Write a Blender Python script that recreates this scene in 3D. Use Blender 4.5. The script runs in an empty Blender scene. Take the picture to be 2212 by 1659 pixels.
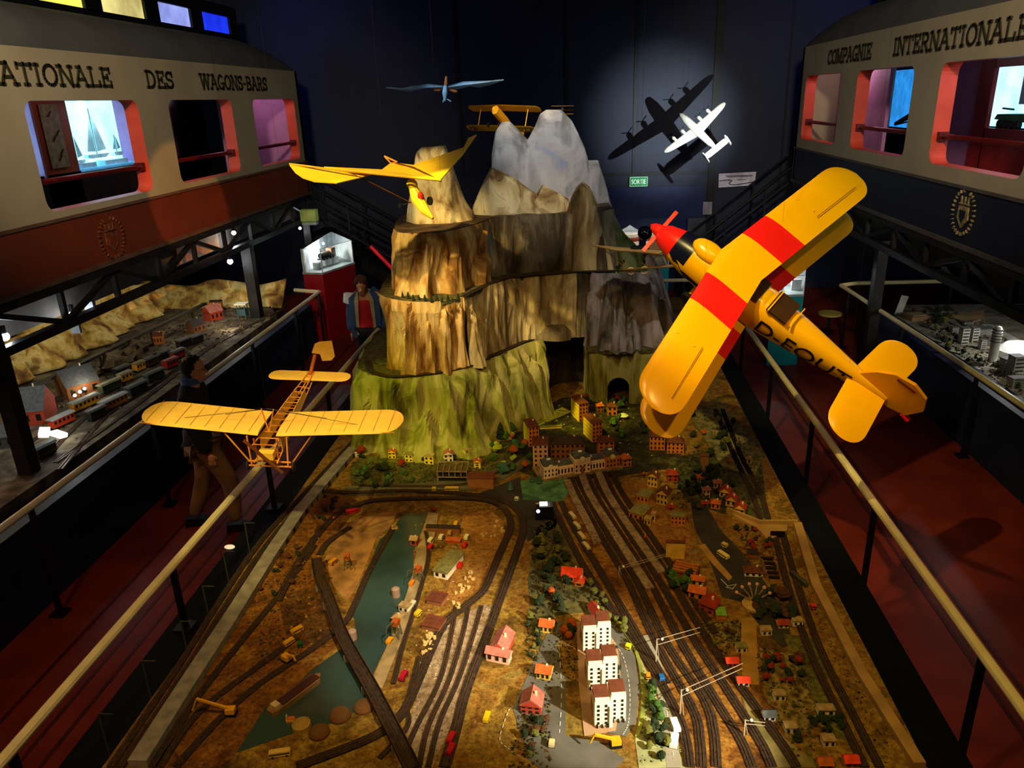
import bpy, bmesh, math, random
from mathutils import Vector, Matrix, noise
random.seed(7)
SC = bpy.context.scene
COL = SC.collection
# ---------------- camera ----------------
F = 1650.0; CX, CY = 1106.0, 829.5; H = 3.85
M = ((0.99590849, -0.00113665, -0.09036031), (0.08424022, -0.35024709, 0.93286149), (-0.03270877, -0.93665665, -0.3487183))
def ray(px, py):
    v = (px-CX, py-CY, F)
    return [sum(M[i][j]*v[j] for j in range(3)) for i in range(3)]
def onz(px, py, z):
    d = ray(px, py); s = (z-H)/d[2]; return Vector((d[0]*s, d[1]*s, z))
def ony(px, py, y):
    d = ray(px, py); s = y/d[1]; return Vector((d[0]*s, y, H+d[2]*s))
def onx(px, py, x):
    d = ray(px, py); s = x/d[0]; return Vector((x, d[1]*s, H+d[2]*s))
cd = bpy.data.cameras.new('camera'); cam = bpy.data.objects.new('camera', cd); COL.objects.link(cam)
cd.sensor_fit = 'HORIZONTAL'; cd.sensor_width = 36.0; cd.lens = F*36.0/2212.0; cd.clip_end = 200
R3 = Matrix(((M[0][0], -M[0][1], -M[0][2]), (M[1][0], -M[1][1], -M[1][2]), (M[2][0], -M[2][1], -M[2][2])))
cam.matrix_world = Matrix.Translation((0, 0, H)) @ R3.to_4x4()
SC.camera = cam
SC.view_settings.view_transform = 'Standard'; SC.view_settings.look = 'None'
SC.view_settings.exposure = 1.15; SC.view_settings.gamma = 1.0; SC.view_settings.use_curve_mapping = False
w = bpy.data.worlds.new('hall_air'); SC.world = w; w.use_nodes = True
w.node_tree.nodes['Background'].inputs[0].default_value = (.35, .38, .6, 1)
w.node_tree.nodes['Background'].inputs[1].default_value = 0.006
# ---------------- lights of the hall ----------------
def spot(pos, target, power, col, angle=40, blend=.5, size=.05):
    l = bpy.data.lights.new('spot_lamp', 'SPOT'); l.energy = power; l.color = col
    l.spot_size = math.radians(angle); l.spot_blend = blend; l.shadow_soft_size = size
    o = bpy.data.objects.new('spot_lamp', l); COL.objects.link(o)
    o.location = pos; o.rotation_euler = (Vector(target)-Vector(pos)).to_track_quat('-Z', 'Y').to_euler()
    return o
def point(pos, power, col, size=.03):
    l = bpy.data.lights.new('point_lamp', 'POINT'); l.energy = power; l.color = col; l.shadow_soft_size = size
    o = bpy.data.objects.new('point_lamp', l); COL.objects.link(o); o.location = pos; return o
def area(pos, target, power, col, sx, sy):
    l = bpy.data.lights.new('area_lamp', 'AREA'); l.energy = power; l.color = col; l.shape = 'RECTANGLE'; l.size = sx; l.size_y = sy
    o = bpy.data.objects.new('area_lamp', l); COL.objects.link(o); o.location = pos
    o.rotation_euler = (Vector(target)-Vector(pos)).to_track_quat('-Z', 'Y').to_euler(); return o
WARM = (1, .64, .15); WHITE = (1, .93, .8)
spot((-1.2, 1.2, 5.9), (-.6, 3.6, .75), 165, WARM, 75, .8, .1)
spot((1.8, 1.4, 5.9), (.6, 4.6, .75), 140, WARM, 70, .8, .1)
spot((-.2, 2.6, 6.0), (-.2, 5.6, .75), 90, (1, .52, .15), 60, .9, .1)
spot((3.4, .9, 3.4), (.15, 3.45, .8), 1300, (1, .9, .68), 17, .6, .03)
spot((.9, .6, 5.6), (-.95, 3.75, .75), 850, (1, .84, .60), 15, .8, .03)
spot((-4.3, 4.0, 5.0), (-1.5, 6.7, 1.05), 330, (.80, .82, .05), 17, .7, .05)
spot((-3.2, 3.4, 5.8), (-1.35, 7.1, 2.5), 620, (1, .72, .22), 17, .6, .05)
spot((-2.8, 3.2, 5.6), (-1.15, 7.0, 1.8), 420, (1, .82, .45), 15, .8, .05)
spot((-.1, 3.8, 5.9), (.62, 8.0, 1.7), 190, (.95, .88, .7), 17, .9, .05)
spot((.6, 5.0, 5.9), (-.1, 9.2, 3.4), 330, (.95, .93, .9), 24, .8, .05)
spot((.8, 4.2, 5.9), (-.45, 8.3, 2.8), 230, (1, .92, .75), 15, .8, .04)  # extra cream spot added to brighten the middle rocks
spot((-2.0, 3.5, 5.9), (-1.45, 7.9, 2.95), 380, (1, .8, .4), 10, .6, .04)
spot((-.6, 2.2, 5.9), (-.6, 7.3, 2.2), 45, (1, .72, .35), 34, .9, .1)
spot((-2.4, 5.0, 5.9), (.1, 7.2, .85), 900, (1, .82, .12), 9, .8, .05)
spot((-.4, 3.5, 5.9), (1.15, 5.5, 2.8), 330, (1, .78, .25), 34, .6, .04)
spot((-2.6, 1.6, 5.2), (-2.0, 4.3, 1.9), 330, (1, .78, .26), 26, .6, .04)
spot((-1.4, 3.2, 5.9), (-1.9, 6.6, 3.2), 90, (1, .72, .2), 26, .6, .04)
spot((2.4, 3.4, 6.0), (-5.0, 9.6, 2.7), 900, (1, .5, .12), 9, .25, .03)
area((-.6, 9.5, 6.3), (-.6, 9.5, 0), 5, (.45, .5, 1), 6, 9)  # dim bluish ambient fill added overhead, not a fixture of the hall
spot((-2.0, 2.0, 6.0), (-5.0, 9.0, 3.9), 800, (1, .82, .62), 48, 1, .3)
spot((1.4, 2.0, 6.0), (3.7, 9.0, 4.0), 800, (1, .84, .66), 46, 1, .3)
# ---------------- materials ----------------
def S(c):
    return tuple((x/12.92 if x <= .04045 else ((x+.055)/1.055)**2.4) for x in c)
MATS = {}
def hexc(h):
    return S(tuple(int(h[i:i+2], 16)/255 for i in (0, 2, 4)))
def mat(name, col, rough=.6, metal=0, var=.12, scale=6, emit=0, spec=.3, bump=0, stretch=(1, 1, 1), col2=None):
    if name in MATS: return MATS[name]
    if isinstance(col, str): col = hexc(col)
    m = bpy.data.materials.new(name); m.use_nodes = True; nt = m.node_tree; b = nt.nodes['Principled BSDF']
    b.inputs['Roughness'].default_value = rough; b.inputs['Metallic'].default_value = metal
    b.inputs['Specular IOR Level'].default_value = spec
    tc = nt.nodes.new('ShaderNodeTexCoord'); mp = nt.nodes.new('ShaderNodeMapping'); mp.inputs['Scale'].default_value = stretch
    nz = nt.nodes.new('ShaderNodeTexNoise'); nz.inputs['Scale'].default_value = scale; nz.inputs['Detail'].default_value = 6
    rp = nt.nodes.new('ShaderNodeValToRGB')
    if col2 is None:
        a = tuple(max(0, c*(1-var*2)) for c in col); d = tuple(min(1, c*(1+var*2)) for c in col)
    else:
        a = hexc(col2) if isinstance(col2, str) else col2; d = col
    rp.color_ramp.elements[0].color = (*a, 1); rp.color_ramp.elements[1].color = (*d, 1)
    rp.color_ramp.elements[0].position = .35; rp.color_ramp.elements[1].position = .65
    L = nt.links.new
    L(tc.outputs['Object'], mp.inputs['Vector']); L(mp.outputs[0], nz.inputs['Vector']); L(nz.outputs['Fac'], rp.inputs[0]); L(rp.outputs[0], b.inputs['Base Color'])
    if emit:
        L(rp.outputs[0], b.inputs['Emission Color']); b.inputs['Emission Strength'].default_value = emit
    if bump:
        bp = nt.nodes.new('ShaderNodeBump'); bp.inputs['Strength'].default_value = bump; bp.inputs['Distance'].default_value = .02
        L(nz.outputs['Fac'], bp.inputs['Height']); L(bp.outputs[0], b.inputs['Normal'])
    MATS[name] = m; return m
def ramp_mat(name, stops, scale=3, stretch=(1, 1, .25), rough=.8, bump=.5, detail=8, distort=.6):
    m = bpy.data.materials.new(name); m.use_nodes = True; nt = m.node_tree; b = nt.nodes['Principled BSDF']
    b.inputs['Roughness'].default_value = rough; b.inputs['Specular IOR Level'].default_value = .15
    tc = nt.nodes.new('ShaderNodeTexCoord'); mp = nt.nodes.new('ShaderNodeMapping'); mp.inputs['Scale'].default_value = stretch
    nz = nt.nodes.new('ShaderNodeTexNoise'); nz.inputs['Scale'].default_value = scale; nz.inputs['Detail'].default_value = detail
    nz.inputs['Distortion'].default_value = distort; nz.inputs['Roughness'].default_value = .6
    rp = nt.nodes.new('ShaderNodeValToRGB'); els = rp.color_ramp.elements
    while len(els) > 1: els.remove(els[-1])
    for i, (p, c) in enumerate(stops):
        e = els[0] if i == 0 else els.new(p)
        e.position = p; e.color = (*hexc(c), 1)
    bp = nt.nodes.new('ShaderNodeBump'); bp.inputs['Strength'].default_value = bump; bp.inputs['Distance'].default_value = .03
    L = nt.links.new
    L(tc.outputs['Object'], mp.inputs['Vector']); L(mp.outputs[0], nz.inputs['Vector']); L(nz.outputs['Fac'], rp.inputs[0]); L(rp.outputs[0], b.inputs['Base Color'])
    L(nz.outputs['Fac'], bp.inputs['Height']); L(bp.outputs[0], b.inputs['Normal'])
    return m
def glass(name, col=(.8, .9, 1)):
    if name in MATS: return MATS[name]
    m = bpy.data.materials.new(name); m.use_nodes = True; b = m.node_tree.nodes['Principled BSDF']
    b.inputs['Base Color'].default_value = (*col, 1); b.inputs['Transmission Weight'].default_value = 1; b.inputs['Roughness'].default_value = .02; b.inputs['IOR'].default_value = 1.05
    MATS[name] = m; return m
# ---------------- mesh building ----------------
MW = {}
class MB:
    def __init__(s): s.v = []; s.f = []; s.m = []; s.cm = 0
    def add(s, vs, fs):
        n = len(s.v); s.v += [Vector(v) for v in vs]; s.f += [tuple(i+n for i in f) for f in fs]; s.m += [s.cm]*len(fs)
        return s
    def box(s, c, d, rz=0, mt=None):
        x, y, z = d[0]/2, d[1]/2, d[2]/2; ca, sa = math.cos(rz), math.sin(rz); vs = []
        for k in (-z, z):
            for i, j in ((-x, -y), (x, -y), (x, y), (-x, y)):
                vs.append((c[0]+i*ca-j*sa, c[1]+i*sa+j*ca, c[2]+k))
        return s.add(vs, [(3, 2, 1, 0), (4, 5, 6, 7), (0, 1, 5, 4), (1, 2, 6, 5), (2, 3, 7, 6), (3, 0, 4, 7)])
    def bb(s, a, b):
        return s.box([(a[i]+b[i])/2 for i in range(3)], [abs(b[i]-a[i]) for i in range(3)])
    def bar(s, p, q, w, h=None, up=(0, 0, 1)):
        p, q = Vector(p), Vector(q); h = h or w; d = (q-p).normalized(); u = Vector(up)
        if abs(d.dot(u)) > .98: u = Vector((1, 0, 0))
        a = d.cross(u).normalized(); b = a.cross(d).normalized(); vs = []
        for o in (p, q):
            for i, j in ((-1, -1), (1, -1), (1, 1), (-1, 1)): vs.append(o+a*(i*w/2)+b*(j*h/2))
        return s.add(vs, [(3, 2, 1, 0), (4, 5, 6, 7), (0, 1, 5, 4), (1, 2, 6, 5), (2, 3, 7, 6), (3, 0, 4, 7)])
    def tube(s, pts, r, n=8, rr=None):
        pts = [Vector(p) for p in pts]; vs = []; fs = []
        for i, p in enumerate(pts):
            d = (pts[min(i+1, len(pts)-1)]-pts[max(i-1, 0)]).normalized(); u = Vector((0, 0, 1)) if abs(d.z) < .9 else Vector((1, 0, 0))
            a = d.cross(u).normalized(); b = a.cross(d).normalized(); R = rr[i] if rr else r
            for k in range(n):
                t = 2*math.pi*k/n; vs.append(p+a*(R*math.cos(t))+b*(R*math.sin(t)))
        for i in range(len(pts)-1):
            for k in range(n): fs.append((i*n+k, i*n+(k+1) % n, (i+1)*n+(k+1) % n, (i+1)*n+k))
        fs.append(tuple(range(n-1, -1, -1))); fs.append(tuple((len(pts)-1)*n+k for k in range(n)))
        return s.add(vs, fs)
    def lathe(s, prof, c=(0, 0, 0), n=16, sy=1):
        vs = []; fs = []
        for r, z in prof:
            for k in range(n):
                t = 2*math.pi*k/n; vs.append((c[0]+r*math.cos(t), c[1]+r*sy*math.sin(t), c[2]+z))
        for i in range(len(prof)-1):
            for k in range(n): fs.append((i*n+k, i*n+(k+1) % n, (i+1)*n+(k+1) % n, (i+1)*n+k))
        fs.append(tuple(range(n-1, -1, -1))); fs.append(tuple((len(prof)-1)*n+k for k in range(n)))
        return s.add(vs, fs)
    def prism(s, poly, z0, z1, axis='z'):
        n = len(poly)
        def P(p, z): return (p[0], p[1], z) if axis == 'z' else ((p[0], z, p[1]) if axis == 'y' else (z, p[0], p[1]))
        vs = [P(p, z0) for p in poly]+[P(p, z1) for p in poly]
        fs = [tuple(range(n-1, -1, -1)), tuple(range(n, 2*n))]+[(i, (i+1) % n, n+(i+1) % n, n+i) for i in range(n)]
        return s.add(vs, fs)
    def blob(s, c, r, seed=0, amp=.25, n=8, sc=(1, 1, 1)):
        vs = []; fs = []; m = n//2+1
        for i in range(m+1):
            ph = math.pi*i/m
            for k in range(n):
                t = 2*math.pi*k/n; d = Vector((math.sin(ph)*math.cos(t), math.sin(ph)*math.sin(t), math.cos(ph)))
                q = 1+amp*noise.noise(d*2.2+Vector((seed*7.3, 0, 0)))*2
                vs.append((c[0]+d.x*r*q*sc[0], c[1]+d.y*r*q*sc[1], c[2]+d.z*r*q*sc[2]))
        for i in range(m):
            for k in range(n): fs.append((i*n+k, (i+1)*n+k, (i+1)*n+(k+1) % n, i*n+(k+1) % n))
        return s.add(vs, fs)
    def grid(s, f, nu, nv):
        vs = [f(i/nu, j/nv) for i in range(nu+1) for j in range(nv+1)]
        fs = [(i*(nv+1)+j, (i+1)*(nv+1)+j, (i+1)*(nv+1)+j+1, i*(nv+1)+j+1) for i in range(nu) for j in range(nv)]
        return s.add(vs, fs)
    def build(s, name, m, parent=None, world=True, smooth=False):
        me = bpy.data.meshes.new(name)
        vs = s.v
        if parent is not None and world:
            inv = MW[parent].inverted(); vs = [inv @ v for v in vs]
        me.from_pydata([tuple(v) for v in vs], [], s.f)
        ms = m if isinstance(m, (list, tuple)) else [m]
        for q in ms: me.materials.append(q)
        if len(ms) > 1: me.polygons.foreach_set('material_index', s.m)
        bm = bmesh.new(); bm.from_mesh(me); bmesh.ops.recalc_face_normals(bm, faces=bm.faces); bm.to_mesh(me); bm.free()
        if smooth:
            me.polygons.foreach_set('use_smooth', [True]*len(me.polygons)); me.set_sharp_from_angle(angle=math.radians(38)); me.update()
        o = bpy.data.objects.new(name, me); COL.objects.link(o)
        if parent is not None: o.parent = parent; MW[o] = MW[parent]
        else: MW[o] = Matrix.Identity(4)
        return o
def tag(o, label=None, cat=None, group=None, kind=None):
    if label: o['label'] = label
    if cat: o['category'] = cat
    if group: o['group'] = group
    if kind: o['kind'] = kind
    return o
def T(name, label, cat, loc=(0, 0, 0), rz=0, group=None, mtx=None, kind=None):
    o = bpy.data.objects.new(name, None); COL.objects.link(o); o.empty_display_size = .05
    m = mtx if mtx is not None else Matrix.Translation(loc) @ Matrix.Rotation(rz, 4, 'Z')
    o.matrix_world = m; MW[o] = m.copy(); return tag(o, label, cat, group, kind)
KIDS = {}
def copy_tree(o, parent=None):
    c = o.copy(); COL.objects.link(c)
    if parent is not None: c.parent = parent
    for ch in list(o.children): copy_tree(ch, c)
    return c
def struct(name, mb, m, smooth=False):
    o = mb.build(name, m, smooth=smooth); o['kind'] = 'structure'; return o
def frame(loc, nose, right, s=1):
    y = Vector(nose).normalized(); x = Vector(right); x = (x-y*x.dot(y)).normalized(); z = x.cross(y)
    m = Matrix(((x.x*s, y.x*s, z.x*s, loc[0]), (x.y*s, y.y*s, z.y*s, loc[1]), (x.z*s, y.z*s, z.z*s, loc[2]), (0, 0, 0, 1))); return m
def rrect(x0, y0, x1, y1, r, n=5):
    P = []
    for cx, cy, a in ((x1-r, y0+r, -90), (x1-r, y1-r, 0), (x0+r, y1-r, 90), (x0+r, y0+r, 180)):
        for k in range(n+1):
            t = math.radians(a+90*k/n); P.append((cx+r*math.cos(t), cy+r*math.sin(t)))
    return P
def curve_plate(outer, holes, t, plane):
    """filled 2D outline with holes, thickness t; returns (verts, faces); plane maps (u,v,w)->world"""
    cu = bpy.data.curves.new('c', 'CURVE'); cu.dimensions = '2D'; cu.fill_mode = 'BOTH'; cu.extrude = t/2
    for pl in [outer]+holes:
        sp = cu.splines.new('POLY'); sp.points.add(len(pl)-1); sp.use_cyclic_u = True
        for i, p in enumerate(pl): sp.points[i].co = (p[0], p[1], 0, 1)
    ob = bpy.data.objects.new('c', cu); COL.objects.link(ob)
    me = ob.to_mesh(); vs = [plane(v.co.x, v.co.y, v.co.z) for v in me.vertices]; fs = [tuple(p.vertices) for p in me.polygons]
    ob.to_mesh_clear(); bpy.data.objects.remove(ob); bpy.data.curves.remove(cu)
    return vs, fs
def text_mesh(txt, size, t, plane, width=None):
    cu = bpy.data.curves.new('t', 'FONT'); cu.body = txt; cu.size = size; cu.extrude = t/2; cu.align_x = 'LEFT'
    ob = bpy.data.objects.new('t', cu); COL.objects.link(ob); me = ob.to_mesh()
    xs = [v.co.x for v in me.vertices]; k = 1; x0 = min(xs)
    if width: k = width/(max(xs)-x0)
    vs = [plane((v.co.x-x0)*k, v.co.y, v.co.z) for v in me.vertices]; fs = [tuple(p.vertices) for p in me.polygons]
    ob.to_mesh_clear(); bpy.data.objects.remove(ob); bpy.data.curves.remove(cu)
    return vs, fs
def spline(pts, n=6):
    P = [Vector((p[0], p[1], p[2] if len(p) > 2 else 0)) for p in pts]; out = []
    for i in range(len(P)-1):
        a, b, c, d = P[max(i-1, 0)], P[i], P[i+1], P[min(i+2, len(P)-1)]
        for k in range(n):
            t = k/n; out.append(.5*((2*b)+(c-a)*t+(2*a-5*b+4*c-d)*t*t+(3*b-a-3*c+d)*t**3))
    out.append(P[-1]); return out
def ribbon(mb, pts, w, h, off=0):
    L = []
    for i, p in enumerate(pts):
        d = (pts[min(i+1, len(pts)-1)]-pts[max(i-1, 0)]); d.z = 0; d.normalize(); a = Vector((-d.y, d.x, 0))
        c = p+a*off; L.append((c+a*w/2, c-a*w/2))
    vs = []; fs = []
    for a, b in L: vs += [(a.x, a.y, a.z), (b.x, b.y, b.z), (b.x, b.y, b.z-h), (a.x, a.y, a.z-h)]
    for i in range(len(L)-1):
        for k in range(4): fs.append((i*4+k, i*4+(k+1) % 4, (i+1)*4+(k+1) % 4, (i+1)*4+k))
    fs += [(3, 2, 1, 0), tuple((len(L)-1)*4+k for k in range(4))]
    mb.add(vs, fs)
# slab-serif lettering
def arc(cx, cy, rx, ry, a0, a1, n=10):
    return [(cx+rx*math.cos(math.radians(a0+(a1-a0)*k/n)), cy+ry*math.sin(math.radians(a0+(a1-a0)*k/n))) for k in range(n+1)]
GL = {
 'A': (1, [[(.08, 0), (.5, 1)], [(.5, 1), (.92, 0)], [(.25, .36), (.75, .36)]], [(.08, 0), (.92, 0), (.4, 1)]),
 'T': (.9, [[(0, .93), (.9, .93)], [(.45, 0), (.45, 1)], [(.03, .75), (.03, 1)], [(.87, .75), (.87, 1)]], [(.45, 0)]),
 'I': (.45, [[(.22, 0), (.22, 1)]], [(.22, 0), (.22, 1)]),
 'O': (1, [arc(.5, .5, .42, .46, 0, 360, 18)], []),
 'C': (.9, [arc(.5, .5, .42, .46, 45, 315, 14), [(.82, .62), (.82, 1)]], []),
 'G': (.95, [arc(.5, .5, .42, .46, 50, 320, 14), [(.84, 0), (.84, .45)], [(.55, .42), (.98, .42)]], []),
 'N': (1, [[(.14, 0), (.14, 1)], [(.14, 1), (.86, 0)], [(.86, 0), (.86, 1)]], [(.14, 0), (.1, 1), (.86, 1)]),
 'M': (1.2, [[(.16, 0), (.16, 1)], [(.16, 1), (.6, .1)], [(.6, .1), (1.04, 1)], [(1.04, 0), (1.04, 1)]], [(.16, 0), (1.04, 0), (.12, 1), (1.08, 1)]),
 'L': (.85, [[(.2, 0), (.2, 1)], [(.05, .06), (.82, .06)], [(.8, 0), (.8, .3)]], [(.2, 1)]),
 'E': (.85, [[(.2, 0), (.2, 1)], [(.05, .06), (.82, .06)], [(.8, 0), (.8, .3)], [(.05, .94), (.78, .94)], [(.76, .72), (.76, 1)], [(.2, .5), (.55, .5)], [(.55, .36), (.55, .64)]], []),
 'D': (.95, [[(.18, 0), (.18, 1)], [(.04, .05), (.4, .05)]+arc(.42, .5, .44, .45, -90, 90, 10)+[(.04, .95)]], []),
 'S': (.8, [arc(.4, .72, .3, .23, 30, 250, 10)+arc(.4, .28, .32, .23, 80, -160, 10), [(.7, .7), (.7, .98)], [(.08, .02), (.08, .3)]], []),
 'W': (1.35, [[(.1, 1), (.38, 0)], [(.38, 0), (.67, 1)], [(.67, 1), (.96, 0)], [(.96, 0), (1.25, 1)]], [(.1, 1), (.67, 1), (1.25, 1)]),
 'B': (.9, [[(.18, 0), (.18, 1)], [(.04, .95), (.45, .95)]+arc(.47, .73, .28, .22, 90, -90, 8)+[(.2, .51)], [(.2, .51)]+arc(.5, .28, .32, .23, 90, -90, 8)+[(.04, .05)]], []),
 'P': (.88, [[(.18, 0), (.18, 1)], [(.04, .95), (.45, .95)]+arc(.5, .7, .3, .25, 90, -90, 8)+[(.2, .45)]], [(.18, 0)]),
 'R': (.95, [[(.18, 0), (.18, 1)], [(.04, .95), (.45, .95)]+arc(.48, .72, .28, .23, 90, -90, 8)+[(.2, .49)], [(.45, .49), (.82, 0)]], [(.18, 0), (.86, 0)]),
 '-': (.45, [[(.05, .45), (.4, .45)]], [])}
def slab(mb, word, width, height, plane, t=.01):
    tot = sum(GL[c][0]+.1 for c in word)-.1; k = width/tot; x = 0; W = .15
    def q(a, b):
        (x0, y0), (x1, y1) = a, b; dx, dy = (x1-x0)*k, (y1-y0)*height; L = math.hypot(dx, dy) or 1; wd = W*min(k, height)*.95/2
        nx, ny = -dy/L*wd, dx/L*wd; e = wd*.6; ex, ey = dx/L*e, dy/L*e
        P = [(x0*k-ex+nx, y0*height-ey+ny), (x0*k-ex-nx, y0*height-ey-ny), (x1*k+ex-nx, y1*height+ey-ny), (x1*k+ex+nx, y1*height+ey+ny)]
        vs = [plane(p[0], p[1], 0) for p in P]+[plane(p[0], p[1], t) for p in P]
        mb.add(vs, [(0, 1, 2, 3), (7, 6, 5, 4), (0, 4, 5, 1), (1, 5, 6, 2), (2, 6, 7, 3), (3, 7, 4, 0)])
    for c in word:
        wd, st, se = GL[c]
        for pl in st:
            for i in range(len(pl)-1): q((pl[i][0]+x, pl[i][1]), (pl[i+1][0]+x, pl[i+1][1]))
        for sx, sy in se: q((sx+x-.16, .05 if sy == 0 else .95), (sx+x+.16, .05 if sy == 0 else .95))
        x += wd+.1
# ---------------- hall ----------------
m_floor = mat('floor_red', '682312', .45, var=.1, scale=3, spec=.2)
m_navy = mat('wall_navy', '1e2538', .55, var=.08, scale=2)
m_navyd = mat('navy_dark', '101a33', .6, var=.1)
m_black = mat('black_paint', '0b0b0d', .5, var=.1)
m_dark = mat('dark_steel', '1c1a18', .5, .3, var=.2, scale=10)
m_ceil = mat('ceiling_dark', '15171f', .9)
m_rail = mat('rail_tube', 'dccf9c', .35, 0, var=.04)
m_grey = mat('taupe_panel', '4a443c', .8, var=.1)
struct('floor', MB().bb((-8, -3, -.1), (7.4, 16.2, 0)), m_floor)
struct('ceiling', MB().bb((-8, -3, 6.6), (7.4, 16.2, 6.7)), m_ceil)
struct('wall_back', MB().bb((-8, 16, 0), (7.4, 16.15, 6.6)), m_navy)
struct('wall_left', MB().bb((-8.1, -3, 0), (-7.9, 16.1, 6.6)), m_navyd)
struct('wall_right', MB().bb((7.3, -3, 0), (7.5, 16.1, 6.6)), m_navyd)
b = MB()
for x in (-2.4, -.3, 1.05): b.bb((x-.03, 15.97, 2.37), (x+.03, 16, 6.6))
b.bb((2.52, 15.94, 0), (2.66, 16, 6.6)); b.bb((3.9, 15.98, 2), (3.94, 16, 6.6)); b.bb((-.3, 15.98, 2.34), (2.6, 16, 2.40))
struct('trim_1', b, m_black)
struct('door_1', MB().bb((.1, 15.96, 0), (2.45, 15.985, 2.11)), mat('door_blue', '12234f', .4))
struct('trim_2', MB().bb((2.14, 15.8, 0), (2.5, 15.95, 1.5)), mat('jamb_grey', '3a4048', .6))
# floor joint lines of the walkway
b = MB()
for x in (-3.42, -3.58, -3.95): b.bb((x, 1, 0), (x+.03, 14, .004))
for x in (2.75, 2.95): b.bb((x, 1, 0), (x+.03, 14, .004))
struct('trim_3', b, mat('floor_strip', '3c100b', .5))
# exit sign and notices
t = T('exit_sign', 'small green exit sign with white letters on the dark back wall', 'sign', (.98, 15.94, 2.14))
MB().bb((.98, 15.93, 2.14), (1.32, 15.96, 2.31)).build('sign_plate', mat('sign_green', '1f8f4c', .4, emit=.10), t)
b = MB(); b.bb((.97, 15.925, 2.13), (1.33, 15.94, 2.145)); b.bb((.97, 15.925, 2.305), (1.33, 15.94, 2.32)); b.bb((.97, 15.925, 2.13), (.985, 15.94, 2.32)); b.bb((1.315, 15.925, 2.13), (1.33, 15.94, 2.32))
b.build('sign_border', mat('pale_green', 'a8d8b4', .5, emit=.1), t)
vs, fs = text_mesh('SORTIE', .13, .006, lambda u, v, q: (1.01+u, 15.925-q, 2.18+v), .28)
MB().add(vs, fs).build('sign_letters', mat('sign_white', 'dff5e2', .5, emit=.3), t)
t = T('wall_notice', 'white printed notice with a dark curved line on the back wall', 'notice', (2.72, 15.95, 2.08))
b = MB(); b.prism([(2.73, 2.07), (3.43, 2.10), (3.44, 2.36), (2.72, 2.34)], 15.93, 15.94, 'y'); b.build('notice_sheet', mat('notice_white', 'e0dcea', .25, spec=.6), t)
b = MB(); c = spline([(2.74, 2.2), (2.9, 2.215), (2.98, 2.2), (2.93, 2.15), (3.0, 2.12), (3.15, 2.13), (3.42, 2.17)], 5)
for i in range(len(c)-1): b.bar((c[i].x, 15.925, c[i].y), (c[i+1].x, 15.925, c[i+1].y), .008, .014)
b.build('printed_line', m_black, t)
b = MB()
for (x0, x1, z) in ((2.85, 3.38, 2.29), (2.88, 3.36, 2.27), (3.08, 3.26, 2.21)): b.bb((x0, 15.922, z), (x1, 15.928, z+.012))
b.build('printed_text', mat('grey_ink', '55525e', .6), t)
MATS['c'] = None
o = MB().bb((2.44, 15.9, 1.55), (2.62, 15.92, 1.8)).build('door_notice', mat('notice_grey', '8f8a92', .5)); tag(o, 'small grey paper notice beside the exit doorway', 'notice')
# ---------------- dining-car galleries ----------------
m_cream = mat('cream_paint', '9c8f70', .5, var=.04, scale=1.5)
m_roof = mat('roof_grey', '4a4a44', .7, var=.06, scale=2)
m_red = mat('reveal_red', 'c4432a', .5, var=.05)
m_brown = mat('band_brown', '6a2a0c', .35, var=.06, scale=2, spec=.5)
m_navyb = mat('band_navy', '141a28', .5, var=.06)
m_gold = mat('letter_dark', '2e2a12', .6)
m_crestd = mat('crest_brown', '6b3a20', .5, var=.3, scale=30); m_crestl = mat('crest_tan', '8b7a50', .5, var=.3, scale=40)
m_pink = mat('pink_wall', 'ac7098', .7, var=.04); m_mar = mat('maroon_rail', '5a120d', .3, .1)
m_salm = mat('salmon_wall', 'b8482c', .6, var=.04)
m_cyan = mat('cyan_glow', (.22, .66, .92), .6, emit=1.5, var=.12, scale=2.5)
m_blue = mat('blue_glow', (.02, .22, .62), .6, emit=.55, var=.1)
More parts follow.
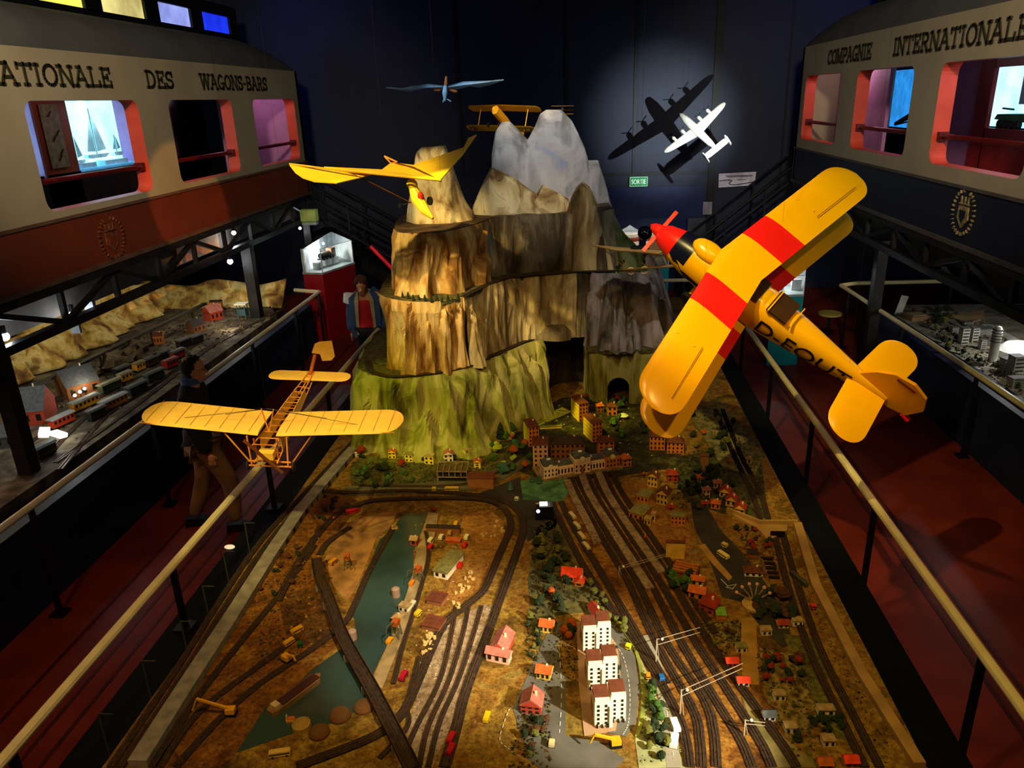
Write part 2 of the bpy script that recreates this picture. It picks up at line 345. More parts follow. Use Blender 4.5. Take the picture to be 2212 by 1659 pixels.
def wagon(side):
    L = side < 0; X = -5.0 if L else 3.7; zt = 4.44 if L else 4.51; s = 1 if L else -1
    def P(u, v, q): return (X+s*q, u, v)          # u=y v=z q towards the nave
    t = T('dining_car_gallery', ('cream and brown railway dining car gallery along the left side of the hall' if L else 'cream and navy railway dining car gallery along the right side of the hall'), 'train carriage', (X-s*.6, 9, 2.35))
    wins = [(4.35, 6.2), (6.92, 8.82), (9.5, 11.3), (12.05, 13.87)] if L else [(4.3, 6.2), (6.98, 8.84), (9.53, 11.4), (12.08, 13.92)]
    z0, z1 = (2.99, 3.985) if L else (3.07, 4.06)
    Y0, Y1 = 2.6, (14.17 if L else 14.25)
    holes = [rrect(a, z0, c, z1, .12) for a, c in wins]
    vs, fs = curve_plate([(Y0, 2.9), (Y1, 2.9), (Y1, zt), (Y0, zt)], holes, .17, lambda u, v, q: P(u, v, q-.085))
    b = MB(); b.add(vs, fs)
    # faces of window reveals get the red
    me_m = []
    o = b.build('side_wall', [m_cream, m_red], t)
    for p in o.data.polygons:
        n = p.normal
        if abs(n.x) < .5 and all(Y0+.2 < (v := o.data.vertices[i].co+Vector((X-s*.6, 9, 2.35))).y < Y1-.1 and 2.95 < v.z < zt-.1 for i in p.vertices): p.material_index = 1
    b = MB(); b.bb((X, Y0, 2.35), (X-s*.17, Y1-.02, 2.9)); b.build('lower_band', m_brown if L else m_navyb, t)
    b = MB(); b.bb((X+s*.015, Y0, 2.895), (X-s*.05, Y1, 2.925)); b.bb((X+s*.02, Y0, 2.34), (X-s*.05, Y1, 2.385)); b.build('trim_strip', m_grey if not L else mat('trim_brown', '5a4030', .6), t)
    # end wall
    b = MB(); b.bb((X, Y1-.1, 2.35), (X-s*1.5, Y1, zt)); b.build('end_wall', m_cream, t)
    # roof: curved section, rounded over at the far end
    def rf(u, v):
        y = Y0+(Y1-Y0)*(u**.6 if False else u); e = min(1, (Y1-y)/1.7); hh = .46*math.sqrt(max(0, 1-(1-e)**2)); a = v*math.pi/2
        return (X-s*(.62*(1-math.cos(a))), y, zt+hh*math.sin(a))
    b = MB(); b.grid(rf, 60, 8)
    def rf2(u, v):
        y = Y0+(Y1-Y0)*u; e = min(1, (Y1-y)/1.7); hh = .46*math.sqrt(max(0, 1-(1-e)**2)); return (X-s*(.62+1.0*v), y, zt+hh)
    b.grid(rf2, 60, 1)
    b.build('car_roof', m_roof, t, smooth=True)
    # clerestory
    b = MB(); b.bb((X-s*1.0, Y0, 4.92), (X-s*1.04, 14.3 if L else 14.0, 5.06)); b.bb((X-s*1.0, Y0, 5.33), (X-s*1.04, 14.3 if L else 14.0, 5.5))
    if L:
        cw = [(7.3, 8.5), (8.75, 9.84), (10.2, 11.25), (11.62, 12.6), (12.98, 14.0)]; ys = [Y0]+[q for c in cw for q in c]+[14.3]
        for i in range(0, len(ys), 2): b.bb((X-s*1.0, ys[i], 5.04), (X-s*1.04, ys[i+1], 5.35))
        b.build('clerestory', m_black, t)
        cols = [(.9, .75, .05), (.9, .72, .08), (.75, .62, .22), (.25, .3, .85), (.01, .03, .9)]
        for (a, c), cc in zip(cw, cols):
            MB().bb((X-1.08, a-.02, 5.03), (X-1.05, c+.02, 5.36)).build('clerestory_pane', mat('pane_%d' % int(a*10), cc, .5, emit=.5, var=.25, scale=1.2), t)
    else:
        b.bb((X-s*1.0, Y0, 5.04), (X-s*1.04, 14.0, 5.35)); b.build('clerestory', m_black, t)
    # handrails in windows
    for a, c in wins:
        b = MB(); zr = z0+.27
        b.tube([P(a-.02, zr, -.1), P(c+.02, zr, -.1)], .028); b.bb(P(a-.02, zr-.045, -.15), P(a+.06, zr+.045, -.05)); b.bb(P(c-.06, zr-.045, -.15), P(c+.02, zr+.045, -.05))
        b.build('window_rail', m_mar, t)
    # interior: floor, ceiling, inner wall
    XI = X-s*1.35
    b = MB(); b.bb((X-s*.17, Y0, 2.36), (XI, Y1-.1, 2.42)); b.build('gallery_floor', m_black, t)
    b = MB(); b.bb((X-s*.17, Y0, 4.36), (XI, Y1-.1, 4.42)); b.build('gallery_ceiling', m_dark, t)
    b = MB(); b.bb((XI, Y0, 2.42), (XI-s*.06, Y1-.1, 3.18)); b.build('wainscot', mat('wainscot_dark', '160c0e', .4), t)
    # lettering
    for wd, a, c in ((('INTERNATIONALE', 5.45, 8.38), ('DES', 9.08, 9.71), ('WAGONS-BARS', 10.43, 12.71)) if L else (('COMPAGNIE', 12.8, 10.96), ('INTERNATIONALE', 10.22, 7.28), ('DES', 6.5, 5.85))):
        b = MB(); slab(b, wd, abs(c-a), .19, (lambda u, v, q, a=a: (X+.002+q, a+u, 4.115+v)) if L else (lambda u, v, q, a=a: (X-.002-q, a-u, 4.19+v))); b.build('lettering', m_gold, t)
    # crest: laurel wreath round a crowned shield
    cy, cz = (7.8, 2.61) if L else (7.87, 2.68)
    b = MB()
    for k in range(26):
        a = math.radians(-250+k*320/25); r1, r2 = .2, .19; cx = cy+r1*math.cos(a); cc = cz+r2*math.sin(a)
        b.bar(P(cx-.02*math.sin(a), cc+.02*math.cos(a), .006), P(cx+.04*math.cos(a+.7), cc+.04*math.sin(a+.7), .006), .03, .012)
    pl = [(cy-.1, cz+.06), (cy+.1, cz+.06), (cy+.11, cz-.06), (cy, cz-.15), (cy-.11, cz-.06)]
    b.prism([(p[0], p[1]) for p in pl], X+s*.001, X+s*.012, 'x')
    for k in (-1, 0, 1): b.bar(P(cy+k*.06, cz+.07, .006), P(cy+k*.075, cz+.15, .006), .02, .01)
    b.bar(P(cy-.1, cz+.08, .006), P(cy+.1, cz+.08, .006), .02, .012)
    b.build('crest', m_crestd if L else m_crestl, t)
    MB().prism([(cy-.06, cz+.02), (cy+.06, cz+.02), (cy+.05, cz-.05), (cy, cz-.1), (cy-.05, cz-.05)], X+s*.012, X+s*.016, 'x').build('crest_shield', m_brown if L else m_navyb, t)
    return t, XI
tl, XI = wagon(-1)
def wallpiece(t, name, m, s, XI, a, c, z0, z1, d=0, th=.05):
    return MB().bb((XI-s*d, a, z0), (XI-s*(d+th), c, z1)).build(name, m, t)
def yz(px, py, x): p = onx(px, py, x); return p.y, p.z
# left interior, laid out on the inner wall
ya, yb = yz(50, 300, XI)[0], yz(85, 300, XI)[0]; yc, yd = yz(160, 300, XI)[0], yz(285, 300, XI)[0]
wallpiece(tl, 'side_display', m_cyan, 1, XI, ya-.9, ya+.22, 3.12, 4.1, .06)
wallpiece(tl, 'display_reveal', m_pink, 1, XI, ya+.2, ya+.24, 3.12, 4.1, -.02, .08)
wallpiece(tl, 'salmon_wall', m_salm, 1, XI, ya+.24, yc-.02, 2.42, 4.36)
wallpiece(tl, 'salmon_wall', m_salm, 1, XI, yc-.02, yd+.25, 4.06, 4.36)
wallpiece(tl, 'salmon_wall', m_salm, 1, XI, yd+.1, yd+.5, 2.42, 4.36)
wallpiece(tl, 'salmon_wall', m_salm, 1, XI, Vector((0, 3, 0)).y, ya-.9, 2.42, 4.36)
pa = ya+.36
MB().bb((XI+.01, pa, 3.25), (XI+.02, pa+.34, 3.98)).build('poster', mat('poster_tan', 'b08868', .6, var=.15, scale=14), tl)
for k, (dy, z) in enumerate(((.12, 3.84), (.2, 3.62), (.12, 3.56), (.2, 3.4), (.15, 3.33))): MB().bar((XI+.022, pa+dy, z), (XI+.022, pa+dy+.07, z+.06), .03, .012).build('poster_figure', mat('poster_ink', '6a4030', .6), tl)
wallpiece(tl, 'ship_display', m_cyan, 1, XI, yc-.1, yd+.3, 3.05, 4.08, .22)
wallpiece(tl, 'display_reveal', m_pink, 1, XI, yd+.05, yd+.1, 3.05, 4.06, 0, .22)
wallpiece(tl, 'display_shelf', mat('shelf_blue', '5aa8d8', .5, emit=.3), 1, XI, yc, yd+.05, 3.16, 3.2, 0, .2)
y2 = 9.5; wallpiece(tl, 'black_panel', mat('gloss_black', '07080b', .12, spec=.6), 1, XI, yd+.5, 13.2, 2.42, 4.36)
wallpiece(tl, 'pink_panel', m_pink, 1, -5.9, 12.9, 14.05, 2.42, 4.36)
wallpiece(tl, 'pink_panel', m_pink, 1, -5.2, 14.0, 14.06, 2.42, 4.36, 0, 1.1)
# model boats in the left display
def sailboat(y, z, h, x, label, grp=None):
    t = T('model_sailboat', label, 'model boat', (x, y, z))
    MB().prism([(y-h*.5, z+.02), (y-h*.35, z-.0), (y+h*.3, z), (y+h*.5, z+.05), (y-h*.5, z+.05)], x-.03, x+.03, 'x').build('hull', mat('hull_white', 'd8e4ea', .5), t)
    MB().tube([(x, y, z+.03), (x, y, z+h*1.25)], .005, 6).build('mast', m_dark, t)
    MB().prism([(y+.02, z+.08), (y+h*.45, z+.1), (y+.02, z+h*1.2)], x-.004, x+.004, 'x').build('sail', mat('sail_cloth', 'c8dce0', .7), t)
    MB().prism([(y-.02, z+.08), (y-h*.4, z+.09), (y-.02, z+h)], x-.004, x+.004, 'x').build('sail', mat('sail_cloth', 'c8dce0', .7), t)
ym = (yc+yd)/2
sailboat(ym-.05, 3.3, .5, XI-.12, 'tall white model sailing yacht in the left cyan display window')
sailboat(ym-.5, 3.25, .28, XI-.12, 'small dark-keeled model sailing boat left of the tall yacht')
sailboat(ym+.42, 3.3, .22, XI-.12, 'small pale model sailing boat right of the tall yacht')
for i, (dy, w_) in enumerate(((-.55, .3), (-.05, .55))):
    o = MB().bb((XI-.19, ym+dy, 3.2), (XI-.03, ym+dy+w_, 3.26)).build('display_stand', mat('stand_white', 'd5e0e6', .6)); tag(o, ['short white display stand at the left end of the yacht display', 'long white display stand under the tall model yacht'][i], 'stand')
area((XI-.08, ym, 4.02), (XI-.14, ym, 3), 6, (.5, .85, 1), .12, 1.2)
point((-5.6, 13.3, 4.1), 4, (1, .75, .95), .1)
point((-5.6, 9.0, 4.2), .8, (1, .7, .6), .1)
# right interior
tr, XR = wagon(1)
wallpiece(tr, 'pink_panel', m_pink, -1, 4.3, 11.9, 14.1, 2.42, 4.36)
y3a, y3b = yz(1865, 250, XR)[0], yz(1920, 250, XR)[0]; y3c = yz(1975, 250, XR)[0]
wallpiece(tr, 'black_door', m_black, -1, XR-.3, y3b, y3a+.3, 2.42, 4.15)
wallpiece(tr, 'door_frame', mat('frame_mauve', '6a4a52', .5), -1, XR-.3, y3b-.06, y3b, 2.42, 4.2)
wallpiece(tr, 'blue_alcove', m_blue, -1, XR+.3, y3c-.3, y3b+.9, 3.2, 4.1)
wallpiece(tr, 'black_panel', mat('gloss_black', '07080b'), -1, XR, 9.0, 13, 2.42, 3.35)
y4 = [yz(px, 200, XR)[0] for px in (2050, 2070, 2120, 2145, 2165, 2212)]
wallpiece(tr, 'dark_panel', m_black, -1, XR, y4[1], y4[0]+.7, 2.42, 4.36)
wallpiece(tr, 'mauve_panel', m_pink, -1, XR-.1, y4[3]+.02, y4[1], 2.42, 4.36)
wallpiece(tr, 'red_frame', m_mar if 0 else mat('frame_red', '8e2322', .5), -1, XR-.14, y4[4]-.02, y4[3]+.1, 2.42, 4.36)
wallpiece(tr, 'red_frame', MATS['frame_red'], -1, XR-.14, 3.0, y4[4], 4.02, 4.36)
wallpiece(tr, 'red_frame', MATS['frame_red'], -1, XR-.14, 3.0, y4[4], 2.42, 3.34)
wallpiece(tr, 'cyan_display', m_cyan, -1, XR+.2, 3.0, y4[4]+1.0, 3.2, 4.15)
wallpiece(tr, 'picture', mat('picture_grey', '7a8a90', .5), -1, XR+.16, 6.6, y4[4]-.1, 3.6, 4.05, 0, .02)
# model tank and gilded model
p = onx(2195, 262, XR+.06)
t = T('model_tank', 'green model tank with dark wheels in the right cyan display window', 'model tank', (p.x, p.y, p.z-.05))
MB().prism([(p.y-.4, p.z), (p.y+.28, p.z+.02), (p.y+.22, p.z+.08), (p.y-.4, p.z+.09)], p.x-.12, p.x+.12, 'x').build('hull', mat('tank_green', '1f6e4a', .5), t)
for k in range(4): MB().tube([(p.x-.13, p.y+.14-k*.13, p.z-.03), (p.x-.08, p.y+.14-k*.13, p.z-.03)], .05, 12).build('wheel', m_dark, t)
MB().tube([(p.x, p.y+.1, p.z+.13), (p.x, p.y+.35, p.z+.14)], .012).build('gun_barrel', m_dark, t)
area((XR+.1, 6.9, 4.1), (XR+.1, 6.9, 3), 5, (.5, .85, 1), .5, 1.0)
p = onx(1945, 268, XR)
t = T('gilded_model', 'shiny golden model lying in the blue alcove of the right carriage', 'model', p)
for k in range(4): MB().bar((p.x, p.y+.22, p.z-.02+.01*k), (p.x+.02*k, p.y-.25, p.z+.04+.045*k), .03, .02).build('gold_wing', mat('gilt', 'c8963c', .25, .8), t)
point((XR-.1, 9.6, 4.2), 3, (1, .85, .6), .05)
point((4.0, 12.9, 4.2), 6, (1, .7, .85), .1); point((4.3, 7.9, 4.25), 8, (.85, .7, 1), .1)
# ---------------- trusses, columns, fascia ----------------
def truss(X, y0, y1, z0, z1, n, label):
    t = T('steel_truss', label, 'truss', (X, y0, z0))
    b = MB(); b.bar((X, y0, z1-.03), (X, y1, z1-.03), .1, .06); b.build('top_chord', m_dark, t)
    b = MB(); b.bar((X, y0, z0+.04), (X, y1, z0+.04), .09, .08); b.build('bottom_chord', m_dark, t)
    for k in range(n):
        a = y0+(y1-y0)*k/n; c = y0+(y1-y0)*(k+1)/n; m_ = (a+c)/2
        MB().bar((X, a, z0+.06), (X, a, z1-.05), .05).build('post', m_dark, t)
        MB().bar((X, a, z1-.06) if k % 2 else (X, a, z0+.06), (X, c, z0+.06) if k % 2 else (X, c, z1-.06), .05).build('brace', m_dark, t)
truss(-5.0, 3.2, 14.0, 1.9, 2.33, 12, 'dark steel lattice truss under the left dining car')
truss(3.72, 3.2, 14.0, 1.95, 2.335, 12, 'dark steel lattice truss under the right dining car')
o = MB().bb((-5.35, 3, 1.93), (-5.31, 14.1, 2.33)).build('fascia_board', m_grey); tag(o, 'taupe fascia board behind the left steel truss', 'panel')
o = MB().bb((4.05, 3, 2.0), (4.09, 14.1, 2.335)).build('fascia_board', m_grey); tag(o, 'taupe fascia board behind the right steel truss', 'panel')
ya = onx(384, 560, -5.3).y; yb = onx(470, 520, -5.3).y
o = MB().bb((-5.3, ya, 1.95), (-5.28, yb, 2.32)).build('orange_board', mat('orange_board', 'b87a10', .6)); tag(o, 'orange board behind the left truss near its far end', 'panel')
def column(x, y, z1, label, w_=.13, z0=0):
    o = MB().bb((x-w_/2, y-w_/2, z0), (x+w_/2, y+w_/2, z1)).build('steel_column', m_dark); tag(o, label, 'column')
column(-5.03, 5.87, 1.9, 'dark steel column at the front of the left model railway'); column(-5.03, 11.15, 1.9, 'dark steel column at the far end of the left model railway', .15)
column(3.98, 10.5, 1.95, 'dark steel column behind the right railing'); column(3.9, 14.05, 1.98, 'dark steel column under the end of the right dining car'); column(-5.1, 14.05, 1.9, 'dark steel column under the end of the left dining car')
o = MB().bb((-7.8, 2.6, 2.28), (-5.36, 14.1, 2.335)).build('gallery_deck', m_dark); tag(o, 'dark deck slab carrying the left dining car', 'deck')
o = MB().bb((4.1, 2.6, 2.28), (7.2, 14.1, 2.335)).build('gallery_deck', m_dark); tag(o, 'dark deck slab carrying the right dining car', 'deck')
# ---------------- railings ----------------
m_post = m_black
def railing(pts, posts, label, r=.03, z=1.0, foot=0.0, lean=0):
    t = T('railing', label, 'railing', (pts[0][0], pts[0][1], 0))
    MB().tube(pts, r, 10).build('handrail', m_rail, t)
    for (x, y) in posts:
        b = MB(); b.bar((x, y, foot), (x, y, z-.02), .035, .035); b.box((x, y, foot+.01), (.12, .12, .02)); b.build('post', m_post, t)
railing([(-2.73, 1.9, 1), (-2.73, 9.72, 1)], [(-2.73, y) for y in (2.6, 4.15, 5.8, 7.5, 9.2)], 'pale round handrail on dark posts along the left side of the central layout', foot=.5)
railing([(2.13, 2.3, 1), (2.13, 12.4, 1)], [(2.13, y) for y in (3.5, 5.1, 6.7, 8.3, 9.9, 11.5)], 'pale round handrail on dark posts along the right side of the central layout')
railing([(-4.28, 2.5, 1), (-4.28, 6.95, 1)], [(-4.28, y) for y in (3.2, 4.9, 6.7)], 'pale handrail on dark posts beside the front of the left model railway')
railing([(-4.28, 7.4, 1), (-4.28, 11.95, 1), (-4.75, 12.1, 1)], [(-4.28, y) for y in (7.5, 9.2, 10.8, 11.9)], 'pale handrail with a corner beside the far half of the left model railway')
railing([(4.2, 3, 1), (4.1, 9, 1), (3.99, 11.95, 1), (4.25, 12.08, 1), (5.75, 12.15, 1)], [(4.18, y) for y in (4, 6, 8, 10)]+[(4.1, 11.9), (5.7, 12.12)], 'pale handrail with a corner beside the right miniature town')
railing([(1.3, 12.45, 1), (2.1, 12.45, 1)], [(1.35, 12.45)], 'short pale crossbar of railing at the far right of the mountain')
# kick panels below outer rails
for (x0, x1, lb) in ((-4.55, -4.45, 'left'), (4.28, 4.36, 'right')):
    o = MB().bb((x0, 3, 0), (x1, 12 if lb == 'left' else 11.4, .78)).build('skirt_panel', m_navyd); tag(o, 'dark navy skirt panel of the %s side display' % lb, 'panel')
# stairs: dark sloping handrails at both ends
def stair(p0, p1, y, label, n=9):
    t = T('staircase', label, 'staircase', (p0[0], y, 0)); w_ = 1.0
    for dy in (0, w_):
        MB().bar((p0[0], y+dy, p0[1]), (p1[0], y+dy, p1[1]), .05, .2).build('stringer', m_black, t)
        for k in (.45, .75, 1.0): MB().tube([(p0[0], y+dy, p0[1]+k), (p1[0], y+dy, p1[1]+k)], .022, 6).build('handrail', m_black, t)
        for f in (0, .33, .66, 1): MB().bar((p0[0]+(p1[0]-p0[0])*f, y+dy, p0[1]+(p1[1]-p0[1])*f), (p0[0]+(p1[0]-p0[0])*f, y+dy, p0[1]+(p1[1]-p0[1])*f+1), .035).build('baluster', m_black, t)
    for k in range(n):
        f = (k+.5)/n; MB().box((p0[0]+(p1[0]-p0[0])*f, y+w_/2, p0[1]+(p1[1]-p0[1])*f+.06), (.3, w_, .03)).build('tread', m_dark, t)
stair((-5.2, 1.55), (-2.7, .1), 14.3, 'black metal staircase descending from the left gallery by the back wall')
stair((4.0, 1.75), (1.95, .1), 14.5, 'black metal staircase descending from the right gallery by the back wall')
p, q = ony(800, 532, 13.6), ony(852, 585, 13.6)
o = MB().tube([p, q], .035, 8).build('red_handrail', mat('rail_red', 'd0141e', .4, emit=.12)); tag(o, 'short bright red sloping rail left of the mountain', 'rail')
# ---------------- model mountain ----------------
rk_green = ramp_mat('rock_moss', [(.30, '2c2a12'), (.42, '6a6a2a'), (.52, '8f8c48'), (.62, 'a39a62'), (.75, '5c5a2c')], 5, (1, 1, .3))
rk_warm = ramp_mat('rock_warm', [(.30, '3a2612'), (.40, '7a5426'), (.5, 'b08c50'), (.6, 'd0b47c'), (.74, '6e5434')], 4.5, (1, 1, .22))
rk_mid = ramp_mat('rock_mid', [(.30, '30241a'), (.42, '74603c'), (.52, 'a8946a'), (.64, 'cdbd92'), (.78, '6a5a44')], 5, (1, 1, .22))
rk_dark = ramp_mat('rock_dark', [(.30, '1e1812'), (.45, '4a3e2e'), (.56, '7a6e54'), (.68, 'a89e80'), (.8, '3c3226')], 4, (1, 1, .2))
rk_lilac = ramp_mat('rock_lilac', [(.30, '2a2620'), (.42, '5a5348'), (.53, '837a78'), (.64, '9a8f96'), (.78, '5a6048')], 5, (1, 1, .35))
rk_cream = ramp_mat('rock_cream', [(.30, '5a3c24'), (.40, 'a08258'), (.5, 'd2bd8c'), (.62, 'e0d0a6'), (.72, '8a5c38')], 3.6, (1, 1, .6), distort=1.2)
rk_grey = ramp_mat('rock_grey', [(.28, '4e4c50'), (.40, '77726f'), (.50, '97918b'), (.60, '8c8480'), (.68, '6c7488'), (.78, '8a8078')], 2.2, (1, 1, .7), bump=.25, detail=5)
rk_slope = ramp_mat('rock_slope', [(.3, '2c3018'), (.5, '6a7a44'), (.6, '95986c'), (.75, '4a4434')], 6, (1, 1, .3))
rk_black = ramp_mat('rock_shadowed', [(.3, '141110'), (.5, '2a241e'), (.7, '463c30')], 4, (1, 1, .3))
m_ledge = mat('ledge_moss', '4a4422', .9, var=.3, scale=20)
m_ballast = mat('ballast', '2a1c0e', .9, var=.35, scale=60)
m_steel = mat('rail_steel', '6a5038', .35, .6)
mt = T('model_mountain', 'tall tiered model mountain of rocky cliffs and grey peaks at the centre', 'mountain', (-.6, 8.2, .75))
def cliff(name, base, top, z0, z1, m, A=.05, freq=5, spires=(), seed=0, nu=90, nv=26, cap=None, rim=.0, off=.0):
    B = spline(base, 8); Tt = spline(top, 8)
    def samp(P, u):
        x = u*(len(P)-1); i = min(int(x), len(P)-2); return P[i].lerp(P[i+1], x-i)
    nrm = []
    def f(u, v):
        b0, t0 = samp(B, u), samp(Tt, u); p = b0.lerp(t0, v**1.3)
        d = samp(B, min(1, u+.01))-samp(B, max(0, u-.01)); n = Vector((d.y, -d.x, 0)).normalized()
        L = u*freq*2.2
        r = 1-abs(noise.noise(Vector((L, v*.9+seed*3.1, seed))))*2.2
        r2 = 1-abs(noise.noise(Vector((L*2.7, v*1.6, seed+9))))*2
        k = A*(r*.8+r2*.45)*(1-.75*max(0, v-.85)/.15)
        for (su, sh, sw, sd) in spires:
            if v < sh:
                wv = sw*(1-(v/sh)**1.4)+.004; q = 1-abs(u-su)/wv
                if q > 0: k += 1.5*sd*min(1, q*1.8)*(1-.55*v/sh)
        p = p+n*(k-off*(1-v**2))
        return (p.x, p.y, z0+(z1-z0)*v+rim*noise.noise(Vector((L*2, 3, seed)))*(v > .97))
    b = MB(); b.grid(f, nu, nv); b.build(name, m, mt, smooth=False)
    if cap:
        b = MB(); tops = [Vector(f(i/40, 1)) for i in range(41)]; bk = [Vector((c[0], c[1], z1)) for c in cap]
        pl = [(p.x, p.y) for p in tops]+[(c.x, c.y) for c in bk]; b.prism(pl, z1-.03, z1-.004); b.build('ledge', m_ledge, mt)
    return f
LT1 = [(-2.28, 8.0), (-2.22, 7.2), (-2.10, 6.78), (-1.74, 6.56), (-1.37, 6.64), (-1.09, 6.86), (-.84, 7.2), (-.6, 7.6), (-.42, 7.75)]
LB1 = [(-2.34, 8.0), (-2.32, 7.1), (-2.16, 6.64), (-1.81, 6.50), (-1.32, 6.45), (-.98, 6.6), (-.75, 7.0), (-.52, 7.4), (-.36, 7.6)]
cliff('lower_cliff', LB1, LT1, .752, 1.46, rk_green, .075, 6, [(.30, .72, .05, .12), (.39, .95, .05, .10), (.47, .55, .05, .14), (.54, .9, .045, .1), (.61, .7, .05, .12), (.72, .8, .05, .1), (.80, .92, .05, .12), (.88, .8, .04, .12), (.94, 1.0, .04, .1)], 1, nu=190, off=.04, cap=[(-.3, 8.6), (-2.2, 8.6)])
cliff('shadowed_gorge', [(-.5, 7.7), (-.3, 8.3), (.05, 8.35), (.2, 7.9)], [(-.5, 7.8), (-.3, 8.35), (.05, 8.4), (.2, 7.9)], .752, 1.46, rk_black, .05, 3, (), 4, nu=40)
LT2 = [(-2.05, 8.2), (-2.0, 7.5), (-1.92, 7.06), (-1.66, 6.80), (-1.36, 6.74), (-1.10, 6.92), (-.9, 7.38), (-.6, 7.74), (-.05, 7.9), (.12, 7.95)]
LB2 = [(-2.08, 8.2), (-2.04, 7.5), (-1.98, 6.98), (-1.68, 6.72), (-1.34, 6.68), (-1.04, 6.88), (-.86, 7.24), (-.56, 7.66), (-.05, 7.86), (.12, 7.9)]
cliff('middle_cliff', LB2[:6], LT2[:6], 1.44, 2.14, rk_warm, .05, 4.5, [(.50, .9, .04, .07), (.58, .6, .06, .06), (.66, .98, .07, .12), (.76, .72, .05, .08), (.86, .88, .06, .09), (.95, .9, .05, .07)], 2, nu=110, off=.15)
cliff('middle_cliff', LB2[5:9], LT2[5:9], 1.44, 2.14, rk_mid, .035, 3.5, [(.08, .85, .07, .08), (.2, .8, .04, .04)], 6, nu=80, off=.05)
cliff('gorge_cliff', LB2[8:], LT2[8:], 1.44, 2.14, rk_dark, .03, 2, (), 13, nu=40, off=.03)  # darker rock colour stands in for the light falling off towards the gorge
b = MB(); P = [(p.x, p.y) for p in spline(LT2, 8)]+[(.9, 9.2), (-2.0, 9.0)]; b.prism(P, 2.1, 2.135); b.build('ledge', m_ledge, mt)
RB2 = [(.10, 7.95), (.16, 7.80), (.42, 7.78), (.72, 7.84), (.90, 8.0), (1.02, 8.4), (1.1, 9.0)]
RT2 = [(.10, 7.95), (.16, 7.86), (.40, 7.85), (.62, 7.87), (.72, 8.05), (.74, 8.4), (.8, 9.0)]
cliff('right_cliff', RB2, RT2, 1.36, 2.14, rk_lilac, .04, 4, [(.12, .75, .04, .07), (.25, .9, .07, .1), (.33, .8, .06, .12), (.40, .55, .05, .12), (.52, .92, .07, .12), (.68, .6, .05, .08)], 3, nu=100, off=.04)
# right block with a tunnel arch
RB1 = [(.06, 8.3), (.10, 7.82), (.22, 7.72)]
cliff('castle_rock', [(.04, 8.4), (.07, 7.86), (.16, 7.74), (.27, 7.72)], [(.02, 8.4), (.06, 7.86), (.14, 7.68), (.27, 7.66)], .752, 1.36, rk_green, .02, 2, (), 5, nu=30)
cliff('castle_rock', [(.52, 7.70), (.7, 7.72), (.95, 7.85), (1.12, 8.2), (1.22, 8.9)], [(.52, 7.64), (.7, 7.66), (.95, 7.8), (1.06, 8.2), (1.15, 8.9)], .752, 1.36, rk_green, .025, 3, (), 8, nu=50)
ar = arc(.395, .93, .115, .12, 180, 0, 10)
vs, fs = curve_plate([(.24, .752), (.24, 1.355), (.55, 1.355), (.55, .752), (.51, .752)]+ar[::-1]+[(.28, .752)], [], .12, lambda u, v, q: (u, 7.74+q, v))
MB().add(vs, fs).build('tunnel_portal', rk_green, mt)
MB().bb((.24, 8.15, .752), (.56, 8.2, 1.34)).build('tunnel_back', m_black, mt)
b = MB(); b.prism([(.0, 8.6), (.06, 7.7), (.27, 7.62), (.7, 7.64), (.96, 7.78), (1.08, 8.2), (1.18, 9)], 1.33, 1.372); b.build('ledge', m_ledge, mt)
# third tier
LB3 = [(-1.98, 8.6), (-1.95, 7.7), (-1.80, 7.12), (-1.55, 6.98), (-1.3, 7.05), (-1.08, 7.35), (-.95, 7.75)]
LT3 = [(-1.95, 8.6), (-1.9, 7.8), (-1.74, 7.24), (-1.50, 7.14), (-1.28, 7.22), (-1.06, 7.6), (-.94, 7.95)]
cliff('upper_cliff', LB3, LT3, 2.12, 2.70, rk_warm, .045, 4, [(.4, .5, .05, .06), (.55, .95, .05, .07), (.72, .8, .06, .07), (.9, .85, .06, .08)], 7, nu=90, off=.05)
cliff('upper_cliff', [(-.95, 7.75), (-.7, 7.95), (-.3, 8.05), (.1, 8.05), (.4, 8.3)], [(-.94, 7.95), (-.7, 8.06), (-.3, 8.12), (.1, 8.12), (.35, 8.4)], 2.12, 2.72, rk_dark, .03, 3, [(.3, .8, .05, .03), (.8, .9, .06, .06)], 9, nu=70)
b = MB(); P = [(p.x, p.y) for p in spline(LT3[:-1]+[(-.94, 7.95), (-.7, 8.06), (-.3, 8.12), (.1, 8.12), (.35, 8.4)], 6)]+[(.3, 9.2), (-1.9, 9.2)]; b.prism(P, 2.66, 2.705); b.build('ledge', mat('ledge_brown', '5a4430', .9, var=.3), mt)
def ridge(name, px, y0, zb, depth, m, seed=0, amp=.05, nu=70, nv=22, par=mt, p=1.6):
    pts = [ony(x, y, y0) for x, y in px]; xs = [q.x for q in pts]; zs = [q.z for q in pts]
    def top(x):
        for i in range(len(xs)-1):
            if xs[i] <= x <= xs[i+1]: return zs[i]+(zs[i+1]-zs[i])*(x-xs[i])/max(1e-6, xs[i+1]-xs[i])
        return zs[0] if x < xs[0] else zs[-1]
    def f(u, v):
        x = xs[0]+(xs[-1]-xs[0])*u; tz = top(x); s = v*2-1; z = zb+(tz-zb)*(1-abs(s)**p)
        e = min(1, 6*min(u, 1-u)); hh = max(.05, tz-zb)
        y = y0+s*depth*(.35+.65*min(1, hh))*(.4+.6*e)
        k = amp*(1-abs(noise.noise(Vector((x*4+seed, z*1.6, y*3))))*2.5)*(1 if abs(s) > .04 else .2)
        return (x+k*.3*(abs(s) > .04), y-k*(1 if s < 0 else -1), z)
    MB().grid(f, nu, nv).build(name, m, par, smooth=True)
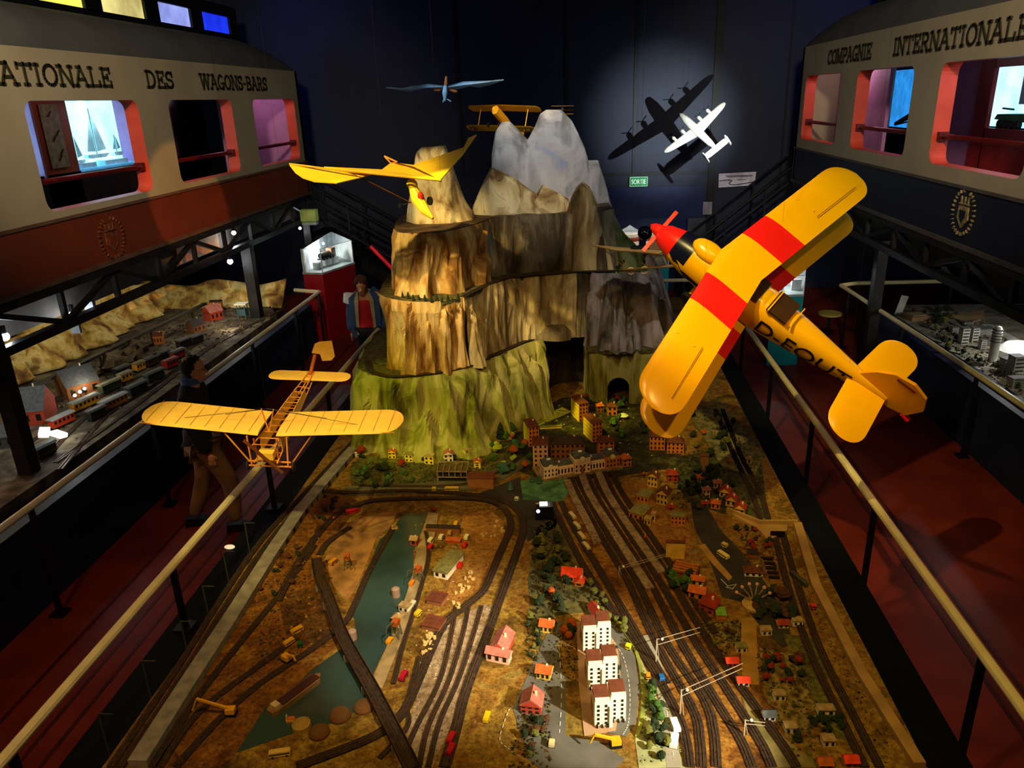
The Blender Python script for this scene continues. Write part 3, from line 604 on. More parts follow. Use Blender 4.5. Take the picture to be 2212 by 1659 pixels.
ridge('grey_peak', [(1040, 560), (1052, 470), (1064, 400), (1060, 345), (1070, 285), (1084, 263), (1102, 263), (1120, 280), (1140, 302), (1156, 272), (1166, 246), (1180, 237), (1213, 237), (1236, 262), (1250, 290), (1262, 318), (1268, 346), (1292, 346), (1306, 400), (1330, 470), (1350, 520), (1372, 560), (1385, 590)], 9.2, 1.9, .55, rk_grey, 1, .07, 110)
ridge('left_peak', [(876, 500), (880, 450), (890, 400), (899, 330), (910, 318), (935, 316), (960, 314), (974, 345), (985, 392), (1004, 432), (1020, 460), (1026, 492)], 7.95, 2.66, .32, rk_cream, 5, .04, 70, p=2.2)
ridge('middle_rocks', [(1008, 478), (1030, 425), (1044, 392), (1060, 362), (1080, 372), (1110, 384), (1135, 402), (1158, 420), (1172, 398), (1190, 408), (1228, 428), (1238, 470)], 8.4, 2.66, .24, rk_cream, 9, .09, 100)
ridge('rock_pillar', [(1218, 600), (1224, 480), (1234, 430), (1246, 402), (1256, 394), (1270, 405), (1286, 440), (1298, 490), (1312, 540), (1330, 600)], 8.25, 2.1, .28, rk_mid, 12, .07, 50, p=4)
ridge('green_slope', [(1265, 600), (1288, 440), (1322, 465), (1350, 505), (1388, 545), (1395, 600)], 8.7, 2.0, .28, rk_slope, 15, .03, 40)
# track ledges winding round the mountain
def track(pts, w=.05, par=None, n=6, gauge=.0165, rails=True, h=.006):
    P = spline(pts, n); b = MB(); ribbon(b, P, w, h); o = b.build('railway_track', m_ballast, par)
    if rails:
        b = MB(); Q = [p+Vector((0, 0, .004)) for p in P]; ribbon(b, Q, .003, .004, gauge/2); ribbon(b, Q, .003, .004, -gauge/2); b.build('rails', m_steel, o)
    return o
track([onz(x, y, 1.47) for x, y in ((795, 778), (802, 800), (850, 812), (940, 804), (1010, 790), (1070, 765), (1120, 742), (1160, 728))], .06, mt)
track([onz(x, y, 2.145) for x, y in ((1000, 640), (1050, 615), (1090, 602), (1140, 595), (1200, 590), (1260, 586), (1330, 584), (1390, 586))], .06, mt)
ridge('brown_tunnel_rock', [(1132, 735), (1150, 712), (1180, 700), (1215, 700), (1232, 716)], 7.82, 1.44, .14, rk_dark, 21, .05, 24, 10)
# ---------------- central model railway layout ----------------
Z = .75
lay = T('model_railway_layout', 'huge model railway table with brown ground, canal, roads and tracks', 'model railway', (-.4, 6, 0))
def ground_mat(name, stops, fine, s1=2.5, s2=38):
    m = ramp_mat(name, stops, s1, (1, 1, 1), bump=.35, detail=12, distort=.8); nt = m.node_tree; b = nt.nodes['Principled BSDF']; L = nt.links.new
    src = b.inputs['Base Color'].links[0].from_socket; tc = [n for n in nt.nodes if n.type == 'TEX_COORD'][0]
    nz = nt.nodes.new('ShaderNodeTexNoise'); nz.inputs['Scale'].default_value = s2; nz.inputs['Detail'].default_value = 8; nz.inputs['Roughness'].default_value = .75
    rp = nt.nodes.new('ShaderNodeValToRGB'); e = rp.color_ramp.elements; e[0].position = .36; e[0].color = (*hexc(fine), 1); e[1].position = .60; e[1].color = (1, 1, 1, 1)
    mx = nt.nodes.new('ShaderNodeMix'); mx.data_type = 'RGBA'; mx.blend_type = 'MULTIPLY'; mx.inputs['Factor'].default_value = .85
    L(tc.outputs['Object'], nz.inputs['Vector']); L(nz.outputs['Fac'], rp.inputs[0]); L(src, mx.inputs[6]); L(rp.outputs[0], mx.inputs[7]); L(mx.outputs[2], b.inputs['Base Color']); return m
g_mat = ground_mat('layout_ground', [(.28, '3a2808'), (.40, '6c5018'), (.48, '98782e'), (.55, '7c541c'), (.63, '8c7432'), (.75, '3e3c14')], '6a5a48')
XL, XR_ = -2.42, 1.67
MB().bb((XL, 1.6, .6), (XR_, 12.3, Z)).build('ground', g_mat, lay)
MB().bb((XL-.02, 1.55, .5), (XR_+.02, 12.3, .62)).build('table_frame', m_black, lay)
m_sidep = mat('side_panel_dark', '05070c', .8, spec=.1)
b = MB(); b.bb((-2.86, 1.5, 0), (XL, 9.6, .5)); b.build('side_panel', m_sidep, lay)
b = MB(); b.bb((XR_, 1.5, 0), (2.04, 10.4, .5)); b.build('side_panel', m_sidep, lay)
b = MB(); b.bb((XL, 1.5, 0), (XR_, 12.2, .5)); b.build('table_base', m_black, lay)
def A(px, py, z=Z): return onz(px, py, z)
def patch(name, px, z, m, par=lay, zz=Z):
    b = MB(); b.prism([(p.x, p.y) for p in (onz(x, y, zz) for x, y in px)], zz-.02, zz+z); return b.build(name, m, par)
m_water = mat('canal_water', '2c3f3a', .12, var=.12, scale=3, spec=.6)
m_road = mat('road_asphalt', '5a5850', .85, var=.08, scale=8); m_roadd = mat('road_dark', '2e2a22', .85, var=.15, scale=8)
m_conc = ground_mat('yard_concrete', [(.3, '6a5638'), (.45, '8f7a5e'), (.6, 'a08c6e'), (.75, '7a5c34')], '8a7a68', 5); m_grass = ground_mat('meadow', [(.3, '2c2e10'), (.5, '5e5c26'), (.65, '74702e'), (.8, '3a3614')], '5a5a48', 6)
m_grassg = mat('green_square', '46704a', .9, var=.25, scale=10); m_sand = ground_mat('sand_ground', [(.3, '6a4818'), (.5, '9a6c2c'), (.7, 'a8803c')], '8a7658', 5)
m_dirt = mat('dirt_road', '9a7430', .9, var=.1, scale=8); m_stone = mat('retaining_stone', '7a7468', .85, var=.12, scale=14); m_tan = mat('tan_wall', '9c7a44', .9, var=.1, scale=6)
m_gard = mat('garden_ground', '6a5a2a', .95, var=.4, scale=25); m_quay = mat('quay_tan', '8a7650', .9, var=.15, scale=10); m_ochre = ground_mat('ochre_ground', [(.3, '402408'), (.45, '784c16'), (.55, '82541a'), (.65, '98702a'), (.8, '4a2c0c')], '5c4a3a', 4)
patch('ochre_ground', [(245, 1659), (560, 1190), (700, 1040), (770, 1100), (690, 1200), (740, 1380), (640, 1480), (500, 1640), (470, 1659)], .002, m_ochre)
patch('canal_water', [(872, 1110), (850, 1140), (820, 1168), (802, 1210), (788, 1255), (770, 1290), (756, 1318), (768, 1345), (766, 1368), (740, 1400), (690, 1436), (640, 1480), (572, 1530), (512, 1626), (640, 1582), (742, 1556), (786, 1522), (800, 1470), (818, 1430), (842, 1385), (858, 1345), (880, 1282), (893, 1236), (893, 1192), (906, 1160), (924, 1108)], .003, m_water)
patch('quay', [(893, 1236), (900, 1190), (926, 1108), (948, 1112), (935, 1180), (905, 1290), (880, 1360), (850, 1430), (826, 1490), (800, 1480), (842, 1385), (880, 1282)], .012, m_quay)
patch('sand_yard', [(1000, 1110), (1060, 1102), (1090, 1130), (1084, 1190), (1040, 1270), (990, 1310), (960, 1300), (990, 1200)], .002, m_sand)
patch('sand_bank', [(740, 1140), (800, 1112), (860, 1104), (845, 1135), (812, 1165), (795, 1210), (770, 1270), (750, 1300), (715, 1260), (700, 1210)], .002, mat('sand_bank', '8a6434', .95, var=.2, scale=9))
patch('concrete_yard', [(905, 1480), (935, 1410), (970, 1350), (1040, 1305), (1078, 1312), (1060, 1370), (1030, 1430), (1000, 1510), (960, 1600), (935, 1659), (860, 1659), (885, 1570)], .003, m_conc)
patch('road', [(1108, 1530), (1190, 1350), (1215, 1340), (1205, 1400), (1222, 1470), (1222, 1590), (1290, 1600), (1350, 1640), (1330, 1659), (1165, 1659), (1140, 1640)], .003, m_road)
patch('road', [(1255, 1300), (1300, 1330), (1350, 1372), (1372, 1420), (1382, 1490), (1374, 1560), (1352, 1592), (1300, 1580), (1335, 1520), (1342, 1440), (1320, 1380), (1270, 1335)], .004, m_road)
patch('square', [(1245, 1345), (1300, 1345), (1335, 1400), (1345, 1500), (1330, 1580), (1262, 1590), (1250, 1480)], .006, mat('square_paving', 'a08060', .85, var=.08))
patch('meadow', [(1374, 1400), (1392, 1440), (1440, 1560), (1480, 1659), (1380, 1659), (1372, 1600), (1386, 1500)], .003, mat('lawn_grey', '8a8c62', .95, var=.15, scale=12))
patch('road', [(1384, 1375), (1400, 1372), (1440, 1460), (1462, 1560), (1470, 1659), (1440, 1659), (1430, 1540), (1405, 1440)], .004, mat('road_pale', '8a8474', .85, var=.06))
patch('dark_road', [(1490, 1075), (1520, 1085), (1560, 1150), (1600, 1190), (1640, 1240), (1700, 1330), (1712, 1392), (1690, 1400), (1640, 1350), (1600, 1300), (1560, 1290), (1540, 1230), (1520, 1180), (1500, 1140)], .003, m_roadd)
patch('traffic_island', [(1508, 1180), (1522, 1176), (1550, 1212), (1582, 1248), (1574, 1256), (1540, 1220)], .006, m_dirt)
patch('dirt_road', [(1602, 1336), (1632, 1336), (1636, 1400), (1640, 1480), (1604, 1480), (1600, 1400)], .003, m_dirt)
patch('garden_field', [(1520, 1348), (1598, 1345), (1598, 1395), (1530, 1400)], .003, m_gard)
patch('garden_field', [(1640, 1400), (1740, 1420), (1790, 1560), (1700, 1600), (1650, 1500)], .003, m_gard)
patch('garden_field', [(1690, 1370), (1760, 1380), (1830, 1600), (1790, 1590)], .0045, m_grass)
patch('meadow', [(1600, 1500), (1700, 1600), (1780, 1659), (1660, 1659)], .003, mat('field_olive', '74683a', .95, var=.2, scale=8))
patch('meadow', [(780, 985), (1050, 985), (1100, 960), (1110, 1020), (1000, 1060), (760, 1062), (755, 1010)], .003, m_grass)
patch('green_square', [(1124, 1040), (1220, 1020), (1232, 1058), (1215, 1085), (1130, 1080)], .003, m_grassg)
patch('station_forecourt', [(1020, 1072), (1124, 1030), (1130, 1080), (1215, 1085), (1200, 1140), (1140, 1170), (1130, 1120), (1090, 1085)], .002, m_roadd)
patch('meadow', [(1160, 1140), (1200, 1120), (1260, 1250), (1330, 1320), (1290, 1320), (1200, 1330), (1150, 1380), (1140, 1250)], .002, mat('meadow_dark', '4a4420', .95, var=.35, scale=14))
patch('orange_ground', [(1270, 1090), (1370, 1030), (1480, 1110), (1500, 1180), (1450, 1240), (1380, 1180)], .0025, m_sand)
patch('garden_field', [(1440, 990), (1640, 960), (1660, 1120), (1560, 1110), (1480, 1080)], .002, mat('village_green', '3a3a1a', .95, var=.4, scale=14))
patch('hillside', [(1490, 900), (1552, 862), (1650, 985), (1630, 1030), (1560, 1010)], .01, mat('hillside_olive', '6a6236', .95, var=.25, scale=12))
patch('town_ground', [(1050, 990), (1130, 900), (1215, 860), (1310, 850), (1420, 870), (1480, 960), (1460, 1010), (1330, 1030), (1180, 1040), (1100, 1010)], .0018, ground_mat('town_ground', [(.3, '1c1a10'), (.5, '35301c'), (.62, '4a4a22'), (.78, '2a2414')], '6a6458', 6))
patch('viaduct_road', [(745, 1052), (900, 1046), (1010, 1036), (1075, 1012), (1130, 985), (1150, 1000), (1090, 1035), (1020, 1060), (900, 1066), (750, 1072)], .008, mat('road_green_grey', '55553c', .85, var=.12, scale=10))
patch('street', [(1130, 915), (1215, 880), (1235, 890), (1140, 930)], .004, mat('lawn_lime', '8a8c20', .9, var=.2, scale=20)); patch('street', [(1180, 935), (1205, 930), (1225, 1000), (1200, 1010)], .004, m_roadd)
patch('yard_stain_shadow', [(600, 1290), (700, 1260), (735, 1330), (700, 1400), (620, 1380)], .0028, ground_mat('stain_shadow_rust', [(.3, '2e1c08'), (.5, '5c3c14'), (.7, '7a5420')], '4a3c30', 7))  # oil and rust stains with the yard's shadows painted into the same patch
patch('gravel_strip', [(1340, 1040), (1420, 1100), (1560, 1340), (1700, 1560), (1760, 1659), (1500, 1659), (1390, 1430), (1200, 1090), (1225, 1035)], .0021, ground_mat('rust_yard', [(.3, '4a2a0a'), (.45, '7a4e18'), (.6, '9a6c28'), (.75, '6a3c10')], '5c4a3a', 8))
# walls
def wallline(px, h, w_, m, name, zz=Z):
    P = [onz(x, y, zz) for x, y in px]; b = MB()
    for p in P: p.z = zz+h
    ribbon(b, P, w_, h); return b.build(name, m, lay)
# tall viaduct wall at the left edge, with arches
WL = [(300, 1659), (400, 1500), (500, 1345), (590, 1200), (650, 1110), (700, 1050), (765, 975)]
wallline(WL, .05, .10, m_stone, 'viaduct_wall')
P = spline([A(x, y) for x, y in WL], 8); k = 0
for i in range(26, 47, 2):
    p = P[i]; b = MB(); b.box((p.x+.051, p.y, Z+.02), (.006, .05, .04), 0); b.build('arch', m_black, lay)
wallline([(1570, 1108), (1640, 1136), (1722, 1136)], .05, .02, m_tan, 'tan_retaining_wall')
wallline([(1722, 1136), (1762, 1270), (1860, 1460), (1985, 1659)], .035, .06, m_tan, 'tan_retaining_wall')
patch('tan_ramp', [(1570, 1108), (1640, 1136), (1700, 1138), (1700, 1150), (1660, 1172), (1640, 1150)], .02, m_tan)
b = MB(); p = A(1680, 1165); b.box((p.x, p.y+.02, Z+.03), (.10, .01, .05)); b.build('tunnel_mouth', m_black, lay)
# rails network (pixel traces laid out on the table)
def trk(px, w_=.05, z=.006, **k): return track([A(x, y)+Vector((0, 0, z)) for x, y in px], w_, lay, **k)
trk([(690, 1060), (760, 1066), (870, 1062), (975, 1066), (1075, 1080), (1122, 1108), (1131, 1143), (1122, 1178), (1099, 1243), (1078, 1300), (1050, 1380), (1022, 1450), (1000, 1515), (984, 1580), (960, 1659)], .06, .010)
trk([(600, 1300), (640, 1225), (684, 1160), (733, 1110), (800, 1085), (870, 1080), (970, 1078), (1045, 1082), (1086, 1098), (1103, 1127), (1099, 1154), (1080, 1197), (1061, 1243), (1038, 1285), (965, 1345), (935, 1400), (905, 1470), (872, 1540), (830, 1580), (770, 1610), (640, 1659)], .055, .014)
trk([(757, 1140), (710, 1172), (690, 1200)], .05, .012)
for pts in ([(780, 1050), (900, 1052), (1000, 1048), (1080, 1020), (1130, 985)], [(240, 1659), (380, 1450), (545, 1195), (650, 1075), (765, 952)], [(262, 1659), (400, 1452), (560, 1200), (660, 1082), (772, 962)], [(330, 1659), (440, 1490), (600, 1290), (680, 1180)],
            [(380, 1659), (470, 1560), (560, 1480), (680, 1400), (742, 1350), (765, 1310), (800, 1230), (850, 1140)], [(345, 1659), (430, 1540), (560, 1440), (640, 1380)]):
    trk(pts, .045, .01)
for k, pts in enumerate(([(1232, 1030), (1245, 1062), (1290, 1147), (1352, 1250), (1420, 1395), (1497, 1534), (1512, 1600), (1516, 1659)], [(1246, 1028), (1262, 1062), (1308, 1147), (1372, 1250), (1440, 1390), (1520, 1510), (1542, 1580), (1548, 1659)],
            [(1268, 1024), (1281, 1060), (1330, 1140), (1394, 1240), (1470, 1385), (1550, 1520), (1600, 1600), (1625, 1659)], [(1284, 1020), (1300, 1060), (1350, 1140), (1415, 1240), (1495, 1375), (1570, 1490), (1640, 1600), (1668, 1659)],
            [(1302, 1018), (1322, 1062), (1380, 1150), (1440, 1240), (1520, 1370), (1590, 1470), (1690, 1610), (1720, 1659)], [(1318, 1014), (1345, 1068), (1400, 1150), (1462, 1240), (1545, 1370)],
            [(1192, 1088), (1212, 1130), (1255, 1215), (1310, 1300), (1400, 1430), (1470, 1560), (1490, 1659)], [(1212, 1085), (1232, 1128), (1275, 1200), (1340, 1310), (1440, 1480)])):
    trk(pts, .05, .008+k*.0007)
for pts in ([(1560, 885), (1600, 985), (1640, 1060), (1660, 1125)], [(1545, 885), (1585, 985), (1622, 1060), (1642, 1125)], [(1690, 1150), (1715, 1240), (1770, 1400), (1850, 1560), (1900, 1659)], [(1672, 1150), (1694, 1240), (1745, 1400), (1820, 1560), (1868, 1659)]):
    trk(pts, .045, .01)
for pts in ([(905, 1420), (880, 1520), (880, 1570), (820, 1640)], [(985, 1310), (975, 1370), (950, 1470), (900, 1570), (870, 1640)], [(1012, 1310), (1000, 1370), (970, 1470), (925, 1570), (905, 1659)], [(1040, 1310), (1020, 1380), (990, 1470), (950, 1560), (925, 1659)]):
    trk(pts, .03, .009)
trk([(920, 1150), (925, 1210), (895, 1320), (870, 1400), (850, 1480)], .03, .016)
# platforms
for pts in ([(1224, 1036), (1240, 1072), (1268, 1125), (1290, 1170)], [(1258, 1026), (1275, 1068), (1330, 1155), (1404, 1270)], [(1292, 1018), (1315, 1068), (1362, 1140), (1430, 1235)]):
    P = spline([A(x, y, Z+.02) for x, y in pts], 6); b = MB(); ribbon(b, P, .06, .02); b.build('platform', m_conc, lay)
# bridge over the canal: raised girder deck
bp = spline([A(x, y, Z+.06) for x, y in ((684, 1205), (690, 1245), (712, 1300), (742, 1380), (798, 1480), (848, 1575), (890, 1659))], 6)
t = T('girder_railway_bridge', 'long dark girder bridge carrying a track across the canal', 'model bridge', (-1.2, 4, Z))
b = MB(); ribbon(b, bp, .07, .012); b.build('deck', m_ballast, t)
for o_ in (-.037, .037):
    b = MB(); ribbon(b, [p+Vector((0, 0, .022)) for p in bp], .005, .022, o_); b.build('girder', mat('girder_brown', '3c2410', .7), t)
b = MB(); ribbon(b, [p+Vector((0, 0, .004)) for p in bp], .003, .004, .008); ribbon(b, [p+Vector((0, 0, .004)) for p in bp], .003, .004, -.008); b.build('rails', m_steel, t)
for i in range(4, len(bp)-2, 4):
    p = bp[i]; b = MB(); b.bb((p.x-.045, p.y-.012, Z), (p.x+.045, p.y+.012, p.z-.01)); b.build('pier', m_stone, t)
# road dashes
def dashes(px, n=14, m=None, w_=.004, frac=.5):
    P = spline([A(x, y)+Vector((0, 0, .0065)) for x, y in px], n)
    for i in range(0, len(P)-1, 2):
        b = MB(); ribbon(b, [P[i], P[i+1]], w_, .002); b.build('road_marking', m or mat('marking_white', 'c8c4b4', .7), lay)
dashes([(1316, 1375), (1346, 1420), (1360, 1490), (1358, 1560), (1345, 1590)]); dashes([(1208, 1400), (1213, 1500), (1208, 1590)], 10); dashes([(1404, 1400), (1425, 1470), (1444, 1560), (1455, 1640)], 8); dashes([(1100, 1620), (1080, 1600), (1090, 1560), (1102, 1530)], 6)
b = MB(); P = [A(x, y)+Vector((0, 0, .009)) for x, y in ((1557, 1253), (1572, 1268), (1591, 1264), (1582, 1274), (1568, 1270))]; ribbon(b, P, .005, .003); b.build('road_marking', MATS['marking_white'], lay)
# kerb grass strip beside the curved road
P = spline([A(x, y, Z+.01) for x, y in ((1340, 1350), (1372, 1400), (1388, 1470), (1388, 1540), (1376, 1590))], 6); b = MB(); ribbon(b, P, .02, .01); b.build('grass_verge', mat('verge', '7a8432', .95, var=.2), lay)
# gravel bits: countable cream boulders
m_bould = mat('boulder_cream', 'c0a060', .8, var=.1)
bo = None
def scatter(px, n, seed):
    r = random.Random(seed); P = [onz(x, y, Z) for x, y in px]; out = []
    xs = [p.x for p in P]; ys = [p.y for p in P]; tries = 0
    while len(out) < n and tries < 9000:
        tries += 1; x, y = r.uniform(min(xs), max(xs)), r.uniform(min(ys), max(ys)); c = False; j = len(P)-1
        for i in range(len(P)):
            if (P[i].y > y) != (P[j].y > y) and x < (P[j].x-P[i].x)*(y-P[i].y)/(P[j].y-P[i].y)+P[i].x: c = not c
            j = i
        if c: out.append((x, y, r))
    return out
for px, n, lb, gr in (([(1035, 1160), (1075, 1125), (1090, 1150), (1060, 1165)], 14, 'small cream boulder on the sand inside the oval top', 'boulders on the sand yard'),
                  ([(985, 1275), (1015, 1235), (1030, 1250), (1000, 1290), (990, 1320), (978, 1310)], 26, 'small cream boulder in the long heap beside the oval track', 'boulders in the long heap'),
                  ([(905, 1400), (925, 1370), (945, 1375), (930, 1410), (915, 1415)], 26, 'small white boulder in the heap by the canal yard', 'white boulders in the canal yard')):
    for (x, y, r) in scatter(px, n, n):
        if bo is None:
            bo = MB().blob((0, 0, .006), .011, 3, .35, 6).build('boulder', m_bould); o = bo
        else:
            o = bo.copy(); COL.objects.link(o)
        o.location = (x, y, Z+.003); o.rotation_euler = (0, 0, r.uniform(0, 6)); o.scale = [r.uniform(.7, 1.3)]*3; tag(o, lb, 'rock', gr)
def scrub(px, n, r0, cols, name, label, zz=Z, seed=1):
    b = MB(); O = [(1, 0, 0), (-.5, .87, 0), (-.5, -.87, 0), (.3, .1, .9), (-.2, -.1, .8)]; Fc = [(0, 1, 3), (1, 4, 3), (1, 2, 4), (2, 0, 3), (2, 3, 4)]
    for (x, y, r) in scatter(px, n, seed):
        k = r0*r.uniform(.4, 1.5); a = r.uniform(0, 6.3); b.cm = r.randrange(len(cols)); ca, sa = math.cos(a), math.sin(a)
        b.add([(x+(p[0]*ca-p[1]*sa)*k, y+(p[0]*sa+p[1]*ca)*k, zz+.001+p[2]*k*r.uniform(.5, 1.1)) for p in O], Fc)
    ms = [mat('scrub_'+c, c, .95, var=.3, scale=50) for c in cols]; o = b.build(name, ms); tag(o, label, 'undergrowth', kind='stuff'); return o
DK = ['1c2410', '2c2c12', '3a2a10', '4a4a1c']; RU = ['4a2a10', '6a3c14', '2a2010', '7a5a24', '3a3c18']
scrub([(1145, 1140), (1190, 1120), (1250, 1240), (1340, 1330), (1380, 1420), (1340, 1380), (1260, 1310), (1150, 1340)], 700, .013, DK, 'undergrowth', 'dark mossy scrub covering the wood beside the oval track')
scrub([(760, 1000), (900, 1000), (1060, 985), (1100, 960), (1110, 1000), (900, 1052), (758, 1060)], 600, .012, DK, 'undergrowth', 'dark green scrub on the slope below the cliff villas')
scrub([(1440, 990), (1560, 960), (1640, 980), (1660, 1110), (1560, 1100), (1470, 1100)], 600, .014, DK, 'undergrowth', 'dark scrub between the village cottages')
scrub([(1490, 890), (1560, 870), (1650, 985), (1620, 1030), (1560, 1000)], 420, .016, DK+['5a3a14'], 'undergrowth', 'dark scrub on the hillside near the black right edge')
scrub([(1110, 900), (1215, 860), (1310, 850), (1420, 860), (1480, 960), (1380, 1000), (1200, 960)], 420, .012, DK+['8a8a20'], 'undergrowth', 'dark scrub between the tenements behind the station')
scrub([(590, 1200), (690, 1150), (730, 1300), (690, 1400), (560, 1440), (540, 1340)], 420, .012, RU, 'undergrowth', 'rusty heaps and clutter in the left yard')
scrub([(520, 1380), (680, 1300), (735, 1370), (600, 1460), (500, 1520)], 160, .008, RU, 'undergrowth', 'scattered rubble around the yellow trucks')
scrub([(1590, 1130), (1700, 1170), (1690, 1240), (1640, 1250), (1600, 1200)], 260, .012, RU+['5a1c0c'], 'undergrowth', 'reddish brown scrub under the tan retaining wall')
scrub([(1630, 1390), (1740, 1410), (1800, 1600), (1720, 1640), (1640, 1500)], 420, .010, RU+['5a5a20'], 'undergrowth', 'brown scrub among the allotments')
scrub([(1500, 1350), (1600, 1340), (1600, 1400), (1560, 1420)], 260, .010, DK+['6a5a2a'], 'undergrowth', 'planted rows of scrub below the red-roofed house')
scrub([(1130, 1340), (1200, 1330), (1250, 1345), (1250, 1480), (1140, 1500)], 300, .010, DK, 'undergrowth', 'green scrub around the hedged oval')
scrub([(1120, 1500), (1190, 1500), (1190, 1659), (1100, 1659)], 260, .011, DK+['5a3a14'], 'undergrowth', 'dark scrub along the bottom centre road')
scrub([(1380, 1440), (1440, 1480), (1475, 1640), (1385, 1650)], 220, .010, ['2c3a14', '4a5a24', '7a7a4a'], 'undergrowth', 'green scrub beside the white trailers')
scrub([(900, 1120), (1000, 1110), (1000, 1300), (960, 1480), (850, 1460)], 260, .007, ['8a7a5a', '5a2c14', '3a3424', 'a09070', '7a2010'], 'undergrowth', 'tiny crates and debris across the canal harbour yard')
scrub([(900, 1450), (1000, 1330), (1070, 1310), (1000, 1560), (930, 1650), (870, 1650)], 200, .006, ['c8b898', '5a4a30', '8a6a4a', '3a2c1c'], 'undergrowth', 'tiny debris on the pale concrete yard')
scrub([(1440, 1200), (1500, 1230), (1600, 1380), (1540, 1380), (1480, 1300)], 240, .010, DK+RU, 'undergrowth', 'mixed scrub around the orange-roofed houses')
scrub([(300, 1659), (640, 1200), (700, 1100), (720, 1120), (660, 1230), (430, 1600), (400, 1659)], 240, .007, RU, 'undergrowth', 'rust-coloured track litter along the left viaduct wall')
scrub([(1700, 1150), (1760, 1280), (1980, 1650), (1900, 1650), (1700, 1240)], 220, .008, RU, 'undergrowth', 'brown litter along the right edge tracks')
# ---------------- model buildings ----------------
m_glassd = mat('window_dark', '1c1812', .3); m_glassl = mat('window_lit', 'e8c070', .5)
wallc = {'yellow': 'c8a040', 'cream': 'd8c8a0', 'pink': 'c89a80', 'brown': '7a4a24', 'orange': 'b86a24', 'white': 'e4dcc4', 'red': 'a03a20', 'grey': '8a867a', 'bright': 'e0c828', 'tan': 'a8884a'}
roofc = {'red': '8e2c14', 'brown': '5a2c14', 'grey': '4a4e50', 'olive': '74703c', 'orange': 'b0541c', 'pink': '9a5a4c', 'green': '6a9a30', 'tan': '9a8050', 'dark': '2c2018', 'bright': 'e03c1c'}
def wm(c): return mat('plaster_'+c, wallc[c], .8, var=.06, scale=20)
def rmm(c): return mat('tiles_'+c, roofc[c], .8, var=.12, scale=30)
def house(px, py, w_, d, h, rz, wall, roof, kind, label, cat='model building', nw=(3, 2), name='model_house', group=None, zz=Z, rh=None, chim=True, win=None):
    p = onz(px, py, zz); t = T(name, label, cat, p, math.radians(rz), group)
    def bl(mb, n, m, par=t): return mb.build(n, m, par, world=False)
    bl(MB().box((0, 0, h/2), (w_, d, h)), 'walls', wm(wall)); rh = rh or min(w_, d)*.45; e = .008
    if kind == 'gable': b = MB().prism([(-d/2-e, h-.003), (d/2+e, h-.003), (0, h+rh)], -w_/2-e, w_/2+e, 'x')
    elif kind == 'gabley': b = MB().prism([(-w_/2-e, h-.003), (w_/2+e, h-.003), (0, h+rh)], -d/2-e, d/2+e, 'y')
    elif kind == 'flat': b = MB().box((0, 0, h+.003), (w_+.006, d+.006, .006))
    elif kind == 'hip':
        b = MB(); x, y = w_/2+e, d/2+e; k = x-y if x > y else 0; k2 = y-x if y > x else 0
        b.add([(-x, -y, h), (x, -y, h), (x, y, h), (-x, y, h), (-k, -k2, h+rh), (k, k2, h+rh)] if k2 == 0 else [(-x, -y, h), (x, -y, h), (x, y, h), (-x, y, h), (0, -k2, h+rh), (0, k2, h+rh)],
              [(0, 3, 2, 1), (0, 1, 5, 4), (1, 2, 5), (2, 3, 4, 5), (3, 0, 4)] if k2 == 0 else [(0, 3, 2, 1), (0, 1, 4), (1, 2, 5, 4), (2, 3, 5), (3, 0, 4, 5)])
    elif kind == 'slat':
        b = MB().box((0, 0, h+.003), (w_+.006, d+.006, .006))
        for k in range(4): bl(MB().box((0, -d/2+d*(k+.5)/4, h+.012), (w_*.94, .008, .012)), 'roof_beam', wm('orange'))
    elif kind == 'shed': b = MB().prism([(-w_/2-e, h), (w_/2+e, h), (w_/2+e, h+.01), (0, h+rh*.4), (-w_/2-e, h+.01)], -d/2-e, d/2+e, 'y')
    bl(b, 'roof', rmm(roof))
    if chim and kind in ('gable', 'gabley', 'hip'): bl(MB().box((w_*.2, 0, h+rh*.8), (.012, .012, rh*.7)), 'chimney', wm('cream'))
    if kind == 'gable':
        for s in (-1, 1): bl(MB().prism([(-d/2, h-.004), (d/2, h-.004), (0, h+rh-.006)], s*(w_/2+e)-.0005, s*(w_/2+e)+.0015, 'x'), 'gable_wall', wm(wall))
    if kind == 'gabley':
        bl(MB().prism([(-w_/2, h-.004), (w_/2, h-.004), (0, h+rh-.006)], -d/2-e-.002, -d/2-e+.0005, 'y'), 'gable_wall', wm(wall))
    gm = win or m_glassd
    for i in range(nw[0]):
        for j in range(nw[1]):
            x = -w_/2+w_*(i+.5)/nw[0]; z = h*(j+.55)/nw[1]
            bl(MB().box((x, -d/2-.001, z), (w_/nw[0]*.42, .004, h/nw[1]*.45)), 'window', gm)
    return t
# six villas below the cliff
for i, (px, py, s_, wl, rf_, lb) in enumerate(((771, 985, .05, 'cream', 'brown', 'tiny cream model hut leftmost below the mossy cliff'), (848, 988, .07, 'bright', 'orange', 'narrow yellow model villa with an orange roof below the cliff'), (886, 995, .075, 'bright', 'olive', 'yellow model villa with a flat olive roof below the cliff'),
    (929, 1000, .085, 'bright', 'tan', 'square bright yellow model villa on stilts below the cliff'), (969, 995, .085, 'cream', 'pink', 'cream model villa with a pinkish roof below the cliff'), (1010, 985, .08, 'bright', 'tan', 'bright yellow model villa at the right end of the cliff row'))):
    house(px, py, s_, s_*.8, s_*.95, (0, 5, -8, -4, 10, 35)[i], wl, rf_, 'flat' if i in (2, 3, 5) else 'gabley', lb, nw=(2, 2))
house(1032, 1010, .06, .05, .07, 0, 'bright', 'orange', 'gabley', 'small striped model house with an orange roof beside the train shed', nw=(1, 3))
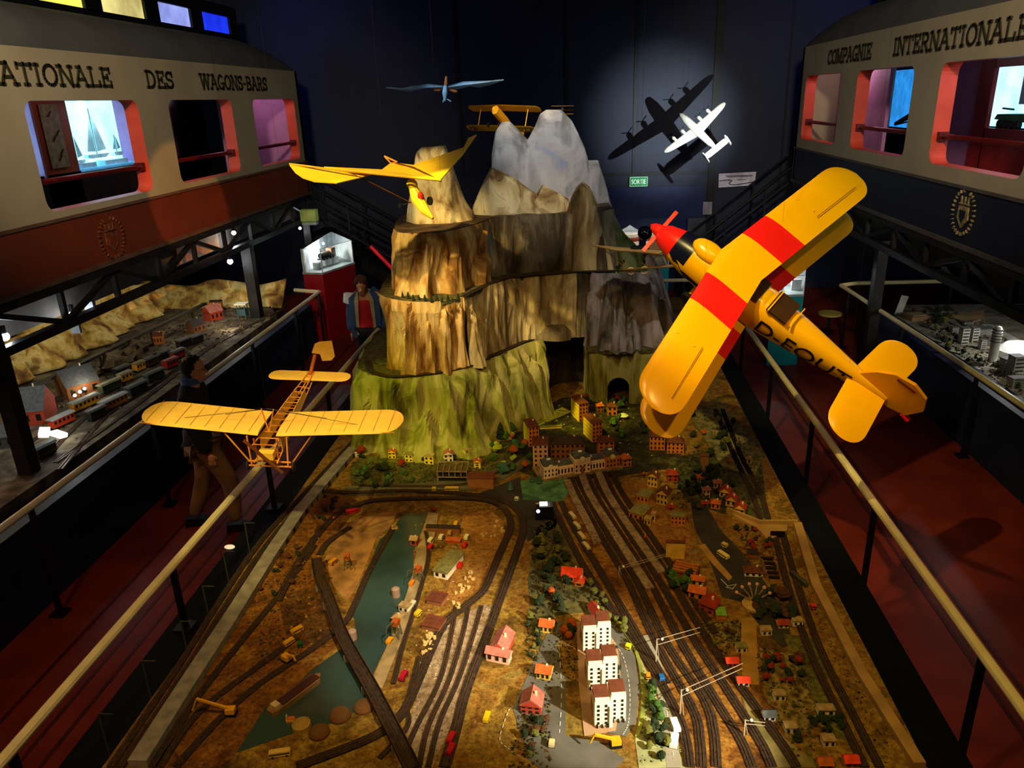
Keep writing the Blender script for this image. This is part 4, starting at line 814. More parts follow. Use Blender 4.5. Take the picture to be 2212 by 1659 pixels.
house(1040, 1050, .22, .12, .10, 2, 'brown', 'brown', 'flat', 'long low brown block behind the road right of the train shed', nw=(0, 0))
# tram shed with pale frame
p = A(978, 1042); t = T('model_train_shed', 'open grey-framed model train shed behind the yellow bus', 'model building', p)
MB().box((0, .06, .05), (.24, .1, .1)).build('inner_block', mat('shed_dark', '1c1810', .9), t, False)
b = MB().bar((-.13, -.01, .11), (.13, -.01, .11), .008); b.bar((-.13, .12, .14), (.13, .12, .14), .008); b.bar((-.13, -.01, .055), (.13, -.01, .055), .008); b.build('cross_beam', m_conc, t, False)
for k in range(6):
    x = -.13+.052*k; b = MB(); b.bar((x, -.01, 0 if k in (0, 5) else .055), (x, -.01, .11), .007); b.bar((x, -.01, .11), (x, .12, .14), .007); b.build('frame_bar', m_conc, t, False)
MB().prism([(-.13, -.01), (.13, -.01), (.13, .12), (-.13, .12)], .1, .104).build('roof_glazing', mat('shed_roof', '5a4a20', .5), t, False)
# tall tenement rows
def tenement(px, py, w_, d, h, rz, label, front='pink', side='bright', roof='brown', nw=(3, 5)):
    t = house(px, py, w_, d, h, rz, front, roof, 'hip', label, nw=nw, name='model_tenement', rh=.035)
    for j in range(5): MB().box((-w_/2-.002, 0, h*(j+.3)/5), (.003, d*.96, .006)).build('balcony', wm(side), t, False)
    MB().box((-w_/2-.0005, 0, h/2), (.002, d, h)).build('side_wall', wm(side), t, False)  # bright yellow side has the light from the left put into its colour
    return t
tenement(1168, 1000, .13, .17, .22, 4, 'tall pale pink model tenement left of the hotel')
tenement(1148, 955, .10, .20, .2, 18, 'yellow side-lit model tenement behind the pale pink tenement', 'orange')
tenement(1252, 902, .10, .22, .2, 22, 'farthest yellow side-lit model tenement in the row by the gorge', 'orange')
tenement(1280, 945, .10, .22, .2, 22, 'middle yellow side-lit model tenement of the row behind the station', 'orange')
tenement(1308, 985, .14, .14, .17, 4, 'orange-brown model tenement with balconies behind the station', 'orange', 'orange')
house(1226, 985, .31, .12, .15, 3, 'brown', 'dark', 'hip', 'wide brown model hotel behind the station', nw=(7, 3), name='model_hotel')
house(1190, 925, .22, .03, .02, 8, 'bright', 'olive', 'flat', 'low yellow-green terrace between the tenement rows', nw=(0, 0))
house(1419, 968, .14, .10, .14, -4, 'orange', 'brown', 'hip', 'orange model block under the wing tip of the large biplane', nw=(4, 3))
house(1458, 975, .15, .10, .11, -4, 'orange', 'brown', 'hip', 'brown model block right of the large biplane wing tip', nw=(4, 3))
house(1322, 895, .10, .08, .1, 0, 'orange', 'brown', 'hip', 'brown model house before the castle rock tunnel', nw=(2, 2)); house(1296, 890, .07, .06, .08, 10, 'brown', 'orange', 'hip', 'small orange-roofed model house left of the tunnel', nw=(2, 2))
for px, lb in ((1299, 'left small red-roofed model cottage on the castle rock ledge'), (1339, 'right small red-roofed model cottage on the castle rock ledge')): house(px, 742, .075, .05, .04, 0, 'white', 'bright', 'gable', lb, nw=(2, 1), zz=1.372)
# the station: five sections under grey roofs
pL, pR = A(1170, 1034), A(1332, 1008); d = pR-pL; rz = math.degrees(math.atan2(d.y, d.x)); Ls = d.length
st = T('model_station', 'long pale pink model railway station with grey domed roofs', 'model station', (pL+pR)/2, math.radians(rz))
MB().box((0, .06, -.0), (Ls+.06, .26, .055)).build('bridge_deck', m_conc, st, False)
zb = .0275; secs = [(-.5, -.315, .105, 1), (-.315, -.1, .075, 0), (-.1, .11, .135, 1), (.11, .315, .08, 0), (.315, .5, .11, 1)]
for a, c, h, dome in secs:
    x0, x1 = a*Ls, c*Ls; wc = 'white' if a < .1 else 'tan'
    s_ = MB().box(((x0+x1)/2, 0 if dome else .01, zb+h/2), (x1-x0, .13 if dome else .10, h)).build('section_walls', mat('station_pink', 'd8b898', .8) if a < .3 else wm('orange'), st, False)
    if dome:
        b = MB(); ww = (x1-x0)*.46
        b.prism([((x0+x1)/2+ww*math.cos(math.radians(k*15)), zb+h+.042*math.sin(math.radians(k*15))) for k in range(13)], -.055, .055, 'y'); b.build('domed_roof', rmm('grey'), st, False)
        MB().tube([((x0+x1)/2, -.068, zb+h), ((x0+x1)/2, -.06, zb+h)], .022, 12).build('round_gable', wm('cream'), st, False)
        MB().box(((x0+x1)/2, 0, zb+h+.045), (.03, .02, .01)).build('roof_crest', wm('white'), st, False)
        n = 4
        for k in range(n):
            for z in (.03, .07) if h > .1 else (.04,): MB().box((x0+(x1-x0)*(k+.5)/n, -.066, zb+z), (.012, .004, .02)).build('window', m_glassd, st, False)
        if a == -.1: MB().box(((x0+x1)/2, -.067, zb+.035), (.03, .004, .06)).build('door', wm('brown'), st, False)
    else:
        MB().prism([(x0, zb+h), (x1, zb+h), (x1-.005, zb+h+.03), (x0+.005, zb+h+.03)], -.02, .055, 'y').build('flat_roof', rmm('grey'), st, False)
        for k in range(5): MB().box((x0+(x1-x0)*(k+.5)/5, -.041, zb+.035), (.013, .004, .04)).build('window', m_glassd, st, False)
        MB().box((x0+.03, 0, zb+h+.035), (.01, .01, .02)).build('chimney', wm('white'), st, False)
house(1352, 1005, .08, .06, .08, rz, 'orange', 'orange', 'gabley', 'small orange model house at the right end of the station', nw=(2, 2))
H_ = house
H_(1412, 1048, .085, .07, .10, -25, 'yellow', 'brown', 'gabley', 'narrow yellow model town house with a steep brown roof, upper of two'); H_(1434, 1085, .09, .10, .10, -25, 'yellow', 'brown', 'gabley', 'wide yellow model town house with a brown roof, lower of two')
H_(1394, 1078, .10, .12, .05, -28, 'orange', 'olive', 'flat', 'upper flat olive-roofed model warehouse beside the station tracks', chim=False, nw=(3, 1)); H_(1383, 1112, .12, .17, .05, -28, 'orange', 'olive', 'flat', 'lower long flat olive-roofed model warehouse beside the station tracks', nw=(3, 1))
H_(1400, 1132, .05, .05, .055, -20, 'yellow', 'tan', 'flat', 'small square yellow annex at the end of the long warehouse', nw=(2, 1)); H_(1412, 1125, .03, .04, .07, -20, 'yellow', 'tan', 'flat', 'narrow yellow stair tower beside the long warehouse', nw=(1, 1))
H_(1464, 1128, .11, .07, .07, -6, 'orange', 'olive', 'flat', 'olive-topped modern model building by the dark road', nw=(4, 2)); H_(1458, 1205, .13, .03, .13, -2, 'yellow', 'brown', 'flat', 'tall model wall block with a blank pale yellow face', nw=(0, 0)); H_(1480, 1242, .17, .13, .05, -20, 'brown', 'brown', 'slat', 'low brown model hall with four pale roof beams', nw=(0, 0), name='model_hall')
H_(1506, 1262, .08, .05, .05, -12, 'yellow', 'orange', 'gable', 'small yellow model shop below the beamed hall', nw=(2, 1)); H_(1506, 1290, .10, .07, .06, -20, 'orange', 'orange', 'gable', 'orange-roofed model house beside the dark trees', nw=(2, 1)); H_(1532, 1316, .10, .09, .06, -35, 'red', 'red', 'gabley', 'red-roofed model house next to the green flat roof', nw=(2, 2)); H_(1556, 1330, .06, .08, .03, 0, 'orange', 'green', 'flat', 'low model pavilion with a flat lime green roof', nw=(0, 0))
H_(1452, 1035, .09, .08, .06, 0, 'red', 'red', 'hip', 'red-roofed model house behind the yellow town houses', nw=(2, 2)); H_(1520, 1010, .07, .05, .12, 0, 'brown', 'brown', 'flat', 'tall plain brown model chimney block', nw=(0, 0))
H_(1512, 1040, .06, .05, .05, 10, 'yellow', 'orange', 'gable', 'small yellow-fronted model cottage in the dark village', nw=(2, 1)); H_(1524, 1072, .06, .05, .07, 0, 'pink', 'pink', 'hip', 'pink model cottage in the middle of the village', nw=(2, 2)); H_(1548, 1052, .06, .05, .05, 0, 'pink', 'pink', 'gable', 'mauve-roofed model cottage at the right of the village', nw=(2, 1)); H_(1522, 1092, .05, .04, .03, 5, 'brown', 'red', 'gable', 'low dark red model shed in the village', nw=(1, 1)); H_(1545, 1096, .07, .06, .05, -10, 'orange', 'orange', 'hip', 'orange model cottage above the tan wall', nw=(2, 1)); H_(1448, 1100, .05, .04, .03, 0, 'red', 'red', 'gable', 'small red model shed below the yellow town houses', nw=(1, 1))
for k, (px, py, lb) in enumerate(((1566, 1072, 'farthest yellow-gabled house of the red-roofed terrace'), (1580, 1090, 'middle yellow-gabled house of the red-roofed terrace'), (1598, 1108, 'nearest yellow-gabled house of the red-roofed terrace'))): H_(px, py, .08, .08, .06, -20, 'yellow', 'red', 'gabley', lb, nw=(2, 1))
H_(1617, 1002, .04, .03, .06, 0, 'yellow', 'tan', 'gabley', 'small pale yellow model chapel near the black table edge', nw=(1, 1))
H_(1626, 1240, .12, .07, .035, -4, 'white', 'brown', 'hip', 'model bungalow with a white front and brown roof beside parked dark carports', nw=(3, 1)); H_(1625, 1200, .07, .06, .03, -6, 'brown', 'dark', 'flat', 'small dark flat-roofed model garage', nw=(0, 0))
for k in range(5): o = MB().box((0, 0, .01), (.07, .02, .012)).build('carport', mat('carport_dark', '1a0e08', .8)); o.location = A(1659+k*3.2, 1210+k*10)+Vector((0, 0, .004)); o.rotation_euler = (0, 0, -.05); tag(o, 'flat dark model carport beside the white-fronted bungalow', 'carport', 'carports beside the bungalow')
H_(970, 1228, .105, .26, .055, -17, 'cream', 'olive', 'shed', 'long olive-roofed model goods shed beside the canal harbour', nw=(2, 1), name='model_goods_shed', chim=False)
H_(958, 1150, .26, .04, .05, -2, 'brown', 'dark', 'flat', 'black-roofed portal building at the head of the harbour yard', nw=(0, 0)); H_(980, 1170, .11, .05, .02, -4, 'red', 'orange', 'flat', 'low orange-roofed cross shed above the long goods shed', nw=(0, 0))
H_(945, 1298, .11, .10, .03, -16, 'brown', 'brown', 'flat', 'flat brown model store below the goods shed', nw=(0, 0)); H_(938, 1352, .12, .11, .03, -16, 'brown', 'brown', 'flat', 'larger flat brown model store nearer the white boulders', nw=(0, 0)); H_(876, 1318, .07, .05, .04, -18, 'cream', 'tan', 'flat', 'pale flat-roofed model office on the quay', nw=(2, 1)); H_(860, 1345, .05, .05, .05, -18, 'tan', 'tan', 'hip', 'small tan quay hut beside the second crane', nw=(1, 1)); H_(896, 1175, .05, .05, .05, -10, 'red', 'tan', 'gable', 'small red quay hut with a tan roof near the canal head', nw=(1, 1))
H_(1236, 1250, .13, .08, .045, -8, 'white', 'bright', 'gable', 'red-roofed white model villa in the dark wood', nw=(3, 1), rh=.05); H_(1252, 1262, .06, .06, .035, -8, 'orange', 'bright', 'gabley', 'small orange wing beside the red-roofed villa', nw=(1, 1)); H_(1288, 1330, .06, .13, .04, 22, 'white', 'red', 'gabley', 'long red-roofed white farmhouse above the curved road', nw=(2, 1))
H_(1086, 1400, .10, .16, .06, -12, 'red', 'pink', 'gabley', 'pinkish-red model station house between the tracks', nw=(3, 2)); H_(1078, 1425, .14, .06, .06, -14, 'pink', 'pink', 'gable', 'lower cross wing of the pinkish-red station house', nw=(3, 1)); H_(1150, 1528, .11, .10, .06, -6, 'red', 'pink', 'gabley', 'red model house with a pink roof beside the streaked road', nw=(3, 2))
for k, (px, py, lb) in enumerate(((1182, 1360, 'upper yellow model cottage in the hedged oval'), (1176, 1460, 'lower yellow model cottage left of the white apartment blocks'))): H_(px, py, .08, .07, .05, -10, 'yellow', 'orange', 'gable', lb, nw=(3, 1))
for k, (px, py, lb) in enumerate(((1300, 1412, 'farthest of the three white stepped model apartment blocks'), (1312, 1490, 'middle of the three white stepped model apartment blocks'), (1328, 1570, 'nearest of the three white stepped model apartment blocks'))):
    p = A(px-12, py-14); t = T('model_apartment_block', lb, 'model building', p, math.radians(8))
    for s_, xo, yo in ((0, -.045, 0), (1, .045, .03)):
        MB().box((xo, yo, .085), (.08, .09, .17)).build('tower', mat('apart_white', 'e8e0c8', .7, var=.03), t, False)
        MB().box((xo, yo+.05, .05), (.08, .08, .10)).build('rear_wing', wm('tan'), t, False)
        MB().prism([(yo-.03, .17), (yo+.05, .17), (yo+.05, .20)], xo-.04, xo+.04, 'x').build('sloping_roof', rmm('brown'), t, False)
        MB().box((xo, yo-.04, .178), (.076, .012, .022)).build('parapet', mat('apart_white', 'e8e0c8'), t, False)
        for i in range(2):
            for j in range(5): MB().box((xo-.02+.04*i, yo-.046, .03+.028*j), (.012, .004, .014)).build('window', m_glassd, t, False)
        for i in range(3): MB().box((xo-.027+.027*i, yo-.05, .011), (.01, .012, .022)).build('doorway', m_glassd, t, False)
    MB().box((0, -.02, .07), (.018, .07, .14)).build('stair_tower', mat('apart_white', 'e8e0c8'), t, False)
for px, py, wl, rf_, lb in ((1580, 1436, 'red', 'bright', 'small bright red-roofed hut beside the station tracks'), (1604, 1478, 'cream', 'bright', 'tiny cream hut with a red roof below the bright red hut'), (1600, 1405, 'cream', 'olive', 'tiny cream booth above the bright red hut'), (1654, 1368, 'cream', 'tan', 'cream model shed at the end of the dirt road'), (1690, 1353, 'cream', 'red', 'small red-roofed hut under the dark wood'), (1682, 1508, 'white', 'tan', 'white flat-roofed garden hut among the allotments'), (1660, 1552, 'white', 'grey', 'narrow white garden hut near the olive field'), (1782, 1540, 'white', 'tan', 'long white shed beside the hedged field'), (1788, 1606, 'cream', 'tan', 'cream chapel-like hut below the hedged field'), (1706, 1578, 'cream', 'tan', 'domed cream hut left of the hedged field'), (1836, 1650, 'orange', 'bright', 'orange house cut by the bottom edge at the right'), (1780, 1655, 'orange', 'orange', 'brown-orange house at the bottom edge of the picture'), (1721, 1348, 'white', 'tan', 'tiny white kiosk right of the dark wood')):
    H_(px, py, .06 if px not in (1782,) else .085, .045, .035, 4, wl, rf_, 'flat' if rf_ in ('tan', 'olive') else 'gable', lb, nw=(2, 1), chim=False)
# round mounds / tanks
for px, py, r, lb in ((735, 1548, .06, 'right round brown model storage mound by the canal'), (786, 1530, .055, 'round brown model storage mound beside the bridge'), (690, 1585, .055, 'left round brown model storage mound by the canal')):
    p = A(px, py); o = MB().lathe([(r, 0), (r, .015), (r*.8, .03), (r*.3, .038), (.001, .04)], p, 18).build('storage_mound', mat('mound_brown', '5c3c18', .9)); tag(o, lb, 'mound')
p = A(652, 1572); o = MB().lathe([(.05, 0), (.05, .03), (.03, .045), (.001, .048)], p, 16).build('tank_dome', mat('dome_tan', 'a08038', .8)); tag(o, 'yellowish domed model tank on the canal bank', 'tank')
for px, py, lb in ((856, 1280, 'pale round model silo on the quay'), (762, 1372, 'pale stone model turret beside the bridge')):
    p = A(px, py+8); o = MB().lathe([(.028, 0), (.028, .06), (.015, .07), (.001, .072)], p, 14).build('silo', mat('silo_pink', '8a7260', .8)); tag(o, lb, 'silo')
# fan-armed fairground ride, domes
p = A(1628, 1310); t = T('fairground_ride', 'model fairground ride with fanned arms and pink gondolas on the dark square', 'model ride', p)
MB().lathe([(.075, 0), (.075, .02), (.03, .035), (.012, .05), (.001, .052)], n=16).build('ride_base', wm('tan'), t, False)
for k in range(6):
    a = math.radians(30+k*24); q = (.12*math.cos(a), .04*math.sin(a)+.02, .11*math.sin(a)+.02); m_ = MB().tube([(0, 0, .04), q], .004, 6).build('arm', m_conc, t, False)
    MB().blob(q, .012, k, .1, 8).build('gondola', wm('pink'), t, False)
p = A(1346, 905); t = T('carousel', 'pale green round model carousel roof near the tunnel', 'model ride', p)
MB().lathe([(.05, .035), (.055, .04), (.02, .06), (.001, .065)], n=16).build('carousel_roof', mat('carousel_green', 'c8d090', .7), t, False); MB().lathe([(.035, 0), (.035, .036)], n=12).build('drum', wm('brown'), t, False)
# black projector box with lit lenses
p = A(1180, 1118); t = T('lamp_box', 'black box with two lit lenses standing beside the station forecourt', 'lamp', p, .12)
MB().box((0, 0, .06), (.11, .09, .12)).build('housing', m_black, t, False); MB().box((-.06, -.0, .05), (.05, .08, .10)).build('housing', m_black, t, False)
MB().tube([(-.065, -.042, .085), (-.065, -.046, .085)], .015, 12).build('lens', mat('lens_violet', 'b8a8ff', .3, emit=2.5), t, False)
MB().box((-.02, .0, .125), (.06, .05, .008)).build('lit_panel', mat('lens_white', 'fff4d8', .3, emit=3), t, False)
H_(1168, 1112, .05, .15, .06, 12, 'white', 'tan', 'flat', 'narrow white model building lit at its near end behind the black lamp box', nw=(1, 1))
point(p+Vector((0, .1, .2)), .12, (1, .9, .6), .01)
# ---------------- vehicles and boats ----------------
def bus(px, py, L_, rz, c, label, name='model_bus', cat='model vehicle', w_=.03, h=.032, zz=Z, top=None, group=None, cc=None):
    p = onz(px, py, zz); t = T(name, label, cat, p, math.radians(rz), group); m_ = mat('paint_'+c, c, .35)
    MB().prism(rrect(-L_/2, .006, L_/2, h, .005, 3), -w_/2, w_/2, 'y').build('body', m_, t, False)
    MB().box((0, 0, h*.68), (L_*.94, w_+.001, h*.22)).build('window_band', m_glassd, t, False)
    MB().box((0, 0, h+.001), (L_*.9, w_*.9, .004)).build('roof', mat('paint_'+(top or c), top or c, .35), t, False)
    for x in (-L_*.32, L_*.32):
        for y in (-w_/2, w_/2): MB().tube([(x, y-.002, .006), (x, y+.002, .006)], .006, 8).build('wheel', m_black, t, False)
    return t
bus(976, 1060, .12, 2, 'd8b810', 'long yellow model bus in front of the grey train shed'); bus(938, 1061, .035, 0, 'd8b810', 'short yellow model van left of the long yellow bus')
bus(762, 1108, .11, 24, 'b01810', 'bright red model train car on the left curve of the oval'); bus(625, 1392, .07, 58, 'd8a010', 'near half of the yellow truck pair on the left yard'); bus(642, 1366, .08, 50, 'd8a010', 'far half of the yellow truck pair on the left yard')
bus(649, 1397, .03, 20, '1c5a30', 'small green model car in the left yard'); bus(720, 1218, .07, 68, 'c88a10', 'orange-yellow model bus beside the left bank track')
bus(1562, 1203, .10, -56, 'e0cc70', 'cream model coach on the dark road'); bus(1565, 1182, .045, -50, 'c8b060', 'small cream model car behind the cream coach'); bus(605, 1632, .11, 14, 'd0b050', 'dark green and cream model coach at the bottom left road', top='d0b050'); bus(842, 1390, .05, 75, 'd89410', 'orange model lorry under the second quay crane')
for px, py, c, rz, lb in ((930, 1172, 'd8d0a0', 75, 'cream topped lorry at the left of the harbour yard'), (930, 1186, 'c01c10', 75, 'red lorry below the cream topped lorry'), (953, 1165, 'd8c8a0', 80, 'round-topped white van in the harbour yard'), (1008, 1165, 'd8d0a0', 78, 'cream lorry at the right of the harbour yard'), (1004, 1182, 'c01c10', 78, 'red lorry at the right of the harbour yard'), (994, 1226, 'd02010', 80, 'red lorry right of the long goods shed'), (985, 1136, 'd8a010', 85, 'yellow wagon at the top of the harbour yard'), (972, 1155, 'a8782c', 85, 'tan wagon between the white van and the yellow wagon'), (890, 1265, 'c87820', 78, 'orange wagon beside the quay crane'), (892, 1310, 'c8c0a0', 76, 'white lorry on the quay'), (903, 1330, 'd0b020', 70, 'thin yellow digger on the quay')):
    bus(px, py, .05, rz, c, lb, name='model_lorry')
for px, py, c, lb in ((872, 1465, 'a81830', 'red wagon on the harbour siding'), (975, 1600, 'a01410', 'upper red wagon on the bottom siding'), (974, 1625, 'a01410', 'lower red wagon on the bottom siding')): bus(px, py, .07, 78, c, lb, name='model_wagon')
bus(1052, 1555, .065, 82, 'e0b818', 'yellow model van at the bottom road junction'); bus(1357, 1402, .03, -25, 'd8d020', 'tiny yellow model car on the curved grey road'); bus(1429, 1470, .035, -80, '1c5a98', 'small blue model car on the pale road'); bus(1400, 1466, .025, 0, 'e08818', 'tiny orange model car left of the blue car'); bus(1192, 1612, .035, 85, 'd8c890', 'cream model car on the bottom grey road')
bus(1458, 1572, .085, -80, 'f4f0e0', 'farther white model trailer beside the pale road', name='model_trailer', w_=.04); bus(1456, 1606, .085, 78, 'f4f0e0', 'nearer white model trailer beside the pale road', name='model_trailer', w_=.04)
bus(1725, 1255, .16, -66, '4a4830', 'dark olive model goods wagon on the right edge track', name='model_wagon'); bus(1690, 1278, .035, -4, 'e06010', 'bright orange model car beside the dark wood'); bus(1756, 1315, .035, -4, 'c84010', 'red-orange model car at the right table edge'); bus(1116, 1082, .03, -20, 'c8d0b0', 'small pale model car on the station forecourt')
for k in range(4):
    bus(1236+k*10, 1118+k*22, .09, -64, 'c8b880', ['first', 'second', 'third', 'fourth'][k]+' cream carriage from the far end of the train left of the station tracks', name='model_carriage')
# barge, boats
def boat(px, py, L_, w_, rz, hull, deck, label):
    p = A(px, py, Z+.004); t = T('model_barge' if L_ > .2 else 'model_boat', label, 'model boat', p, math.radians(rz))
    pl = [(-L_/2, -w_*.3), (-L_*.42, -w_/2), (L_*.4, -w_/2), (L_/2, 0), (L_*.4, w_/2), (-L_*.42, w_/2), (-L_/2, w_*.3)]
    MB().prism(pl, 0, .03 if L_ > .2 else .012).build('hull', mat('hull_'+hull, hull, .6), t, False); MB().box((L_*.06, 0, .032 if L_ > .2 else .014), (L_*.72, w_*.75, .008)).build('hold_cover', mat('hull_'+deck, deck, .7), t, False)
    MB().box((-L_*.38, 0, .03), (L_*.1, w_*.6, .04 if L_ > .2 else .01)).build('wheelhouse', mat('hull_c8b080', 'c8b080', .6), t, False); return t
pa, pb = A(585, 1545), A(695, 1462); d = pb-pa
boat(640, 1503, d.length, .075, math.degrees(math.atan2(d.y, d.x)), '7a5a34', '3c1c0c', 'long dark brown model barge moored on the canal'); boat(853, 1142, .05, .03, 40, 'b09050', '8a6a30', 'small tan model boat at the head of the canal'); boat(766, 1423, .06, .03, -60, 'd8c8a0', 'a03020', 'small white and red model boat beside the bridge')
boat(628, 1556, .05, .03, 10, 'd08820', 'b06010', 'small orange model boat on the lower canal')
# lattice cranes
def crane(px, py, label, h=.14, rz=0, jib=.12, c='5a5638', yel=False):
    p = A(px, py); t = T('model_crane', label, 'model crane', p, math.radians(rz)); m_ = mat('crane_'+c, c, .6)
    if not yel:
        for x, y in ((-.03, -.025), (.03, -.025), (.03, .025), (-.03, .025)): MB().bar((x, y, 0), (x*.6, y*.6, h*.6), .005).build('leg', m_, t, False)
        for z in (.3, .6): b = MB(); k = 1-.4*z/.6; [b.bar((a[0]*k, a[1]*k, h*z), (c_[0]*k, c_[1]*k, h*z), .004) for a, c_ in (((-.03, -.025), (.03, -.025)), ((.03, -.025), (.03, .025)), ((.03, .025), (-.03, .025)), ((-.03, .025), (-.03, -.025)))]; b.build('frame', m_, t, False)
        b = MB(); b.bar((-.03, -.025, 0), (.02, -.015, h*.6), .003); b.bar((.03, -.025, 0), (-.02, -.015, h*.6), .003); b.build('cross_brace', m_, t, False)
    else: MB().box((0, 0, .012), (.06, .04, .02)).build('chassis', m_black, t, False)
    MB().box((0, 0, h*.6+.015 if not yel else .035), (.05, .04, .03)).build('cab', mat('cab_'+('d89c10' if yel else 'a8501c'), 'd89c10' if yel else 'a8501c', .6), t, False)
    b = MB(); z0 = h*.6+.02 if not yel else .045
    b.bar((0, 0, z0), (-jib, 0, z0+jib*.45), .012 if yel else .006); b.bar((-jib, 0, z0+jib*.45), (-jib*1.2, 0, z0), .008 if yel else .003); b.build('jib', mat('cab_d89c10', 'd89c10', .6) if yel else m_, t, False)
    return t
crane(905, 1255, 'lattice quay crane with an orange cab by the canal', rz=70); crane(858, 1378, 'larger lattice quay crane over the orange lorry', rz=80, h=.17); crane(752, 1228, 'dark lattice crane on the left canal bank', rz=100); crane(500, 1545, 'yellow jib crane at the bottom left of the layout', rz=6, jib=.17, yel=True); crane(620, 1430, 'small orange jib crane in the left yard', rz=150, jib=.07, yel=True); crane(1330, 1612, 'orange-yellow crane truck below the white apartments', rz=12, jib=.11, yel=True)
# catenary masts with cross wires
def mast(px, py, h, px2, py2, label):
    p = A(px, py); q = A(px2, py2); t = T('catenary_mast', label, 'mast', p); m_ = mat('mast_grey', 'a89c84', .5)
    b = MB(); b.bar(p, p+Vector((0, 0, h)), .006); b.bar(p+Vector((.02, 0, 0)), p+Vector((.0, 0, h)), .003); b.build('post', m_, t)
    b = MB()
    for z in (h*.98, h*.75): b.bar(p+Vector((0, 0, z)), q+Vector((0, 0, z*.9)), .0025)
    b.build('cross_wire', m_, t)
    MB().blob(p+Vector((.03, .0, h)), .008, 1, .1, 8).build('insulator', mat('apart_white', 'e8e0c8'), t)
mast(1417, 1432, .17, 1510, 1400, 'tall pale overhead line mast beside the pale road'); mast(1469, 1545, .17, 1600, 1480, 'nearer pale overhead line mast crossing the station tracks'); mast(1607, 1588, .10, 1650, 1590, 'short pale overhead line mast on the right tracks'); mast(1337, 1245, .08, 1440, 1215, 'far pale overhead line mast at the platform end')
for k, (px, py) in enumerate(((542, 1205), (497, 1270), (455, 1350), (410, 1430), (330, 1520), (240, 1640))):
    p = onz(px, py, .5); b = MB(); b.bar(p, p+Vector((0, 0, .32)), .008); b.bar(p+Vector((0, 0, .32)), p+Vector((.08, 0, .32)), .006)
    o = b.build('bracket_post', mat('arm_grey', '3a3630', .6)); tag(o, 'thin dark bracket post on the navy ledge by the left table edge', 'bracket', 'bracket posts along the left table edge')
p = onz(497, 1186, .5); t = T('ledge_light', 'small cream oval lamp lying on the navy ledge', 'lamp', p); MB().blob((0, 0, .02), .035, 1, .02, 12, (1.3, .7, .5)).build('lamp_body', mat('lamp_cream', 'f0d8b0', .4, emit=.35), t, False)
# ---------------- trees ----------------
TREE = {}
def tree_proto(kind, ci):
    key = (kind, ci)
    if key in TREE: return TREE[key]
    c = {'dark': '1e2a12', 'green': '3a5a1e', 'olive': '5a5a20', 'orange': 'a04a12', 'red': '7a2410', 'teal': '34584a', 'lime': '9aa81e', 'brown': '4a2c14', 'grey': '6a6a54'}[ci]
    fm = mat('leaf_'+ci, c, .95, var=.4, scale=60)
    b = MB()
    if kind == 'fir':
        for k in range(3): b.lathe([(.3-.07*k, .18+.24*k), (.14-.03*k, .4+.22*k), (.02, .56+.22*k)], n=8)
    else:
        r = random.Random(hash(ci) % 97)
        for k in range(4): b.blob((r.uniform(-.16, .16), r.uniform(-.16, .16), .5+r.uniform(-.12, .2)), .26, k, .3, 7)
    t = T('model_tree', None, None, (0, 0, 0)); b.build('foliage', fm, t, False); MB().tube([(0, 0, 0), (0, 0, .4)], .04, 5).build('trunk', mat('trunk', '3a2412', .9), t, False)
    TREE[key] = t; t['fresh'] = 1; return t
NT = [0]
def tree(x, y, z, h, kind, ci, label, group=None):
    q = tree_proto(kind, ci)
    if q.get('fresh'): del q['fresh']; t = q
    else: t = copy_tree(q)
    t.location = (x, y, z); t.rotation_euler = (0, 0, random.uniform(0, 6)); s_ = h*random.uniform(.8, 1.2); t.scale = (s_, s_, s_)
    t['label'] = label; t['category'] = 'model tree'
    if group: t['group'] = group
    NT[0] += 1
    return t
def wood(px, n, h, kc, label, group, zz=Z, seed=1):
    bush = 'bush ' in label or 'shrub ' in label
    for (x, y, r) in scatter(px, n, seed*31+n):
        k, c = r.choice(kc); o = tree(x, y, zz, h*r.uniform(.75, 1.25), k, c, label, group)
        if bush: o.name = 'model_shrub'; o['category'] = 'model shrub'
wood([(1150, 1150), (1180, 1130), (1235, 1230), (1260, 1290), (1200, 1330), (1145, 1300)], 24, .085, [('b', 'dark'), ('b', 'olive'), ('b', 'dark')], 'dark bushy model tree in the wood beside the cream train', 'trees of the wood beside the oval track')
wood([(1270, 1260), (1330, 1320), (1380, 1400), (1350, 1400), (1300, 1340)], 14, .06, [('b', 'dark'), ('b', 'olive')], 'small dark model tree outside the curved grey road', 'trees along the curved road')
wood([(765, 1020), (870, 1010), (900, 1050), (770, 1062)], 20, .075, [('b', 'dark'), ('b', 'dark'), ('b', 'green')], 'dark model tree in the thicket left of the grey train shed', 'trees of the thicket by the train shed')
wood([(1050, 985), (1100, 930), (1140, 945), (1150, 1020), (1090, 1040)], 20, .10, [('b', 'green'), ('b', 'lime'), ('b', 'orange'), ('b', 'green'), ('b', 'teal')], 'model tree in the colourful park left of the pale pink tenement', 'park trees left of the tenement')
wood([(1452, 1020), (1560, 1005), (1590, 1060), (1540, 1115), (1470, 1095)], 22, .075, [('b', 'dark'), ('b', 'dark'), ('b', 'brown')], 'dark model tree among the village cottages right of the station', 'village trees')
wood([(1445, 1235), (1490, 1250), (1492, 1290), (1455, 1285)], 9, .08, [('b', 'dark'), ('b', 'green')], 'dark model tree in the clump below the beamed hall', 'trees below the beamed hall')
wood([(1640, 1290), (1700, 1285), (1720, 1345), (1660, 1345), (1620, 1330)], 17, .09, [('b', 'dark'), ('b', 'dark'), ('b', 'brown')], 'dark model tree in the grove beside the fairground ride', 'grove by the fairground ride')
